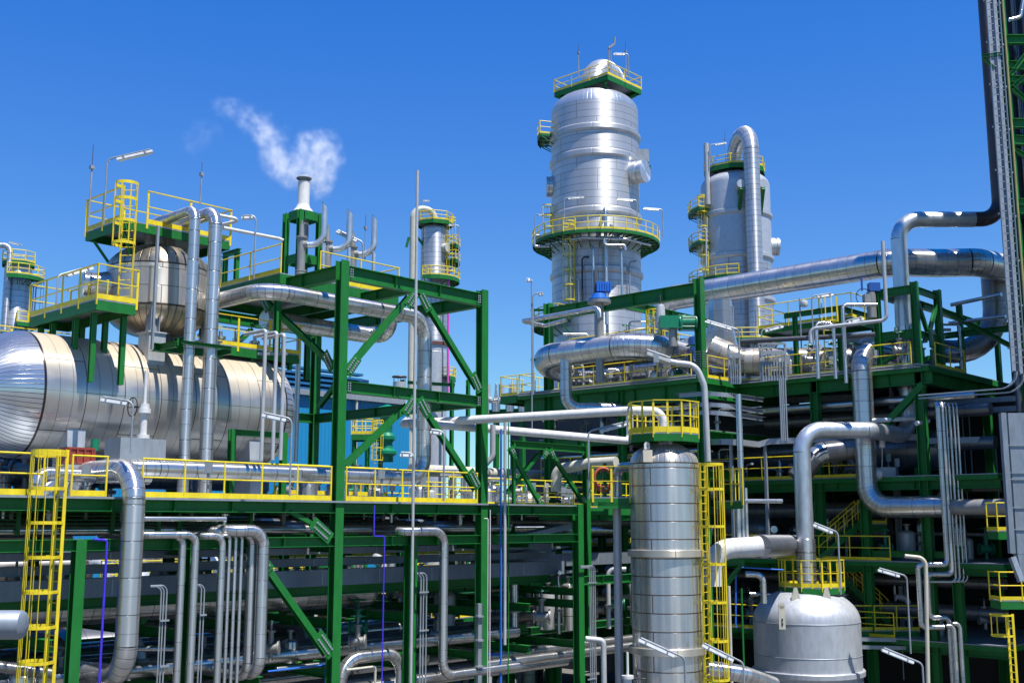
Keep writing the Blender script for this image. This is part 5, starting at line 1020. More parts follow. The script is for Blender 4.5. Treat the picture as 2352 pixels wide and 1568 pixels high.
pipe('straight grey drop pipe just left of the tall shiny vessel', [P(1417, 1165, 42.0), ('z', 1600)], w=19, m='pipe_grey', n=20)
pipe('silver pipe bending down at the bottom beside the main green column', [P(775, 1600, 39.2), P(792, 1512, 39.2), ('x', 921), ('z', 1640)], w=29, m='clad_small', me='clad_elbow', n=28, br=.7)
def conduits(label, us, vt, ul, y, vb=1600, grp=None, w=3.6, cl=()):
    for i, u in enumerate(us):
        tp = PY(u, vt - i * 1.5, y); st = walk(tp, 'x', ul)
        pipe(label.replace('#', ('first', 'second', 'third', 'fourth', 'fifth')[i]), [st, tp, ('z', vb)], r=w / 2 * (tp - CAMP).dot(FW) / FPX, m='galv', parts=False, name='conduit', n=8, br=.2, group=grp)
    for v in cl: a = PY(us[0] - 4, v, y - .05); b = PY(us[-1] + 4, v, y - .05); mb = MB(); mb.bar(a, V((b.x, b.y, a.z)), .04, .05); tag(mb.build('conduit_clamp', 'galv'), 'small clamp bar across the bundle of thin conduits', 'clamp', 'conduit clamp bars')
conduits('# from left of three thin conduits beside the big vertical pipe', (371, 377, 384), 1346, 345, 29.9, grp='three conduits by the big pipe', cl=(1425, 1530))
conduits('# from left of two thin conduits right of the twin drop pipes', (463, 470), 1343, 452, 29.95, grp='two conduits by the twin drop pipes', cl=(1412,))
conduits('# from left of three thin conduits left of the elbowed drop pipe', (967, 973, 980), 1318, 957, 30.0, grp='three conduits by the slim mast', cl=(1360, 1448))
conduits('# from left of four thin conduits right of the end column', (1354, 1358, 1362, 1366), 1303, 1333, 30.1, grp='four conduits by the end column', cl=(1338, 1462, 1560), w=3)
pipe('long purple hose line hanging before the rack left of the big vertical pipe', [PY(215, 1238, 30.0), PY(246, 1240, 30.0), ('z', 1600)], r=.035, m='purple', n=8, parts=False, name='water_line', cat='pipe')
pipe('thin purple line hanging between the main and second green columns', [PY(860, 1160, 30.1), ('z', 1231), ('x', 883), ('z', 1600)], r=.025, m='purple', n=8, parts=False, name='water_line', cat='pipe', br=.08)
pipe('bright blue thin line left of the truss, running full height', [P(1151, 985, 43.5), ('z', 1600)], r=.045, m='blue_pipe', n=8, parts=False, name='water_line')
pipe('slim silver riser right of the bright blue line', [P(1160, 970, 43.2), ('z', 1480)], r=.06, m='pipe_grey', n=10, parts=False, name='riser_pipe')
pipe('fine green line right of the slim silver riser', [P(1168, 970, 43.6), ('z', 1600)], r=.022, m='green', n=6, parts=False, name='air_line')
pipe('pair of fine white tubes dropping right of the right steel column, left tube', [P(1112, 1190, 42.4), ('r', 1121), ('z', 1600)], r=.018, m='white', n=6, parts=False, name='tube', cat='pipe', br=.05)
pipe('fine white tube just right of the other beside the right steel column', [P(1126, 1170, 42.4), ('z', 1600)], r=.018, m='white', n=6, parts=False, name='tube', cat='pipe')
pipe('white drop pipe with curved foot right of the right steel column', [P(1132, 975, 44.0), ('z', 1048), P(1112, 1070, 44.0)], r=.11, m='pipe_grey', n=16, parts=False, name='drain_pipe', br=.3)
t = T('cable_duct', 'narrow galvanised cable duct climbing the right steel column below the walkway', 'cable duct', P(1100, 1560, 42.7)); a = P(1101, 1385, 42.6); mb = MB(); mb.bb((a.x - .11, a.y - .06, 2), (a.x + .11, a.y + .06, a.z)); mb.build('duct', 'galv', t)
for v in (1415, 1470, 1530): p = P(1101, v, 42.5); mb = MB(); mb.box(p, .3, .2, .06); mb.build('strap', 'galv', t)
t = T('broken_pipe_end', 'out-of-focus rusty galvanised pipe end jutting in from the left edge', 'pipe', P(-60, 1434, 14)); a = P(-90, 1434, 13.8); b = P(48, 1434, 14)
mb = MB(); mb.tube([a, b, b + RT * .03, b + RT * .055, b + RT * .065], .172, 32, rs=[.172, .172, .155, .11, .04]); mb.build('pipe', 'galv_duct', t)
pipe('dark insulated pipe crossing low at the bottom left corner', [P(-20, 1528, 31), P(72, 1540, 31.5), P(120, 1546, 31.8)], w=27, m='dark_clad', n=20)
# ---------------------------------------------------------------- truss right of the frame
yt = 31.8; x0 = 34.2; x1 = 38.9; zt_ = 13.35; ztt = ZD
def tp_(u, v): return PY(u, v, yt)
fr = frame('low green truss with crossed diagonals between the right steel column and the small side platform', [(x1, yt, 5, zt_ + .1, .26), (x0, yt, ZD, zt_, .12)], [(W(x0 - .2, yt, zt_ - .16), W(x1 - .13, yt, zt_ - .16), .3, .2)],
           [(tp_(1170, 1030), tp_(1240, 1156), .16, .16, 'y'), (tp_(1171, 1134) + V((0, .2, 0)), tp_(1246, 1040) + V((0, .2, 0)), .16, .16, 'y'), (tp_(1244, 1038), tp_(1268, 1040), .2, .16, 'y'), (tp_(1267, 1042), tp_(1340, 1154), .16, .16, 'y')], name='truss', cat='truss', stiff=False)
for u, v, d in ((1236, 1148, V((.5, 0, -.8))), (1250, 1041, V((.5, 0, .8))), (1265, 1041, V((.5, 0, -.8))), (1336, 1146, V((.5, 0, -.8))), (1174, 1036, V((.5, 0, -.8)))): plate(fr, tp_(u, v) - V((0, .1, 0)), d.normalized(), .42, .24, ny)
platform('long walkway with yellow rails behind the truss, right of the tall frame', [(31.3, 32.6), (47, 32.6), (47, 38), (31.3, 38)], ZD - .02, edges=[[(31.4, 32.7), (46.8, 32.7)], [(31.4, 37.6), (46.8, 37.6)]], edge=.3, sp=1.9)
platform('short railed walkway piece behind the tall frame right half', [(25, 35.4), (30.5, 35.4), (30.5, 36.4), (25, 36.4)], ZD + .35, edges=[[(25, 35.4), (30.5, 35.4)], [(26, 36.4), (30.5, 36.4)]], edge=.15, sp=1.3)
pipe('cream painted pipe with lumpy elbow behind the truss', [P(1277, 1128, 50), P(1277, 1078, 50), P(1350, 1064, 49.4), P(1415, 1060, 48.5)], r=.23, m='cream', n=20, br=.45)
frame('green steel frame carrying the lower deck right of the truss', [(36.6, 38, 0, 10.4, .3), (44, 32.8, 0, 10.4, .3), (44, 38, 0, 10.4, .3)], [(W(31.2, 38, 10.3), W(47, 38, 10.3), .35, .24), (W(36.8, 32.75, 10.3), W(47, 32.75, 10.3), .35, .24), (W(36.8, 31, 7.6), W(47, 31, 7.6), .35, .24), (W(36.6, 30.6, 7.2), W(36.6, 38, 7.2), .3, .22), (W(31.2, 33.6, 7.4), W(47, 33.6, 7.4), .3, .24), (W(31.2, 33.6, 5.4), W(47, 33.6, 5.4), .3, .24)], stiff=True)
# sloping cable trays and pipes between right column and tall vessel
for i, (ua, va, ub, vb, w_) in enumerate(((1125, 1252, 1318, 1206, .3), (1130, 1270, 1318, 1226, .3), (1145, 1284, 1320, 1246, .25))):
    a = PY(ua, va, 33 + i * .5); b = PY(ub, vb, 33 + i * .5); tray(['highest', 'middle', 'lowest'][i] + ' of three pale cable trays sloping up behind the end column', a, b, .22, .7, m='galv', group='sloping cable trays', ribs=False)
a, b = xr(1110, 1450, 1292, 33.2); tray('deep grey cable tray passing behind the end column and grey drop pipe', a, b - V((0, 0, .0)), .5, .6)
a, b = xr(1110, 1452, 1345, 34); pipe('long pale bare pipe below the deep cable tray behind the end column', [a, b], r=.27, m='valve', n=20)
for i, (v, y, r, m) in enumerate(((1460, 34, .2, 'clad_small'), (1510, 32.8, .24, 'clad_small'), (1528, 31.6, .2, 'clad_small'), (1420, 36, .3, 'dark_clad'), (1395, 35, .12, 'cream'), (1198, 34.5, .2, 'clad_small'), (1182, 33.6, .12, 'clad_small'))):
    a, b = xr(1108, 1450, v, y); pipe('insulated pipe running behind the end column, ' + ('thin and silver near mid height', 'low, widest silver one', 'lowest silver one', 'dark one in shade', 'cream one above the dark one', 'silver one just under the walkway', 'thinnest, tight under the walkway')[i], [a, b], r=r, m=m, n=14)
# ================================================================ CLUTTER GENERATORS
def riser(label, p, h, r=.08, m='clad_small', grp=None, dirv=None, out=.6, valve_at=None):
    t = T('riser_pipe', label, 'pipe', p, grp); pts = [p, p + V((0, 0, h))]
    if dirv is not None: pts.append(pts[-1] + dirv * out)
    for k, s in fillet(pts, r * 3): mb = MB(); mb.tube(s, r, 12); mb.build('straight_run' if k == 's' else 'elbow', m, t)
    mb = MB(); mb.cyl(p + V((0, 0, h * .35)), p + V((0, 0, h * .35 + .06)), r * 1.7, 14); mb.cyl(p + V((0, 0, h * .35 + .07)), p + V((0, 0, h * .35 + .13)), r * 1.7, 14); mb.build('flange', 'valve', t)
def gate(label, p, s=1., grp=None, m='valve', hw='black'):
    t = T('gate_valve', label, 'valve', p, grp); valve(t, p + V((0, 0, .35 * s)), s, m, hw); mb = MB(); mb.cyl(p, p + V((0, 0, .3 * s)), .06 * s, 10); mb.build('stem_base', m, t)
def pot(label, p, r, h, m='clad_small', grp=None):
    t = T('small_vessel', label, 'vessel', p, grp); q = V((p.x, p.y, 0)); mb = MB(); mb.rev(q, [(r * .9, p.z), (r, p.z + .05), (r, p.z + h)] + domeprof(r, p.z + h, .45, 6)[1:], n=28); mb.build('shell', m, t)
    mb = MB(); mb.cyl(p + V((0, 0, h + r * .4)), p + V((0, 0, h + r * .4 + .25)), r * .25, 12); mb.cyl(p + V((0, 0, h + r * .4 + .25)), p + V((0, 0, h + r * .4 + .31)), r * .45, 14); mb.build('nozzle', 'valve', t)
def jbox(label, p, h=.9, grp=None, s=.22):
    t = T('junction_box', label, 'box', p, grp); mb = MB(); mb.box(p + V((0, 0, h / 2)), .06, .06, h); mb.build('stand', 'galv', t); mb = MB(); mb.box(p + V((0, 0, h)), s, s * .6, s * 1.7, (RT, FH, AX['z'])); mb.build('housing', 'galv', t)
    k = 10; mb = MB(); c = p + V((0, 0, h * .8)); mb.tube([c + RT * (.32 * math.cos(math.pi * i / k)) + V((0, 0, -.28 * math.sin(math.pi * i / k))) for i in range(k + 1)], .014, 5); mb.build('cable', 'black', t)
def clutter(where, grp, pts, z, hmax, seed, dens=(.35, .25, .2, .2), sc=1.):
    R_ = random.Random(seed); ds = [FH, -FH, RT, -RT, AX['x'], AX['y']]
    for i, (x, y) in enumerate(pts):
        p = V((x, y, z + .01)); k = R_.random()
        if k < dens[0]: riser('silver riser pipe with flanges ' + where, p, R_.uniform(.45, 1) * hmax, R_.choice((.06, .08, .11, .15)) * sc, R_.choice(('clad_small', 'clad_small', 'pipe_grey')), grp + ', pipes', R_.choice(ds + [None]), R_.uniform(.5, 1.6))
        elif k < dens[0] + dens[1]: gate('grey gate valve with hand wheel ' + where, p + V((0, 0, R_.uniform(0, .5))), R_.uniform(.8, 1.4) * sc, grp + ', valves', R_.choice(('valve', 'valve', 'teal_green')), R_.choice(('black', 'teal_green')))
        elif k < sum(dens[:3]): pot('small domed silver vessel ' + where, p, R_.uniform(.2, .42) * sc, R_.uniform(.3, .6) * hmax, R_.choice(('clad_small', 'vessel', 'pipe_grey')), grp + ', vessels')
        else: jbox('grey junction box with looped cable ' + where, p, R_.uniform(.6, 1.0), grp + ', boxes')
def grid(x0, x1, y0, y1, n, seed):
    R_ = random.Random(seed); out = []
    for k in range(n * 40):
        p = (R_.uniform(x0, x1), R_.uniform(y0, y1))
        if all(math.hypot(p[0] - q[0], p[1] - q[1]) > .55 * math.sqrt((x1 - x0) * (y1 - y0) / n) for q in out): out.append(p)
        if len(out) == n: break
    return out
clutter('on the upper deck under the looped pipe', 'upper deck under the looped pipe', grid(XL + .3, XL + 5, 31.5, 39.8, 30, 3), ZP, 1.8, 11)
clutter('behind the big beam left of the blue motor', 'upper deck behind the big beam', grid(XL + 1.2, XL + 6, 34.6, 41.5, 20, 4), ZP + 1.9, 2.0, 12)
clutter('on the right-hand upper deck', 'right-hand upper deck', grid(XR + .4, XR + 7, 24.5, 29.8, 20, 5), ZP, 1.9, 13)
clutter('at the front edge of the right-hand upper deck', 'front edge of right-hand upper deck', [(XR - .1, 22.1 + k * 1.15) for k in range(8)], ZP, 1.0, 14, (.0, .3, .0, .7))
clutter('on the walkway behind the tall frame', 'walkway behind the tall frame', grid(25.2, 30.3, 33, 39.5, 20, 6), ZD, 1.3, 15)
clutter('on the walkway behind the truss', 'walkway behind the truss', grid(32, 46, 33.2, 37.3, 28, 7), ZD, 1.5, 16)
clutter('on the middle deck in the right-hand structure', 'middle deck, right structure', grid(XR + .5, XR + 4, 22, 38, 18, 8), 12.1, 1.3, 17)
clutter('on the walkway behind the drum underside', 'walkway behind the drum underside', grid(9, 24, 38.2, 40.6, 26, 41), ZD, 1.7, 42, (.4, .3, .2, .1), 1.6)
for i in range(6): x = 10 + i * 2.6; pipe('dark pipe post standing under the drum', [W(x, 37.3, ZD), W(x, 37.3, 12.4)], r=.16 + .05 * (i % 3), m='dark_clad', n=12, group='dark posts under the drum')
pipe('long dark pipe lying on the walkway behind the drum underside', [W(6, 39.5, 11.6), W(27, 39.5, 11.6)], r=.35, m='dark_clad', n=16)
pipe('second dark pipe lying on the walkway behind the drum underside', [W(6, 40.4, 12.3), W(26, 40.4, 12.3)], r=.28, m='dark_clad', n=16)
clutter('at the front edge of the looped pipe deck', 'front edge of looped pipe deck', [(XL + .25 + .35 * (k % 3), 31.4 + k * .62) for k in range(15)], ZP, 1.1, 61, (.2, .4, .1, .3))
clutter('at the near walkway edge beside its yellow rails', 'near walkway edge', [(12.6, YF + .25), (15.3, YF + .3), (19.2, YF + .25), (22.6, YF + .3), (26.2, YF + .3), (29.6, YF + .3)], ZD, .9, 62, (.0, .0, .0, 1))
for i, (x, y0, y1, z) in enumerate(((XL - .5, YL, 42.4, ZP + .02), (XL - .52, YL, 42.4, ZP - .1), (XR - .45, YC, YL, ZP + .03), (XR - .47, YC, YL, ZP - .1))): thin(['upper', 'lower', 'upper', 'lower'][i] + ' thin conduit clipped along the ' + ('left' if i < 2 else 'right') + '-hand upper deck edge', [W(x, y0, z), W(x, y1, z)], r=.035)
clutter('in the middle tier of the near pipe rack', 'middle tier of the near rack', grid(8, 36, 34.6, 40.3, 44, 71), 6.92, 1.7, 72, (.35, .3, .25, .1), 1.2)
clutter('in the low tier of the near pipe rack', 'low tier of the near rack', grid(8, 36, 31.2, 34, 22, 73), 5.32, 1.2, 74, (.3, .4, .2, .1), 1.1)
clutter('crowded behind the rails of the right-hand upper deck', 'rails of the right-hand upper deck', grid(XR + .3, XR + 3, 24.3, 30, 22, 75), ZP, 1.5, 76, (.4, .3, .2, .1), .9)
clutter('crowded behind the rails of the middle deck at right', 'rails of the middle deck at right', grid(XR + .2, XR + 2, 25, 37, 20, 77), 12.12, 1.1, 78, (.3, .35, .15, .2), .9)
for i in range(26):
    x = 13.5 + i * .88; p = W(x, 31.75 + (i * 7 % 4) * .5, 10.66); sm_ = MB(); h_ = .55 + .1 * (i % 3); r_ = (.05, .07, .1)[i % 3]; sm_.cyl(p, p - V((0, 0, h_)), r_, 10); sm_.cyl(p - V((0, 0, h_ * .5)), p - V((0, 0, h_ * .5 + .06)), r_ * 1.8, 12); tag(sm_.build('pipe_stub', ('clad_small', 'valve')[i % 2]), 'short vertical pipe stub with flange hanging under the walkway', 'pipe', 'pipe stubs under the walkway')
# second level deck above the left upper deck (behind beam) with yellow gear
platform('small high deck with yellow rails behind the big green beam', [(XL + .8, 34.2), (XL + 6, 34.2), (XL + 6, 39.8), (XL + .8, 39.8)], ZP + 1.85, edges=[[(XL + .8, 39.8), (XL + .8, 34.3), (XL + 6, 34.3)]], edge=.3, sp=1.2)
b = P(1494, 790, 57); cageladder('yellow caged ladder behind the spring can under the big beam', V((b.x, b.y, P(1494, 785, 57).z)), P(1494, 712, 57).z, (-FH * .8 + RT * .6).normalized(), wid=.5, cage0=.3, rad=.38, hs=.7, nb=6, r=.03)
t = T('pipe_header', 'twin silver pipes angling left out of the frame under the big beam', 'pipe', P(1203, 736, 59)); pts_ = [P(1203, 737, 59.5), P(1285, 723, 57.5), P(1378, 706, 55.5), P(1378, 728, 55.5)]
for k, s in fillet(pts_, .4): mb = MB(); mb.tube(s, .14, 12); mb.build('straight_run' if k == 's' else 'elbow', 'clad_small', t)
pipe('second silver pipe just below the twin header, crossing the left column', [P(1205, 739, 59.4), P(1252, 748, 59), P(1300, 735, 58)], r=.11, m='clad_small', n=12, parts=False, name='branch_pipe')
frame('small green tripod beams left of the frame under the tallest tower', [], [(P(1219, 712, 60), P(1250, 712, 60), .12, .1), (P(1219, 826, 60), P(1250, 826, 60), .12, .1)], stiff=False, loc=P(1219, 712, 60), name='stub_beam', cat='beam')
platform('small yellow-railed landing at the left end of the upper deck', [(XL - .4, 42.65), (XL + 1.5, 42.65), (XL + 1.5, 43.9), (XL - .4, 43.9)], ZP, edges=[[(XL - .35, 42.65), (XL - .35, 43.9), (XL + 1.5, 43.9)]], edge=.4, sp=1.1)
# green posts and goalposts on right deck
frame('green pipe support with post on the right-hand upper deck', [(XR + .3, 25.2, ZP, ZP + 3.1, .24), (XR + .3, 27.6, ZP, ZP + 3.1, .2), (XR + 4, 25.2, ZP, ZP + 3.1, .2)], [(W(XR + .3, 25.0, ZP + 3.2), W(XR + .3, 28.2, ZP + 3.2), .25, .2), (W(XR + .4, 25.2, ZP + 3.22), W(XR + 4, 25.2, ZP + 3.22), .25, .2)], stiff=False)
platform('high small deck with yellow rails and two lamps above the right-hand upper deck', [(XR + 1.2, 25), (XR + 4, 25), (XR + 4, 30.2), (XR + 1.2, 30.2)], ZP + 2.9, edges=[[(XR + 4, 25), (XR + 1.2, 25), (XR + 1.2, 30.2), (XR + 4, 30.2)]], edge=.25, sp=1.6, h=1.2)
b = P(1908, 870, 52.5); cageladder('yellow ladder standing between silver risers on the right-hand deck', V((b.x, b.y, ZP)), P(1908, 738, 52.5).z, (-FH), wid=.45, cage0=3.4, rad=.36, hs=.7, nb=5, r=.03)
for i, (u, w, vt, vb) in enumerate(((1880, 9, 742, 870), (1920, 8, 744, 870), (1944, 9, 700, 880))):
    a = P(u, vb, 51.5); pipe(['left', 'middle', 'right and tallest'][i] + ' of three plain silver risers left of the gooseneck pipe', [a, ('z', vt), ('r', u + (70 if i == 2 else 26 * (-1 if i else 1)))], w=w, m='clad_small', n=14, br=.2, group='three risers by the gooseneck pipe')
pipe('long thin grey pipe crossing level over the right-hand upper deck', [P(1702, 784, 54), P(2010, 768, 51.5)], r=.12, m='dark_metal', n=12, parts=False, name='cross_pipe')
pipe('thin white pipe running level then straight up past the braced tower', [P(1862, 788, 49.6), ('z', 755), P(2037, 735, 48.6), ('z', 554)], r=.085, m='pipe_grey', n=12, parts=False, name='vent_pipe', br=.3)
t = T('valve_stack', 'dark blue and grey control valve cluster left of the braced tower', 'valve', P(2000, 745, 52)); a = P(2003, 730, 52)
mb = MB(); mb.cyl(a, a + V((0, 0, 1.2)), .22, 14); mb.box(a + V((0, 0, .9)) - RT * .1, .5, .4, .4, (RT, FH, AX['z'])); mb.build('body', 'valve', t); mb = MB(); mb.box(a + V((0, 0, 1.45)) + RT * .15, .5, .4, .4, (RT, FH, AX['z'])); mb.cyl(a + V((0, 0, 1.3)) - RT * .4, a + V((0, 0, 1.9)) - RT * .4, .05, 8); mb.build('actuator', 'navy', t)
mb = MB(); k = 16; mb.tube([a - RT * .35 + V((0, 0, 1.0)) + RT * (.35 * math.cos(2 * math.pi * i / k)) + V((0, 0, .4 * math.sin(2 * math.pi * i / k))) for i in range(k)], .02, 6); mb.build('cable_loop', 'black', t)
t = T('duct_housing', 'large blue-grey square sheet metal housing behind the gooseneck pipe', 'box', P(1990, 800, 54)); a = P(2000, 818, 57); mb = MB(); mb.box(a, 2.4, 2.0, 1.8); mb.build('panel', 'galv', t)
# instrument racks of conduits
for nm, ua, ub, va, vb, d_ in (('tall narrow galvanised conduit rack right of the green column', 1676, 1700, 792, 880, 55.6), ('wide galvanised conduit rack with panels in front of the beige pipe', 1748, 1806, 788, 872, 54.6)):
    t = T('conduit_rack', nm, 'rack', P((ua + ub) / 2, vb, d_)); A = P(ua, vb, d_); B = P(ub, vb, d_); zt1 = P(ua, va, d_).z
    for p in (A, B): mb = MB(); mb.bar(p, V((p.x, p.y, zt1)), .14, .1, RT); mb.build('upright', 'galv', t)
    for f in (.98, .72, .42, .04): z = A.z + (zt1 - A.z) * f; mb = MB(); mb.bar(V((A.x, A.y, z)) - FH * .08, V((B.x, B.y, z)) - FH * .08, .04, .24 if f < .9 else .1); mb.build('crossbar', 'galv', t)
    n_ = 5 if ub - ua < 40 else 9
    for i in range(n_): p = A + (B - A) * ((i + .5) / n_); mb = MB(); mb.cyl(V((p.x, p.y, A.z + .1)) - FH * .14, V((p.x, p.y, A.z + (zt1 - A.z) * (.5 + .3 * ((i * 7) % 3) / 3))) - FH * .14, .028, 6); mb.build('conduit', 'galv', t)
conduits2 = [(1790, 868, 1012), (1794, 868, 1012), (1798, 868, 1012), (1803, 868, 1013)]
for i, (u, va, vb) in enumerate(conduits2): pipe(['first', 'second', 'third', 'fourth'][i] + ' of four thin conduits hanging below the wide conduit rack', [P(u, va, 49.5), ('z', vb)], r=.035, m='galv', n=8, parts=False, name='conduit', group='conduits below the wide rack')
# lamps of the right half
def L(label, u, vb, vt, d, s, arm, tilt, hl, r=.035): b = P(u, vb, d); lamp(label, b, P(u, vt, d).z, (RT * s).normalized() if isinstance(s, (int, float)) else s, arm=arm, tilt=tilt, r=r, hl=hl, w=.18)
L('lamp reaching right above the small high deck, clear against the sky', 1869, 800, 680, 52, 1, .95, 9, .75)
L('lamp right of the green column leaning left over the deck', 1698, 800, 757, 53, -1, 1.5, 17, 1.3)
L('lamp leaning right before the second tower base', 1750, 800, 758, 54, 1, 1.0, 14, .9)
L('lamp reaching left high before the second tower base', 1686, 785, 700, 58, -1, 1.1, 4, .8)
L('lamp beside the gooseneck pipe leaning right', 1944, 820, 737, 50.5, 1, .8, 12, .7)
L('upper lamp by the white pipes leaning right near the yellow vessel railing', 1353, 1145, 990, 41.5, 1, 1.4, 14, 1.1)
L('lamp arm leaning left from beside the elbowed pipe in the tall frame', 1019, 1150, 990, 39.5, -1, .45, 8, .4)
L('small lamp between mast and blue shed leaning left', 951, 1080, 1040, 39, -1, .45, 3, .42)
L('lamp at the bottom leaning left in front of the tall shiny vessel', 1576, 1640, 1510, 37.5, -1, 1.4, 24, 1.25)
L('lamp at the bottom leaning left right of the caged ladder', 1711, 1640, 1521, 39.5, -1, 1.3, 26, 1.15)
L('lamp leaning left above the domed vessel platform', 1931, 1365, 1222, 41.8, -1, .85, 22, .75)
L('lamp at the bottom leaning left right of the domed vessel', 2125, 1640, 1523, 42, -1, 1.35, 22, 1.2)
L('lamp deep in the structure leaning left above the stairs', 2092, 1500, 1322, 47, -1, 1.1, 16, .9)
t = T('round_floodlight', 'round domed floodlight on a thin pole against the sky at right', 'lamp', P(1843, 790, 53)); b = P(1841, 800, 53); mb = MB(); mb.cyl(b, V((b.x, b.y, P(1841, 685, 53).z)), .035, 8); mb.build('pole', 'galv', t)
h = V((b.x, b.y, P(1841, 698, 53).z)) + RT * .2; mb = MB(); mb.rev(V((h.x, h.y, 0)), [(.02, h.z + .2), (.16, h.z + .14), (.2, h.z), (.16, h.z - .12), (.02, h.z - .16)], n=16); mb.build('lamp_head', 'lamp_white', t)
L('tall thin pole lamp at the left of the right structure, small head at top', 1222, 985, 640, 58, -1, .25, 0, .3)
L('small dark floodlight on a bent arm at left of the right structure', 1225, 905, 675, 57.8, 1, .5, 10, .25)
# far pipe bridge with relief valves, between frame and right structure
d_ = 75; fr = frame('distant green pipe bridge carrying three relief valves against the sky', [], [(P(1110, 952, d_), P(1245, 946, d_), .6, .3)], stiff=False, loc=P(1160, 952, d_), name='pipe_bridge', cat='pipe bridge')
for u in (1140, 1200): b = P(u, 955, d_ + .3); mb = MB(); mb.bar(V((b.x, b.y, 0)), b, .3, .3); mb.build('column', 'green', fr)
for i, u in enumerate((1139, 1171, 1199)):
    t = T('relief_valve', ['leftmost', 'middle', 'rightmost'][i] + ' relief valve with curled outlet on the distant pipe bridge', 'valve', P(u, 950, d_), 'relief valves on the distant bridge'); b = P(u, 946, d_)
    mb = MB(); mb.cyl(b, b + V((0, 0, .55)), .3, 14); mb.cyl(b + V((0, 0, .55)), b + V((0, 0, 1.1)), .13, 12); mb.cyl(b + V((0, 0, 1.1)), b + V((0, 0, 1.9)), .1, 10, r2=.05); mb.build('body', 'clad_small', t)
    mb = MB(); o_ = b + V((0, 0, .75)); pp = []; 
    for k, s in fillet([o_, o_ - RT * .55, o_ - RT * .55 + V((0, 0, 1.1))], .35): pp += s if not pp else s[1:]
    mb.tube(pp, .19, 12); mb.build('outlet_pipe', 'pipe_grey', t)
    mb = MB(); mb.cyl(o_ + RT * .1, o_ + RT * .85, .2, 12); mb.build('inlet_pipe', 'pipe_grey', t)
L('small lamp reaching right beside the steel column against the sky', 1122, 950, 917, 74, 1, .75, 12, .6)
# ================================================================ MID-GROUND BEHIND THE RACK
for i, (x, y, r, h) in enumerate(((33, 47, .9, 8.5), (38, 50, 1.2, 9.2), (44, 47, .8, 8.8), (29, 52, 1.0, 8.3), (49, 55, 1.4, 10), (41, 58, 1.1, 9), (55, 50, 1.1, 11.5), (36, 62, 1.3, 9.5), (26, 47, .7, 7.6))):
    t = T('process_vessel', 'upright silver vessel standing in the yard seen between the rack tiers', 'vessel', (x, y, 0), 'upright vessels in the yard behind the rack')
    mb = MB(); mb.rev(W(x, y, 0), [(r, 0), (r, h)] + domeprof(r, h, .5, 8)[1:], n=32); mb.build('shell', ('vessel', 'clad_small', 'alu_pale')[i % 3], t)
    ringplat('round yellow-railed platform on a vessel in the yard behind the rack', V((x, y, 0)), r, r + .9, h - 1.2, 0, 360, nseg=10, sp=1.4, edge=.25, group='vessel platforms in the yard', br=False)
for i, (x0, x1, y, z) in enumerate(((30, 44, 43.5, 8.4), (32, 50, 45.5, 5.2), (44, 62, 44, 8.6), (28, 42, 52, 6.9), (26, 36, 43, 3.6))):
    platform('yellow-railed walkway in the yard behind the pipe rack', [(x0, y), (x1, y), (x1, y + 1.4), (x0, y + 1.4)], z, edge=.3, sp=2.0, group='walkways in the yard')
for i, (x0, x1, y, z, r, m) in enumerate(((27, 58, 43.8, 7.4, .16, 'clad_small'), (26, 52, 43.8, 6.2, .35, 'dark_clad'), (30, 62, 46.2, 9.6, .25, 'clad_small'), (25, 50, 46.5, 3.4, .4, 'clad_small'), (40, 66, 42, 10.6, .45, 'dark_clad'), (38, 62, 42.3, 12.6, .3, 'cream'), (28, 48, 49, 4.6, .5, 'clad_small'))):
    pipe('long insulated pipe running through the yard behind the near rack', [W(x0, y, z), W(x1, y, z)], r=r, m=m, group='yard pipes behind the rack', n=14)
clutter('in the yard behind the near pipe rack', 'yard behind the rack', grid(27.5, 59.5, 43.5, 57.5, 120, 9), 5.16, 4.4, 21, (.5, .2, .2, .1), 1.5)
platform('wide grating deck of the second pipe rack in the yard', [(27, 43), (60, 43), (60, 58), (27, 58)], 5.15, edges=[[(27.2, 43.1), (59.8, 43.1)]], edge=.3, sp=2.2)
clutter('low in the yard behind the near pipe rack', 'low yard behind the rack', grid(26, 50, 42.5, 50, 30, 10), 0, 4.6, 22, (.4, .3, .25, .05), 1.6)
cols = [(x, y, 0, 10.3, .35) for x in (31, 38, 46, 54) for y in (43, 50)]
bm = [(W(29, y, z), W(58, y, z), .4, .26) for y in (43, 50) for z in (9.3, 6.2, 3.6)]
frame('second dark green pipe rack standing in the yard behind the near one', cols, bm, name='pipe_rack', cat='pipe rack')
for i, (z, y) in enumerate(((6.7, 47.2), (3.9, 45))): tray('grey cable tray on the second pipe rack in the yard', W(24, y, z), W(60, y, z), .3, .6, group='cable trays on the second rack', ribs=False)
for i, (x, c) in enumerate(((47, 'red'), (41.5, 'red'), (35.5, 'yellow'))):
    t = T('cabinet', 'small ' + ('red' if c == 'red' else 'yellow') + (' equipment cabinet glimpsed deep between rack tiers' if i != 1 else ' cabinet glimpsed nearer the slim mast'), 'cabinet', W(x, 52, 5.2)); mb = MB(); mb.box(W(x, 52, 6.1), 1.1, .6, 1.8); mb.build('housing', c, t); mb = MB(); mb.box(W(x - .57, 52, 6.1), .02, .5, 1.6); mb.build('door', c, t)
for i, (z, lab) in enumerate(((14.5, 'intermediate deck below the looped pipe deck'), (12.35, 'second intermediate deck below the looped pipe deck'))):
    platform(lab, [(XL + .2, YL), (XL + 9, YL), (XL + 9, 41.5), (XL + .2, 41.5)], z, edges=[[(XL + .25, 41.4), (XL + .25, YL + .3)]] if i else [], edge=.2, sp=1.9)
clutter('on the intermediate decks below the looped pipe', 'intermediate decks', grid(XL + .5, XL + 4, 31.2, 41, 26, 51), 12.4, 1.7, 52)
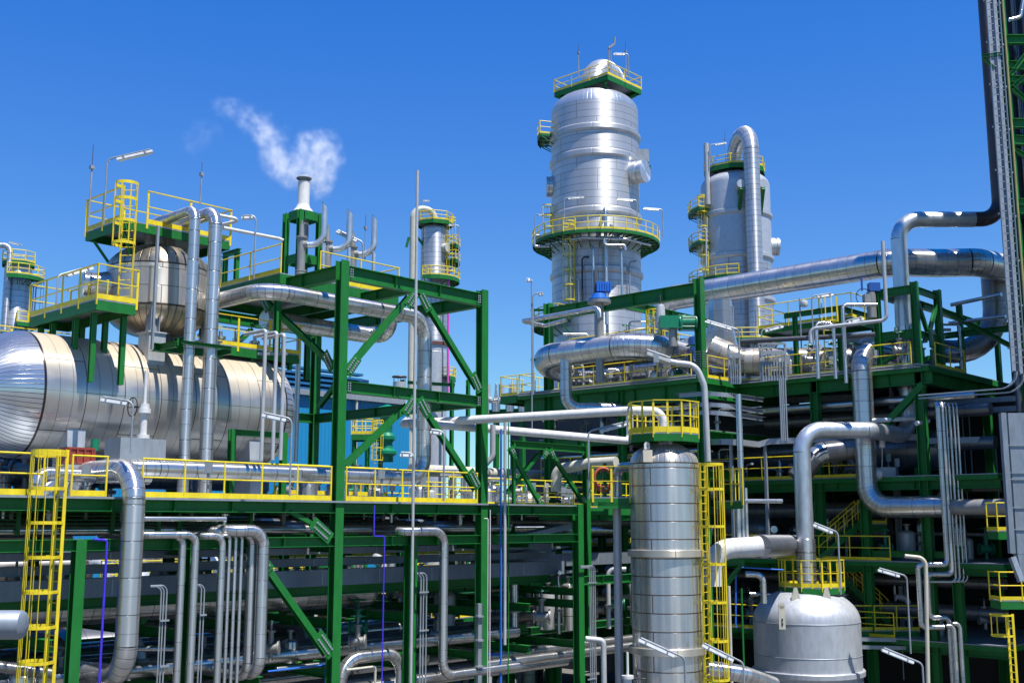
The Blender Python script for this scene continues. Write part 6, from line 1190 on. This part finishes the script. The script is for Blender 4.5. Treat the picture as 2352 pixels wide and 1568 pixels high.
clutter('just under the looped pipe deck', 'under looped pipe deck', grid(XL + .5, XL + 3, 31.2, 41, 16, 53), 14.55, 1.6, 54, (.6, .2, .1, .1))
clutter('on the lower deck inside the right structure', 'lower deck, right structure', grid(XR + .5, XR + 4, 19, 39, 24, 55), 8.3, 2.4, 56, (.5, .2, .2, .1), 1.2)
clutter('on the lowest deck inside the right structure', 'lowest deck, right structure', grid(XR + .5, XR + 4, 19, 39, 22, 57), 4.9, 2.4, 58, (.5, .2, .2, .1), 1.2)
clutter('at ground behind the truss', 'below the truss walkway', grid(33, 46, 31.5, 38, 30, 59), 5.4, 3.4, 60, (.5, .2, .2, .1), 1.3)
for i, (x, z, r, m) in enumerate(((XR + .5, 15.6, .2, 'clad_small'), (XR + 2.2, 15.1, .3, 'dark_clad'), (XR + 2.5, 13.6, .3, 'dark_clad'), (XR + 2.2, 10.6, .4, 'dark_clad'), (XR + 2.6, 7.3, .25, 'dark_clad'), (XR + 2.4, 6.0, .35, 'dark_clad'), (XL + .6, 15.7, .22, 'clad_small'), (XL + .5, 13.5, .16, 'clad_small'), (XL + 1, 11.4, .3, 'dark_clad'), (XL + .6, 10.6, .2, 'clad_small'), (XL + .9, 9.6, .26, 'clad_small'))):
    pipe('insulated pipe running lengthwise through the shaded storeys at right', [W(x, 19 if x >= XR else YL, z), W(x, 30.5 if z > 12 and x >= XR else 41.5, z)], r=r, m=m, n=12, group='lengthwise pipes in the right structures')
# black blocks added far right-back so that interiors stay dark
t = T('dark_filler_block', 'dark process building filling the back of the right-hand structure', 'building', (66, 30, 0))
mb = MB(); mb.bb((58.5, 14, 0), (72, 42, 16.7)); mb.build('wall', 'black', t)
t = T('dark_filler_block', 'low dark process building behind the tall shiny vessel', 'building', (60, 46, 0)); mb = MB(); mb.bb((62, 42.2, 0), (70, 58, 17.6)); mb.build('wall', 'black', t)  # black wall added in place of the shade below the deck
P9 = lambda u, v, d: P(u, v, d * 1.13)
P8 = lambda u, v, d: P(u, v, d * 1.04)
def rr9(u0, v0, u1, v1, d0, d1=None): return P9(u0, v0, d0), P9(u1, v1, d1 or d0)
# ================================================================ INSIDE THE RIGHT STRUCTURE
def rr(u0, v0, u1, v1, d0, d1=None): return P9(u0, v0, d0), P9(u1, v1, d1 or d0)
TRG = 'cable trays inside the right structure'
for i, (v0, v1, v2) in enumerate(((905, 905, 918), (928, 930, 946), (948, 948, 962))):
    t = T('cable_tray', ['highest', 'middle', 'lowest'][i] + ' of three galvanised trays curving away beside the cane-shaped pipe', 'cable tray', P9(1640, v1, 46), 'curving trays by the cane pipe')
    seg = [P9(1560, v0 + 3, 47.5), P9(1625, v1 - 2, 46.2), P9(1672, v1 + 2, 46.0), P9(1752, v2, 48.5)]
    for k, s in fillet(seg, 1.2):
        mb = MB()
        for a, b in zip(s[:-1], s[1:]): mb.bar(a, b, .02, .2); mb.bar(a + V((0, 0, .1)) + FH * .2, b + V((0, 0, .1)) + FH * .2, .4, .012)
        mb.build('tray_bend' if k == 'e' else 'tray_run', 'galv', t)
for i, (ua, va, ub, vb) in enumerate(((1700, 922, 1956, 912), (1700, 948, 1956, 936), (1700, 972, 1956, 956), (2010, 917, 2140, 911))):
    a, b = rr9(ua, va, ub, vb, 55, 50.5); tray('galvanised cable tray in shade inside the right structure, ' + ['top one left of the gooseneck pipe', 'second from top', 'third left of the gooseneck pipe', 'short one right of the gooseneck pipe'][i], a, b, .26, .6, m='galv', group=TRG)
for i, (va, vb) in enumerate(((929, 910), (951, 933))): a, b = rr9(2105, va, 2400, vb, 49, 45); tray(['upper', 'lower'][i] + ' long cable tray running off the right edge below the ladders', a, b, .22, .5, m='galv', group=TRG)
t = T('cable_duct', 'boxy galvanised duct stepping across the middle of the right structure', 'duct', P9(1700, 1015, 48)); seg = [P9(1636, 1015, 49), P9(1662, 1014, 47), P9(1690, 1015, 46.4), P9(1740, 1021, 48), P9(1765, 1014, 48), P9(1960, 1006, 47), P9(2105, 1004, 46.5), P9(2130, 1013, 46.5), P9(2250, 1010, 45.8)]
for a, b in zip(seg[:-1], seg[1:]): mb = MB(); mb.bar(a, b, .34, .27); mb.build('duct_section', 'galv', t)
for u in (1679, 1757): a = P9(u, 1020, 48); mb = MB(); mb.bar(V((a.x, a.y, 8.3)), a, .13, .13); mb.build('support_post', 'galv', t)
for i, (u, w) in enumerate(((2154, 9), (2163, 7), (2171, 6), (2180, 6), (2189, 5), (2197, 5))):
    a = P8(u, 925, 47.5 + .15 * i); vb_ = 1335 if i > 1 else (1296 if i == 0 else 1318)
    pts = [a + RT * .0 + FH * .8, a, ('z', vb_)]
    if i > 1: pts.append(('dr', -1.0 - .15 * i))
    else: pts += [('r', 2108 if i == 0 else 2129), ('z', 1440 if i == 0 else 1418), ('r', 2168 if i == 0 else 2180)] + ([('z', 1620)] if i else [])
    pipe(['leftmost of six slim vertical pipes, stepping out in a long square loop', 'second of six slim vertical pipes, stepping out in a shorter loop', 'third of six slim vertical pipes at right', 'fourth of six slim vertical pipes at right', 'fifth of six slim vertical pipes at right', 'rightmost of six slim vertical pipes at right'][i], pts, r=.12 if i < 2 else rpx(w, a), m='clad_small', n=14, br=.22, group='six slim vertical pipes')
for i, (u, vt) in enumerate(((2190, 1430), (2204, 1425))): pipe(['left', 'right'][i] + ' of two slim hooked pipes at bottom right', [P8(u - 16, vt + 8, 47), P8(u, vt, 47), ('z', 1640)], r=.1, m='clad_small', n=12, parts=False, group='hooked pipes at bottom right', name='riser_pipe')
pipe('cream pipe with elbow dropping down beside the square pipe loops', [P8(2078, 1276, 46.5), P8(2126, 1281, 46.5), P8(2133, 1640, 46.3)], r=.085, m='cream', n=14, br=.35)
pipe('thin bronze pipe bending right above the horizontal foot of the gooseneck pipe', [P9(2145, 1150, 48), P9(2160, 1125, 48), P9(2300, 1123, 47.5)], r=.09, m='valve', n=12, parts=False, name='branch_pipe', br=.3)
pipe('thin pale pipe crossing level at lower right under the bare pipe', [P9(2105, 1225, 47.5), P9(2330, 1228, 47.5)], r=.08, m='valve', n=12, parts=False, name='branch_pipe')
for i, (u, va, vb) in enumerate(((2208, 925, 1190), (2222, 905, 1100), (2285, 1000, 1190), (2052, 900, 1240), (2042, 915, 1560), (2060, 1010, 1400))):
    pipe('thin hanging conduit in the shade of the right structure', [P9(u, va, 49), ('z', vb)], r=.03, m='galv', n=6, parts=False, name='conduit', group='hanging conduits in the right structure')
# green columns, brace below the deck corner
frame('green corner column and long knee brace below the braced tower', [(XR, YC + 3.2, 0, 16.1, .38), (XR, YC - .9, 0, 9, .38)], [(W(XR, YC - .7, 8.6), W(XR, YC + 3, 8.6), .3, .2)], [(P9(2126, 872, 50), P9(2050, 948, 50), .26, .26)], stiff=False)
t = T('cable_ladder', 'perforated vertical cable ladder beside the green corner column', 'cable ladder', P9(2050, 1450, 48.5)); a = P9(2046, 890, 49); mb = MB(); mb.bb((a.x - .09, a.y - .06, 4), (a.x + .09, a.y + .06, a.z)); mb.build('ladder_rail', 'galv', t)
# galvanised duct at right edge
t = T('duct', 'wide galvanised duct with tapered foot hanging at the right edge', 'duct', P(2335, 1340, 44)); A = P(2315, 948, 44); B = P(2370, 948, 44); zb_ = P(2320, 1272, 44).z
mb = MB(); mb.add([V((A.x, A.y, A.z)), V((B.x, B.y, A.z)), V((B.x, B.y, zb_)), V((A.x, A.y, zb_)), V((A.x, A.y, A.z)) + FH * .5, V((B.x, B.y, A.z)) + FH * .5, V((B.x, B.y, zb_)) + FH * .5, V((A.x, A.y, zb_)) + FH * .5], [(0, 3, 2, 1), (4, 5, 6, 7), (0, 1, 5, 4), (1, 2, 6, 5), (2, 3, 7, 6), (3, 0, 4, 7)]); mb.build('duct_section', 'galv_duct', t)
Cc = P(2350, 1336, 44); mb = MB(); lo = [V((A.x, A.y, zb_ - .01)), V((B.x, B.y, zb_ - .01)), V((B.x, B.y, Cc.z)) + RT * .5, V((Cc.x, Cc.y, Cc.z))]; mb.add(lo + [p + FH * .4 for p in lo], [(0, 3, 2, 1), (4, 5, 6, 7), (0, 1, 5, 4), (1, 2, 6, 5), (2, 3, 7, 6), (3, 0, 4, 7)]); mb.build('tapered_foot', 'galv_duct', t)
for v in (1022, 1085, 1100, 1165, 1215): p = P(2340, v, 43.97); mb = MB(); mb.box(V((p.x, p.y, p.z)), 1.0, .03, .03, (RT, FH, AX['z'])); mb.build('seam_flange', 'galv', t)
t = T('cable_duct', 'narrow galvanised duct left of the wide one at the right edge', 'duct', P(2303, 1270, 44)); a = P(2302, 948, 44); z1_ = P(2308, 1270, 44).z; mb = MB(); mb.bar(V((a.x, a.y, z1_)), a, .24, .2, RT); mb.build('duct_section', 'galv_duct', t)
b_ = V((a.x, a.y, z1_)) + V((0, 0, -.15)); mb = MB(); mb.bar(b_, P(2346, 1335, 43.8), .24, .2, RT); mb.build('bent_foot', 'galv_duct', t)
# railed landings at far right
for i, (ua, ub, v, vr) in enumerate(((2298, 2400, 1378, 1325), (2292, 2400, 1218, 1165))):
    a = P(ua, v, 46); b = P(ub, v - 4, 46); platform(['lower', 'upper'][i] + ' small yellow-railed landing in shade at the right edge', [(a.x, a.y), (b.x, b.y), (b.x + FH.x, b.y + FH.y), (a.x + FH.x, a.y + FH.y)], a.z, edges=[[(a.x + FH.x, a.y + FH.y), (a.x, a.y), (b.x, b.y)]], edge=.3, sp=.8)
b = P(2335, 1640, 46); cageladder('yellow caged ladder at the bottom right edge in shade', V((b.x, b.y, P(2335, 1640, 46).z)), P(2335, 1408, 46).z, -RT, wid=.5, cage0=3, rad=.4, hs=1.4, nb=5, r=.03)
# stairs
def stairs(label, a, b, wid=.9, n=14):
    t = T('stairway', label, 'stairs', a); d = (b - a); hd_ = V((d.x, d.y, 0)).normalized(); sd = V((-hd_.y, hd_.x, 0))
    for s in (-1, 1):
        mb = MB(); mb.bar(a + sd * (s * wid / 2), b + sd * (s * wid / 2), .05, .3); mb.build('stringer', 'green', t)
        o = sd * (s * wid / 2); mb = MB(); mb.tube([a + o + V((0, 0, 1.05)), b + o + V((0, 0, 1.05))], .03, 8); mb.build('handrail', 'yellow', t)
        mb = MB(); mb.tube([a + o + V((0, 0, .6)), b + o + V((0, 0, .6))], .025, 8); mb.build('mid_rail', 'yellow', t)
        for i in range(6): p = a + d * (i / 5) + o; mb = MB(); mb.cyl(p + V((0, 0, .1)), p + V((0, 0, 1.05)), .028, 8); mb.build('post', 'yellow', t)
    for i in range(n): p = a + d * ((i + .5) / n); mb = MB(); mb.box(p, .26, wid - .06, .03, (hd_, sd, AX['z'])); mb.build('tread', 'tray', t)
stairs('upper green stair flight with yellow handrails rising right above the domed vessel', P9(1876, 1284, 48.5), P9(1972, 1200, 48.5))
stairs('lower green stair flight with yellow handrails descending right behind the domed vessel', P9(2036, 1428, 49), P9(1935, 1330, 49))
stairs('highest dim stair flight with yellow handrails behind the gooseneck pipe', P9(1962, 1130, 52), P9(1905, 1072, 52), n=8)
a = P9(1972, 1202, 48.5); b = P9(2036, 1205, 48.5); platform('stair landing with yellow rails between the two stair flights', [(a.x, a.y), (b.x, b.y), (b.x + FH.x, b.y + FH.y), (a.x + FH.x, a.y + FH.y)], a.z, edges=[[(a.x, a.y), (b.x, b.y)]], edge=.35, sp=1.0)
a = P9(1960, 1447, 46.8); b = P9(2112, 1450, 46.8); platform('green deck with yellow rails at the foot of the stairs right of the domed vessel', [(a.x, a.y), (b.x, b.y), (b.x + FH.x * 1.5, b.y + FH.y * 1.5), (a.x + FH.x * 1.5, a.y + FH.y * 1.5)], a.z, edges=[[(a.x, a.y), (b.x, b.y)]], edge=.35, sp=1.1)
for i, v in enumerate((1467, 1485)): a, b = rr9(1968, v, 2110, v + 3, 46, 46); tray(['upper', 'lower'][i] + ' perforated cable tray below the deck right of the domed vessel', a, b, .14, .3, m='galv', group='perforated trays by the domed vessel')
for i, (x, y, z, h) in enumerate(((XR + 3, 24, 12.1, 3), (XR + 4, 27.5, 8.3, 3), (XR + 2.5, 33, 8.3, 2.8), (XR + 3, 29, 4.9, 2.8), (XR + 4, 35, 4.9, 2.6), (XR + 3.5, 31, 12.1, 3.2))):
    t = T('dark_filler_drum', 'dim horizontal drum inside the shaded right structure', 'vessel', W(x, y, z), 'dim drums inside the right structure'); mb = MB(); mb.rev(W(x, 0, z + 1.3), [(.02, y - 2.6), (.6, y - 2.5), (.9, y - 2.2), (.95, y - 2), (.95, y + 2), (.6, y + 2.5), (.02, y + 2.6)], n=28, ax=AX['y']); mb.build('shell', 'dark_clad', t)  # dark drums added so the interior reads as deep shade
    for s in (-1.3, 1.3): mb = MB(); mb.box(W(x, y + s, z + .25), 1.1, .3, .5); mb.build('saddle', 'green', t)
pipe('white curved pipe in shade behind the arched pipe, fan of ribs', [P(1830, 1100, 53), P(1880, 1040, 53), P(1960, 1030, 53)], r=.5, m='dark_clad', me='drum_head', n=24, br=.8)
pipe('short shiny horizontal pipe right of the small side platform', [P(1710, 1150, 44), P(1795, 1150, 45)], r=.085, m='clad_small', n=12, parts=False, name='branch_pipe')
for i, u in enumerate((1694, 1704, 1712)): pipe(['left', 'middle', 'right'][i] + ' of three silver pipes behind the caged ladder top', [P(u, 1165 if i == 0 else 1120, 44.5), ('z', 1235)], r=(.13, .07, .08)[i], m='clad_small', n=12, group='three pipes by the ladder', parts=False)
pipe('thick silver riser behind the small platform, right of the cane-shaped pipe', [P(1696, 905, 47.5), ('z', 1160)], r=.13, m='clad_small', n=14)
pipe('silver pipe with elbow dropping left of the domed vessel', [P(1712, 1318, 44.5), P(1752, 1318, 44.5), ('z', 1385)], r=.12, m='clad_small', n=16, br=.3)
pipe('bright blue thin line beside the domed vessel', [P(1690, 1303, 44), P(1690, 1440, 44)], r=.03, m='blue_pipe', n=6, parts=False, name='water_line')
pipe('thin blue line crossing behind the domed vessel platform', [P(1704, 1302, 45), P(1800, 1308, 45.5)], r=.03, m='blue_pipe', n=6, parts=False, name='water_line')
pipe('green thin line left of the domed vessel', [P(1703, 1350, 44), ('z', 1600)], r=.035, m='green', n=6, parts=False, name='air_line')
pipe('cream thin pipe right of the caged ladder', [P(1674, 1345, 43), ('z', 1600)], r=.06, m='cream', n=8, parts=False, name='drain_pipe')
frame('green wall bracket under the white elbow pipe', [], [(P(1655, 1290, 43.8), P(1710, 1290, 43.8), .25, .25)], [(P(1664, 1345, 43.8), P(1700, 1300, 43.8), .16, .16)], stiff=False, loc=P(1690, 1290, 43.8), name='support_bracket', cat='bracket')
pipe('fat insulated pipe crossing low at the bottom between the ladder and domed vessel', [P(1625, 1535, 41), P(1700, 1545, 41), P(1775, 1572, 42.5)], r=.3, m='clad_fine', n=28, br=1.0)
t = T('gate_valve', 'white tall valve with black hand wheel at the bottom left of the tall vessel', 'valve', P(1442, 1565, 39)); a = P(1442, 1575, 39); mb = MB(); mb.cyl(a, a + V((0, 0, .25)), .14, 14); mb.cyl(a + V((0, 0, .25)), a + V((0, 0, .35)), .2, 16); mb.cyl(a + V((0, 0, .35)), a + V((0, 0, 1.1)), .045, 10); mb.build('body', 'white', t)
wc = a + RT * .45 + V((0, 0, .25)); k = 20; mb = MB(); mb.tube([wc + RT * (.18 * math.cos(2 * math.pi * i / k)) + V((0, 0, .3 * math.sin(2 * math.pi * i / k))) for i in range(k + 1)], .016, 6); mb.cyl(wc - V((0, 0, .3)), wc + V((0, 0, .3)), .01, 5); mb.cyl(wc - RT * .18, wc + RT * .18, .01, 5); mb.cyl(wc, a + V((0, 0, .25)), .03, 8); mb.build('hand_wheel', 'black', t)
pipe('slim silver pipe with elbow low between the conduits and grey drop pipe', [P(1345, 1466, 41), P(1386, 1470, 41), ('z', 1600)], r=.1, m='pipe_grey', n=12, parts=False, name='drain_pipe', br=.15)
# ================================================================ FAR RIGHT TOWER EDGE
d_ = 46.5
t = T('braced_tower', 'dark green lattice tower column with beams at the right edge', 'steel structure', V((P(2310, 640, d_).x, P(2310, 640, d_).y, 0)))
b = P(2342, 640, d_); mb = MB(); mb.H(V((b.x, b.y, 0)), V((b.x, b.y, 34)), .34, .34, up=AX['y'], tf=.03, tw=.02); mb.build('column', 'green', t)
for v, h in ((150, .35), (182, .3), (322, .4), (466, .35), (590, .35), (905, .4)):
    z = P(2318, v, d_).z; s = V((b.x, b.y, z)) + RT * .2; mb = MB(); mb.H(s, s + RT * 3 + FH * .6, h, .22, tf=.02, tw=.015); mb.build('beam', 'green', t)
for va, vb_ in ((175, 110), (205, 160), (345, 380), (200, 250)):
    a = V((b.x, b.y, P(2318, va, d_).z)) + RT * .2; c = V((b.x, b.y, P(2352, vb_, d_).z)) + RT * 1.2; mb = MB(); mb.H(a, c, .18, .18, tf=.015, tw=.012); mb.build('brace', 'green', t)
e_ = b + RT * 2.6 + FH * .6; mb = MB(); mb.H(V((e_.x, e_.y, 0)), V((e_.x, e_.y, 34)), .34, .34, up=AX['y']); mb.build('column', 'green', t)
pipe('thin golden pipe running up the green column at the right edge', [V((b.x, b.y, 8)) - FH * .28 - AX['x'] * .0, V((b.x, b.y, 34)) - FH * .28], r=.045, m='brass', n=8, parts=False, name='air_line')
for k, (uu, w_) in enumerate(((2319, .30), (2335, .24))):
    q = P(uu - 1, 640, d_ - .5); t = T('cable_ladder', ['left', 'right'][k] + ' of two tall cable ladders climbing out of view at the right edge', 'cable ladder', V((q.x, q.y, P(2300, 850, d_).z)), 'tall cable ladders')
    zb_ = P(uu, 858 + k * 6, d_).z
    for s in (-1, 1):
        mb = MB(); o = RT * (s * w_ / 2); mb.box(V((q.x, q.y, (zb_ + 34) / 2)) + o, .02, .1, 34 - zb_, (RT, FH, AX['z'])); mb.build('side_rail', 'galv', t)
    mb = MB(); mb.box(V((q.x, q.y, (zb_ + 34) / 2)) - RT * w_ * .22, w_ * .5, .03, 34 - zb_ - .1, (RT, FH, AX['z'])); mb.build('cover', 'galv', t)
    z = zb_ + .4; pm = None; mb = MB(); mb.box(V((0, 0, 0)), w_, .03, .03, (RT, FH, AX['z']))
    while z < 33.8:
        if pm is None: o = pm = mb.build('rung', 'galv', t, local=True)
        else: o = pm.copy(); COL.objects.link(o)
        o.parent = t; o.location = V((0, 0, z - t.location.z)); z += .32
    for zc in range(14):
        z = zb_ + 1 + zc * 1.9; mb = MB(); mb.box(V((q.x, q.y, z)) + FH * .05, w_ + .18, .06, .07, (RT, FH, AX['z'])); mb.build('bracket', 'galv', t)
    seg = [V((q.x, q.y, zb_ + .02)), V((q.x, q.y, P(uu, 893 + k * 9, d_).z)), P(2110, 908 + k * 7, d_ + 1.2)]
    pp = []
    for kk, s in fillet(seg, 1.4): pp += s if not pp else s[1:]
    mb = MB()
    for a, c in zip(pp[:-1], pp[1:]): mb.bar(a, c, .05, .26 - .08 * k, FH)
    mb.build('curved_run', 'galv', t)
pipe('dark vertical pipe behind the cable ladders going up out of view', [V((e_.x - RT.x * 1.0, e_.y - RT.y * 1.0, 10)), V((e_.x - RT.x * 1.0, e_.y - RT.y * 1.0, 34))], r=.16, m='dark_clad', n=14)
pipe('curved silver pipe end peeking in at the top right corner', [P(2318, 46, 46.8), P(2344, 40, 46.8), P(2352, -10, 46.8)], r=.09, m='clad_small', n=12, parts=False, name='branch_pipe', br=.2)
frame('small green outrigger bracket on the tall dark riser at top right', [], [(P(2256, 130, 46), P(2300, 124, 46), .14, .14)], [(P(2258, 134, 46), P(2285, 158, 46), .1, .1)], stiff=False, loc=P(2256, 130, 46), name='support_bracket', cat='bracket')
q4 = [V((b.x, b.y, 0)) + RT * i + FH * j for i, j in ((5.2, 0), (8, 6), (3.3, 6.2), (5.6, 6.1))]
for p in q4: mb = MB(); mb.H(p, p + V((0, 0, 44)), .36, .36, up=AX['y']); mb.build('column', 'green', t)
for z in (12.5, 16, 19.6, 23.4, 27.2, 31):
    for a, c in ((V((b.x, b.y, 0)), q4[0]), (q4[0], q4[1]), (q4[1], q4[2]), (V((b.x, b.y, 0)), q4[2])): mb = MB(); o = V((0, 0, z - .3)); d = (c - a).normalized(); mb.H(a + o + d * .2, c + o - d * .2, .4, .25); mb.build('beam', 'green', t)
    mb = MB(); g0 = V((b.x, b.y, z)) + RT * .9; mb.box(g0 + RT * 3.3 + FH * 3.1 + V((0, 0, -.02)), 4.0, 5.6, .04, (RT, FH, AX['z'])); mb.build('deck', 'galv', t)
    pass
for i in range(16):
    p = V((b.x, b.y, 0)) + RT * (.5 + .24 * i) + FH * (.9 + (i * 7 % 5) * .5)
    pipe('vertical insulated pipe inside the lattice tower at the right edge', [p + V((0, 0, 6)), p + V((0, 0, 44))], r=.09 + .05 * (i % 3), m=('dark_clad', 'black', 'dark_clad')[i % 3], n=12, group='vertical pipes in the right lattice tower', parts=False)
# dark steel clutter behind the cable ladders
for i, (ua, va, ub, vb_, h) in enumerate(((2185, 700, 2300, 676, .18), (2180, 742, 2310, 726, .16))): a, c = rr(ua, va, ub, vb_, 49, 47); pipe(['upper', 'lower'][i] + ' level pipe running right from the braced tower to the cable ladders', [a, c], r=h * .55, m='clad_small', n=12, parts=False, name='cross_pipe')
frame('dark green roof frame behind the braced tower near the fat curved pipe', [(XR + 7, YC + 1, ZP, ZP + 3.9, .25), (XR + 12, YC + 1, ZP, ZP + 3.6, .25), (XR + 12, YC - 4, 0, ZP + 3.4, .25)], [(W(XR + 3, YC + 2, ZP + 3.7), W(XR + 14, YC + 2, ZP + 3.7), .35, .25), (W(XR + 12, YC + 3, ZP + 3.4), W(XR + 12, YC - 6, ZP + 3.4), .35, .25), (W(XR + 7, YC + 3, ZP + 2.4), W(XR + 7, YC - 6, ZP + 2.4), .3, .25)], [(W(XR + 4, YC + 1, ZP + 3.4), W(XR + 9, YC - 3, ZP + .3), .2, .2)])
t = T('dark_filler_block', 'black-shadowed machinery block behind the fat curved pipe', 'building', W(62, 14, 0)); mb = MB(); mb.bb((58, 7, 0), (70, 20, 19.3)); mb.build('wall', 'black', t)  # added block, its black colour stands in for deep shade
clutter('on the deck behind the braced tower', 'deck behind the braced tower', grid(XR + 3.2, XR + 7.5, 21.3, 24, 9, 31), ZP, 2.8, 33, (.5, .2, .2, .1))
# ================================================================ STEAM PLUME
m_ = bpy.data.materials.new('steam'); m_.use_nodes = True; nt = m_.node_tree; nt.nodes.clear(); M['steam'] = m_
out = N(nt, 'ShaderNodeOutputMaterial'); pv = N(nt, 'ShaderNodeVolumePrincipled'); nt.links.new(pv.outputs[0], out.inputs['Volume']); pv.inputs['Color'].default_value = (.99, .985, .985, 1); pv.inputs['Anisotropy'].default_value = 0.0
g = N(nt, 'ShaderNodeNewGeometry')
n1 = N(nt, 'ShaderNodeTexNoise', Scale=.9, Detail=6, Roughness=.62); nt.links.new(g.outputs['Position'], n1.inputs['Vector'])
sb = N(nt, 'ShaderNodeVectorMath', operation='SUBTRACT'); nt.links.new(n1.outputs['Color'], sb.inputs[0]); sb.inputs[1].default_value = (.5, .5, .5)
sm = N(nt, 'ShaderNodeVectorMath', operation='SCALE'); nt.links.new(sb.outputs[0], sm.inputs[0]); sm.inputs['Scale'].default_value = 1.5
ad = N(nt, 'ShaderNodeVectorMath', operation='ADD'); nt.links.new(g.outputs['Position'], ad.inputs[0]); nt.links.new(sm.outputs[0], ad.inputs[1])
prev = None; pts_ = []
for (u, v, rp_, k_) in ((690, 417, 12, 1.2), (700, 412, 18, 1.0), (728, 404, 28, 1.1), (742, 370, 26, 1.1), (738, 338, 22, .9), (722, 350, 20, .7), (700, 335, 20, .6), (684, 325, 12, .5), (694, 375, 26, .75), (668, 395, 24, .9), (645, 378, 24, .9), (630, 350, 22, .8), (620, 318, 22, .7), (606, 290, 20, .6), (575, 272, 20, .4), (540, 256, 18, .3), (510, 242, 14, .22), (470, 300, 22, .07), (440, 330, 20, .07)):
    p = P(u, v, 44); r = rp_ * 44 / FPX * 1.7; pts_.append((p, r))
    ds = N(nt, 'ShaderNodeVectorMath', operation='DISTANCE'); nt.links.new(ad.outputs[0], ds.inputs[0]); ds.inputs[1].default_value = p
    mr = N(nt, 'ShaderNodeMapRange', interpolation_type='SMOOTHSTEP'); nt.links.new(ds.outputs['Value'], mr.inputs[0]); mr.inputs[1].default_value = r * 1.25; mr.inputs[2].default_value = r * .2; mr.inputs[3].default_value = 0; mr.inputs[4].default_value = k_
    if prev is None: prev = mr.outputs[0]
    else: mx = N(nt, 'ShaderNodeMath', operation='MAXIMUM'); nt.links.new(prev, mx.inputs[0]); nt.links.new(mr.outputs[0], mx.inputs[1]); prev = mx.outputs[0]
n2 = N(nt, 'ShaderNodeTexNoise', Scale=2.6, Detail=6, Roughness=.65); nt.links.new(g.outputs['Position'], n2.inputs['Vector'])
mr = N(nt, 'ShaderNodeMapRange'); nt.links.new(n2.outputs['Fac'], mr.inputs[0]); mr.inputs[1].default_value = .42; mr.inputs[2].default_value = .64; mr.inputs[3].default_value = .08; mr.inputs[4].default_value = 1.0
ml = N(nt, 'ShaderNodeMath', operation='MULTIPLY'); nt.links.new(prev, ml.inputs[0]); nt.links.new(mr.outputs[0], ml.inputs[1])
m2 = N(nt, 'ShaderNodeMath', operation='MULTIPLY'); nt.links.new(ml.outputs[0], m2.inputs[0]); m2.inputs[1].default_value = 1.8; nt.links.new(m2.outputs[0], pv.inputs['Density'])
lo = V([min(p[i] - r * 1.5 for p, r in pts_) for i in range(3)]); hi = V([max(p[i] + r * 1.5 for p, r in pts_) for i in range(3)])
mb = MB(); mb.bb(lo, hi); o = mb.build('steam_plume', 'steam'); o['kind'] = 'stuff'; o['label'] = 'white steam drifting up left from the short stack'
S.cycles.volume_step_rate = 2.0; S.cycles.volume_max_steps = 128
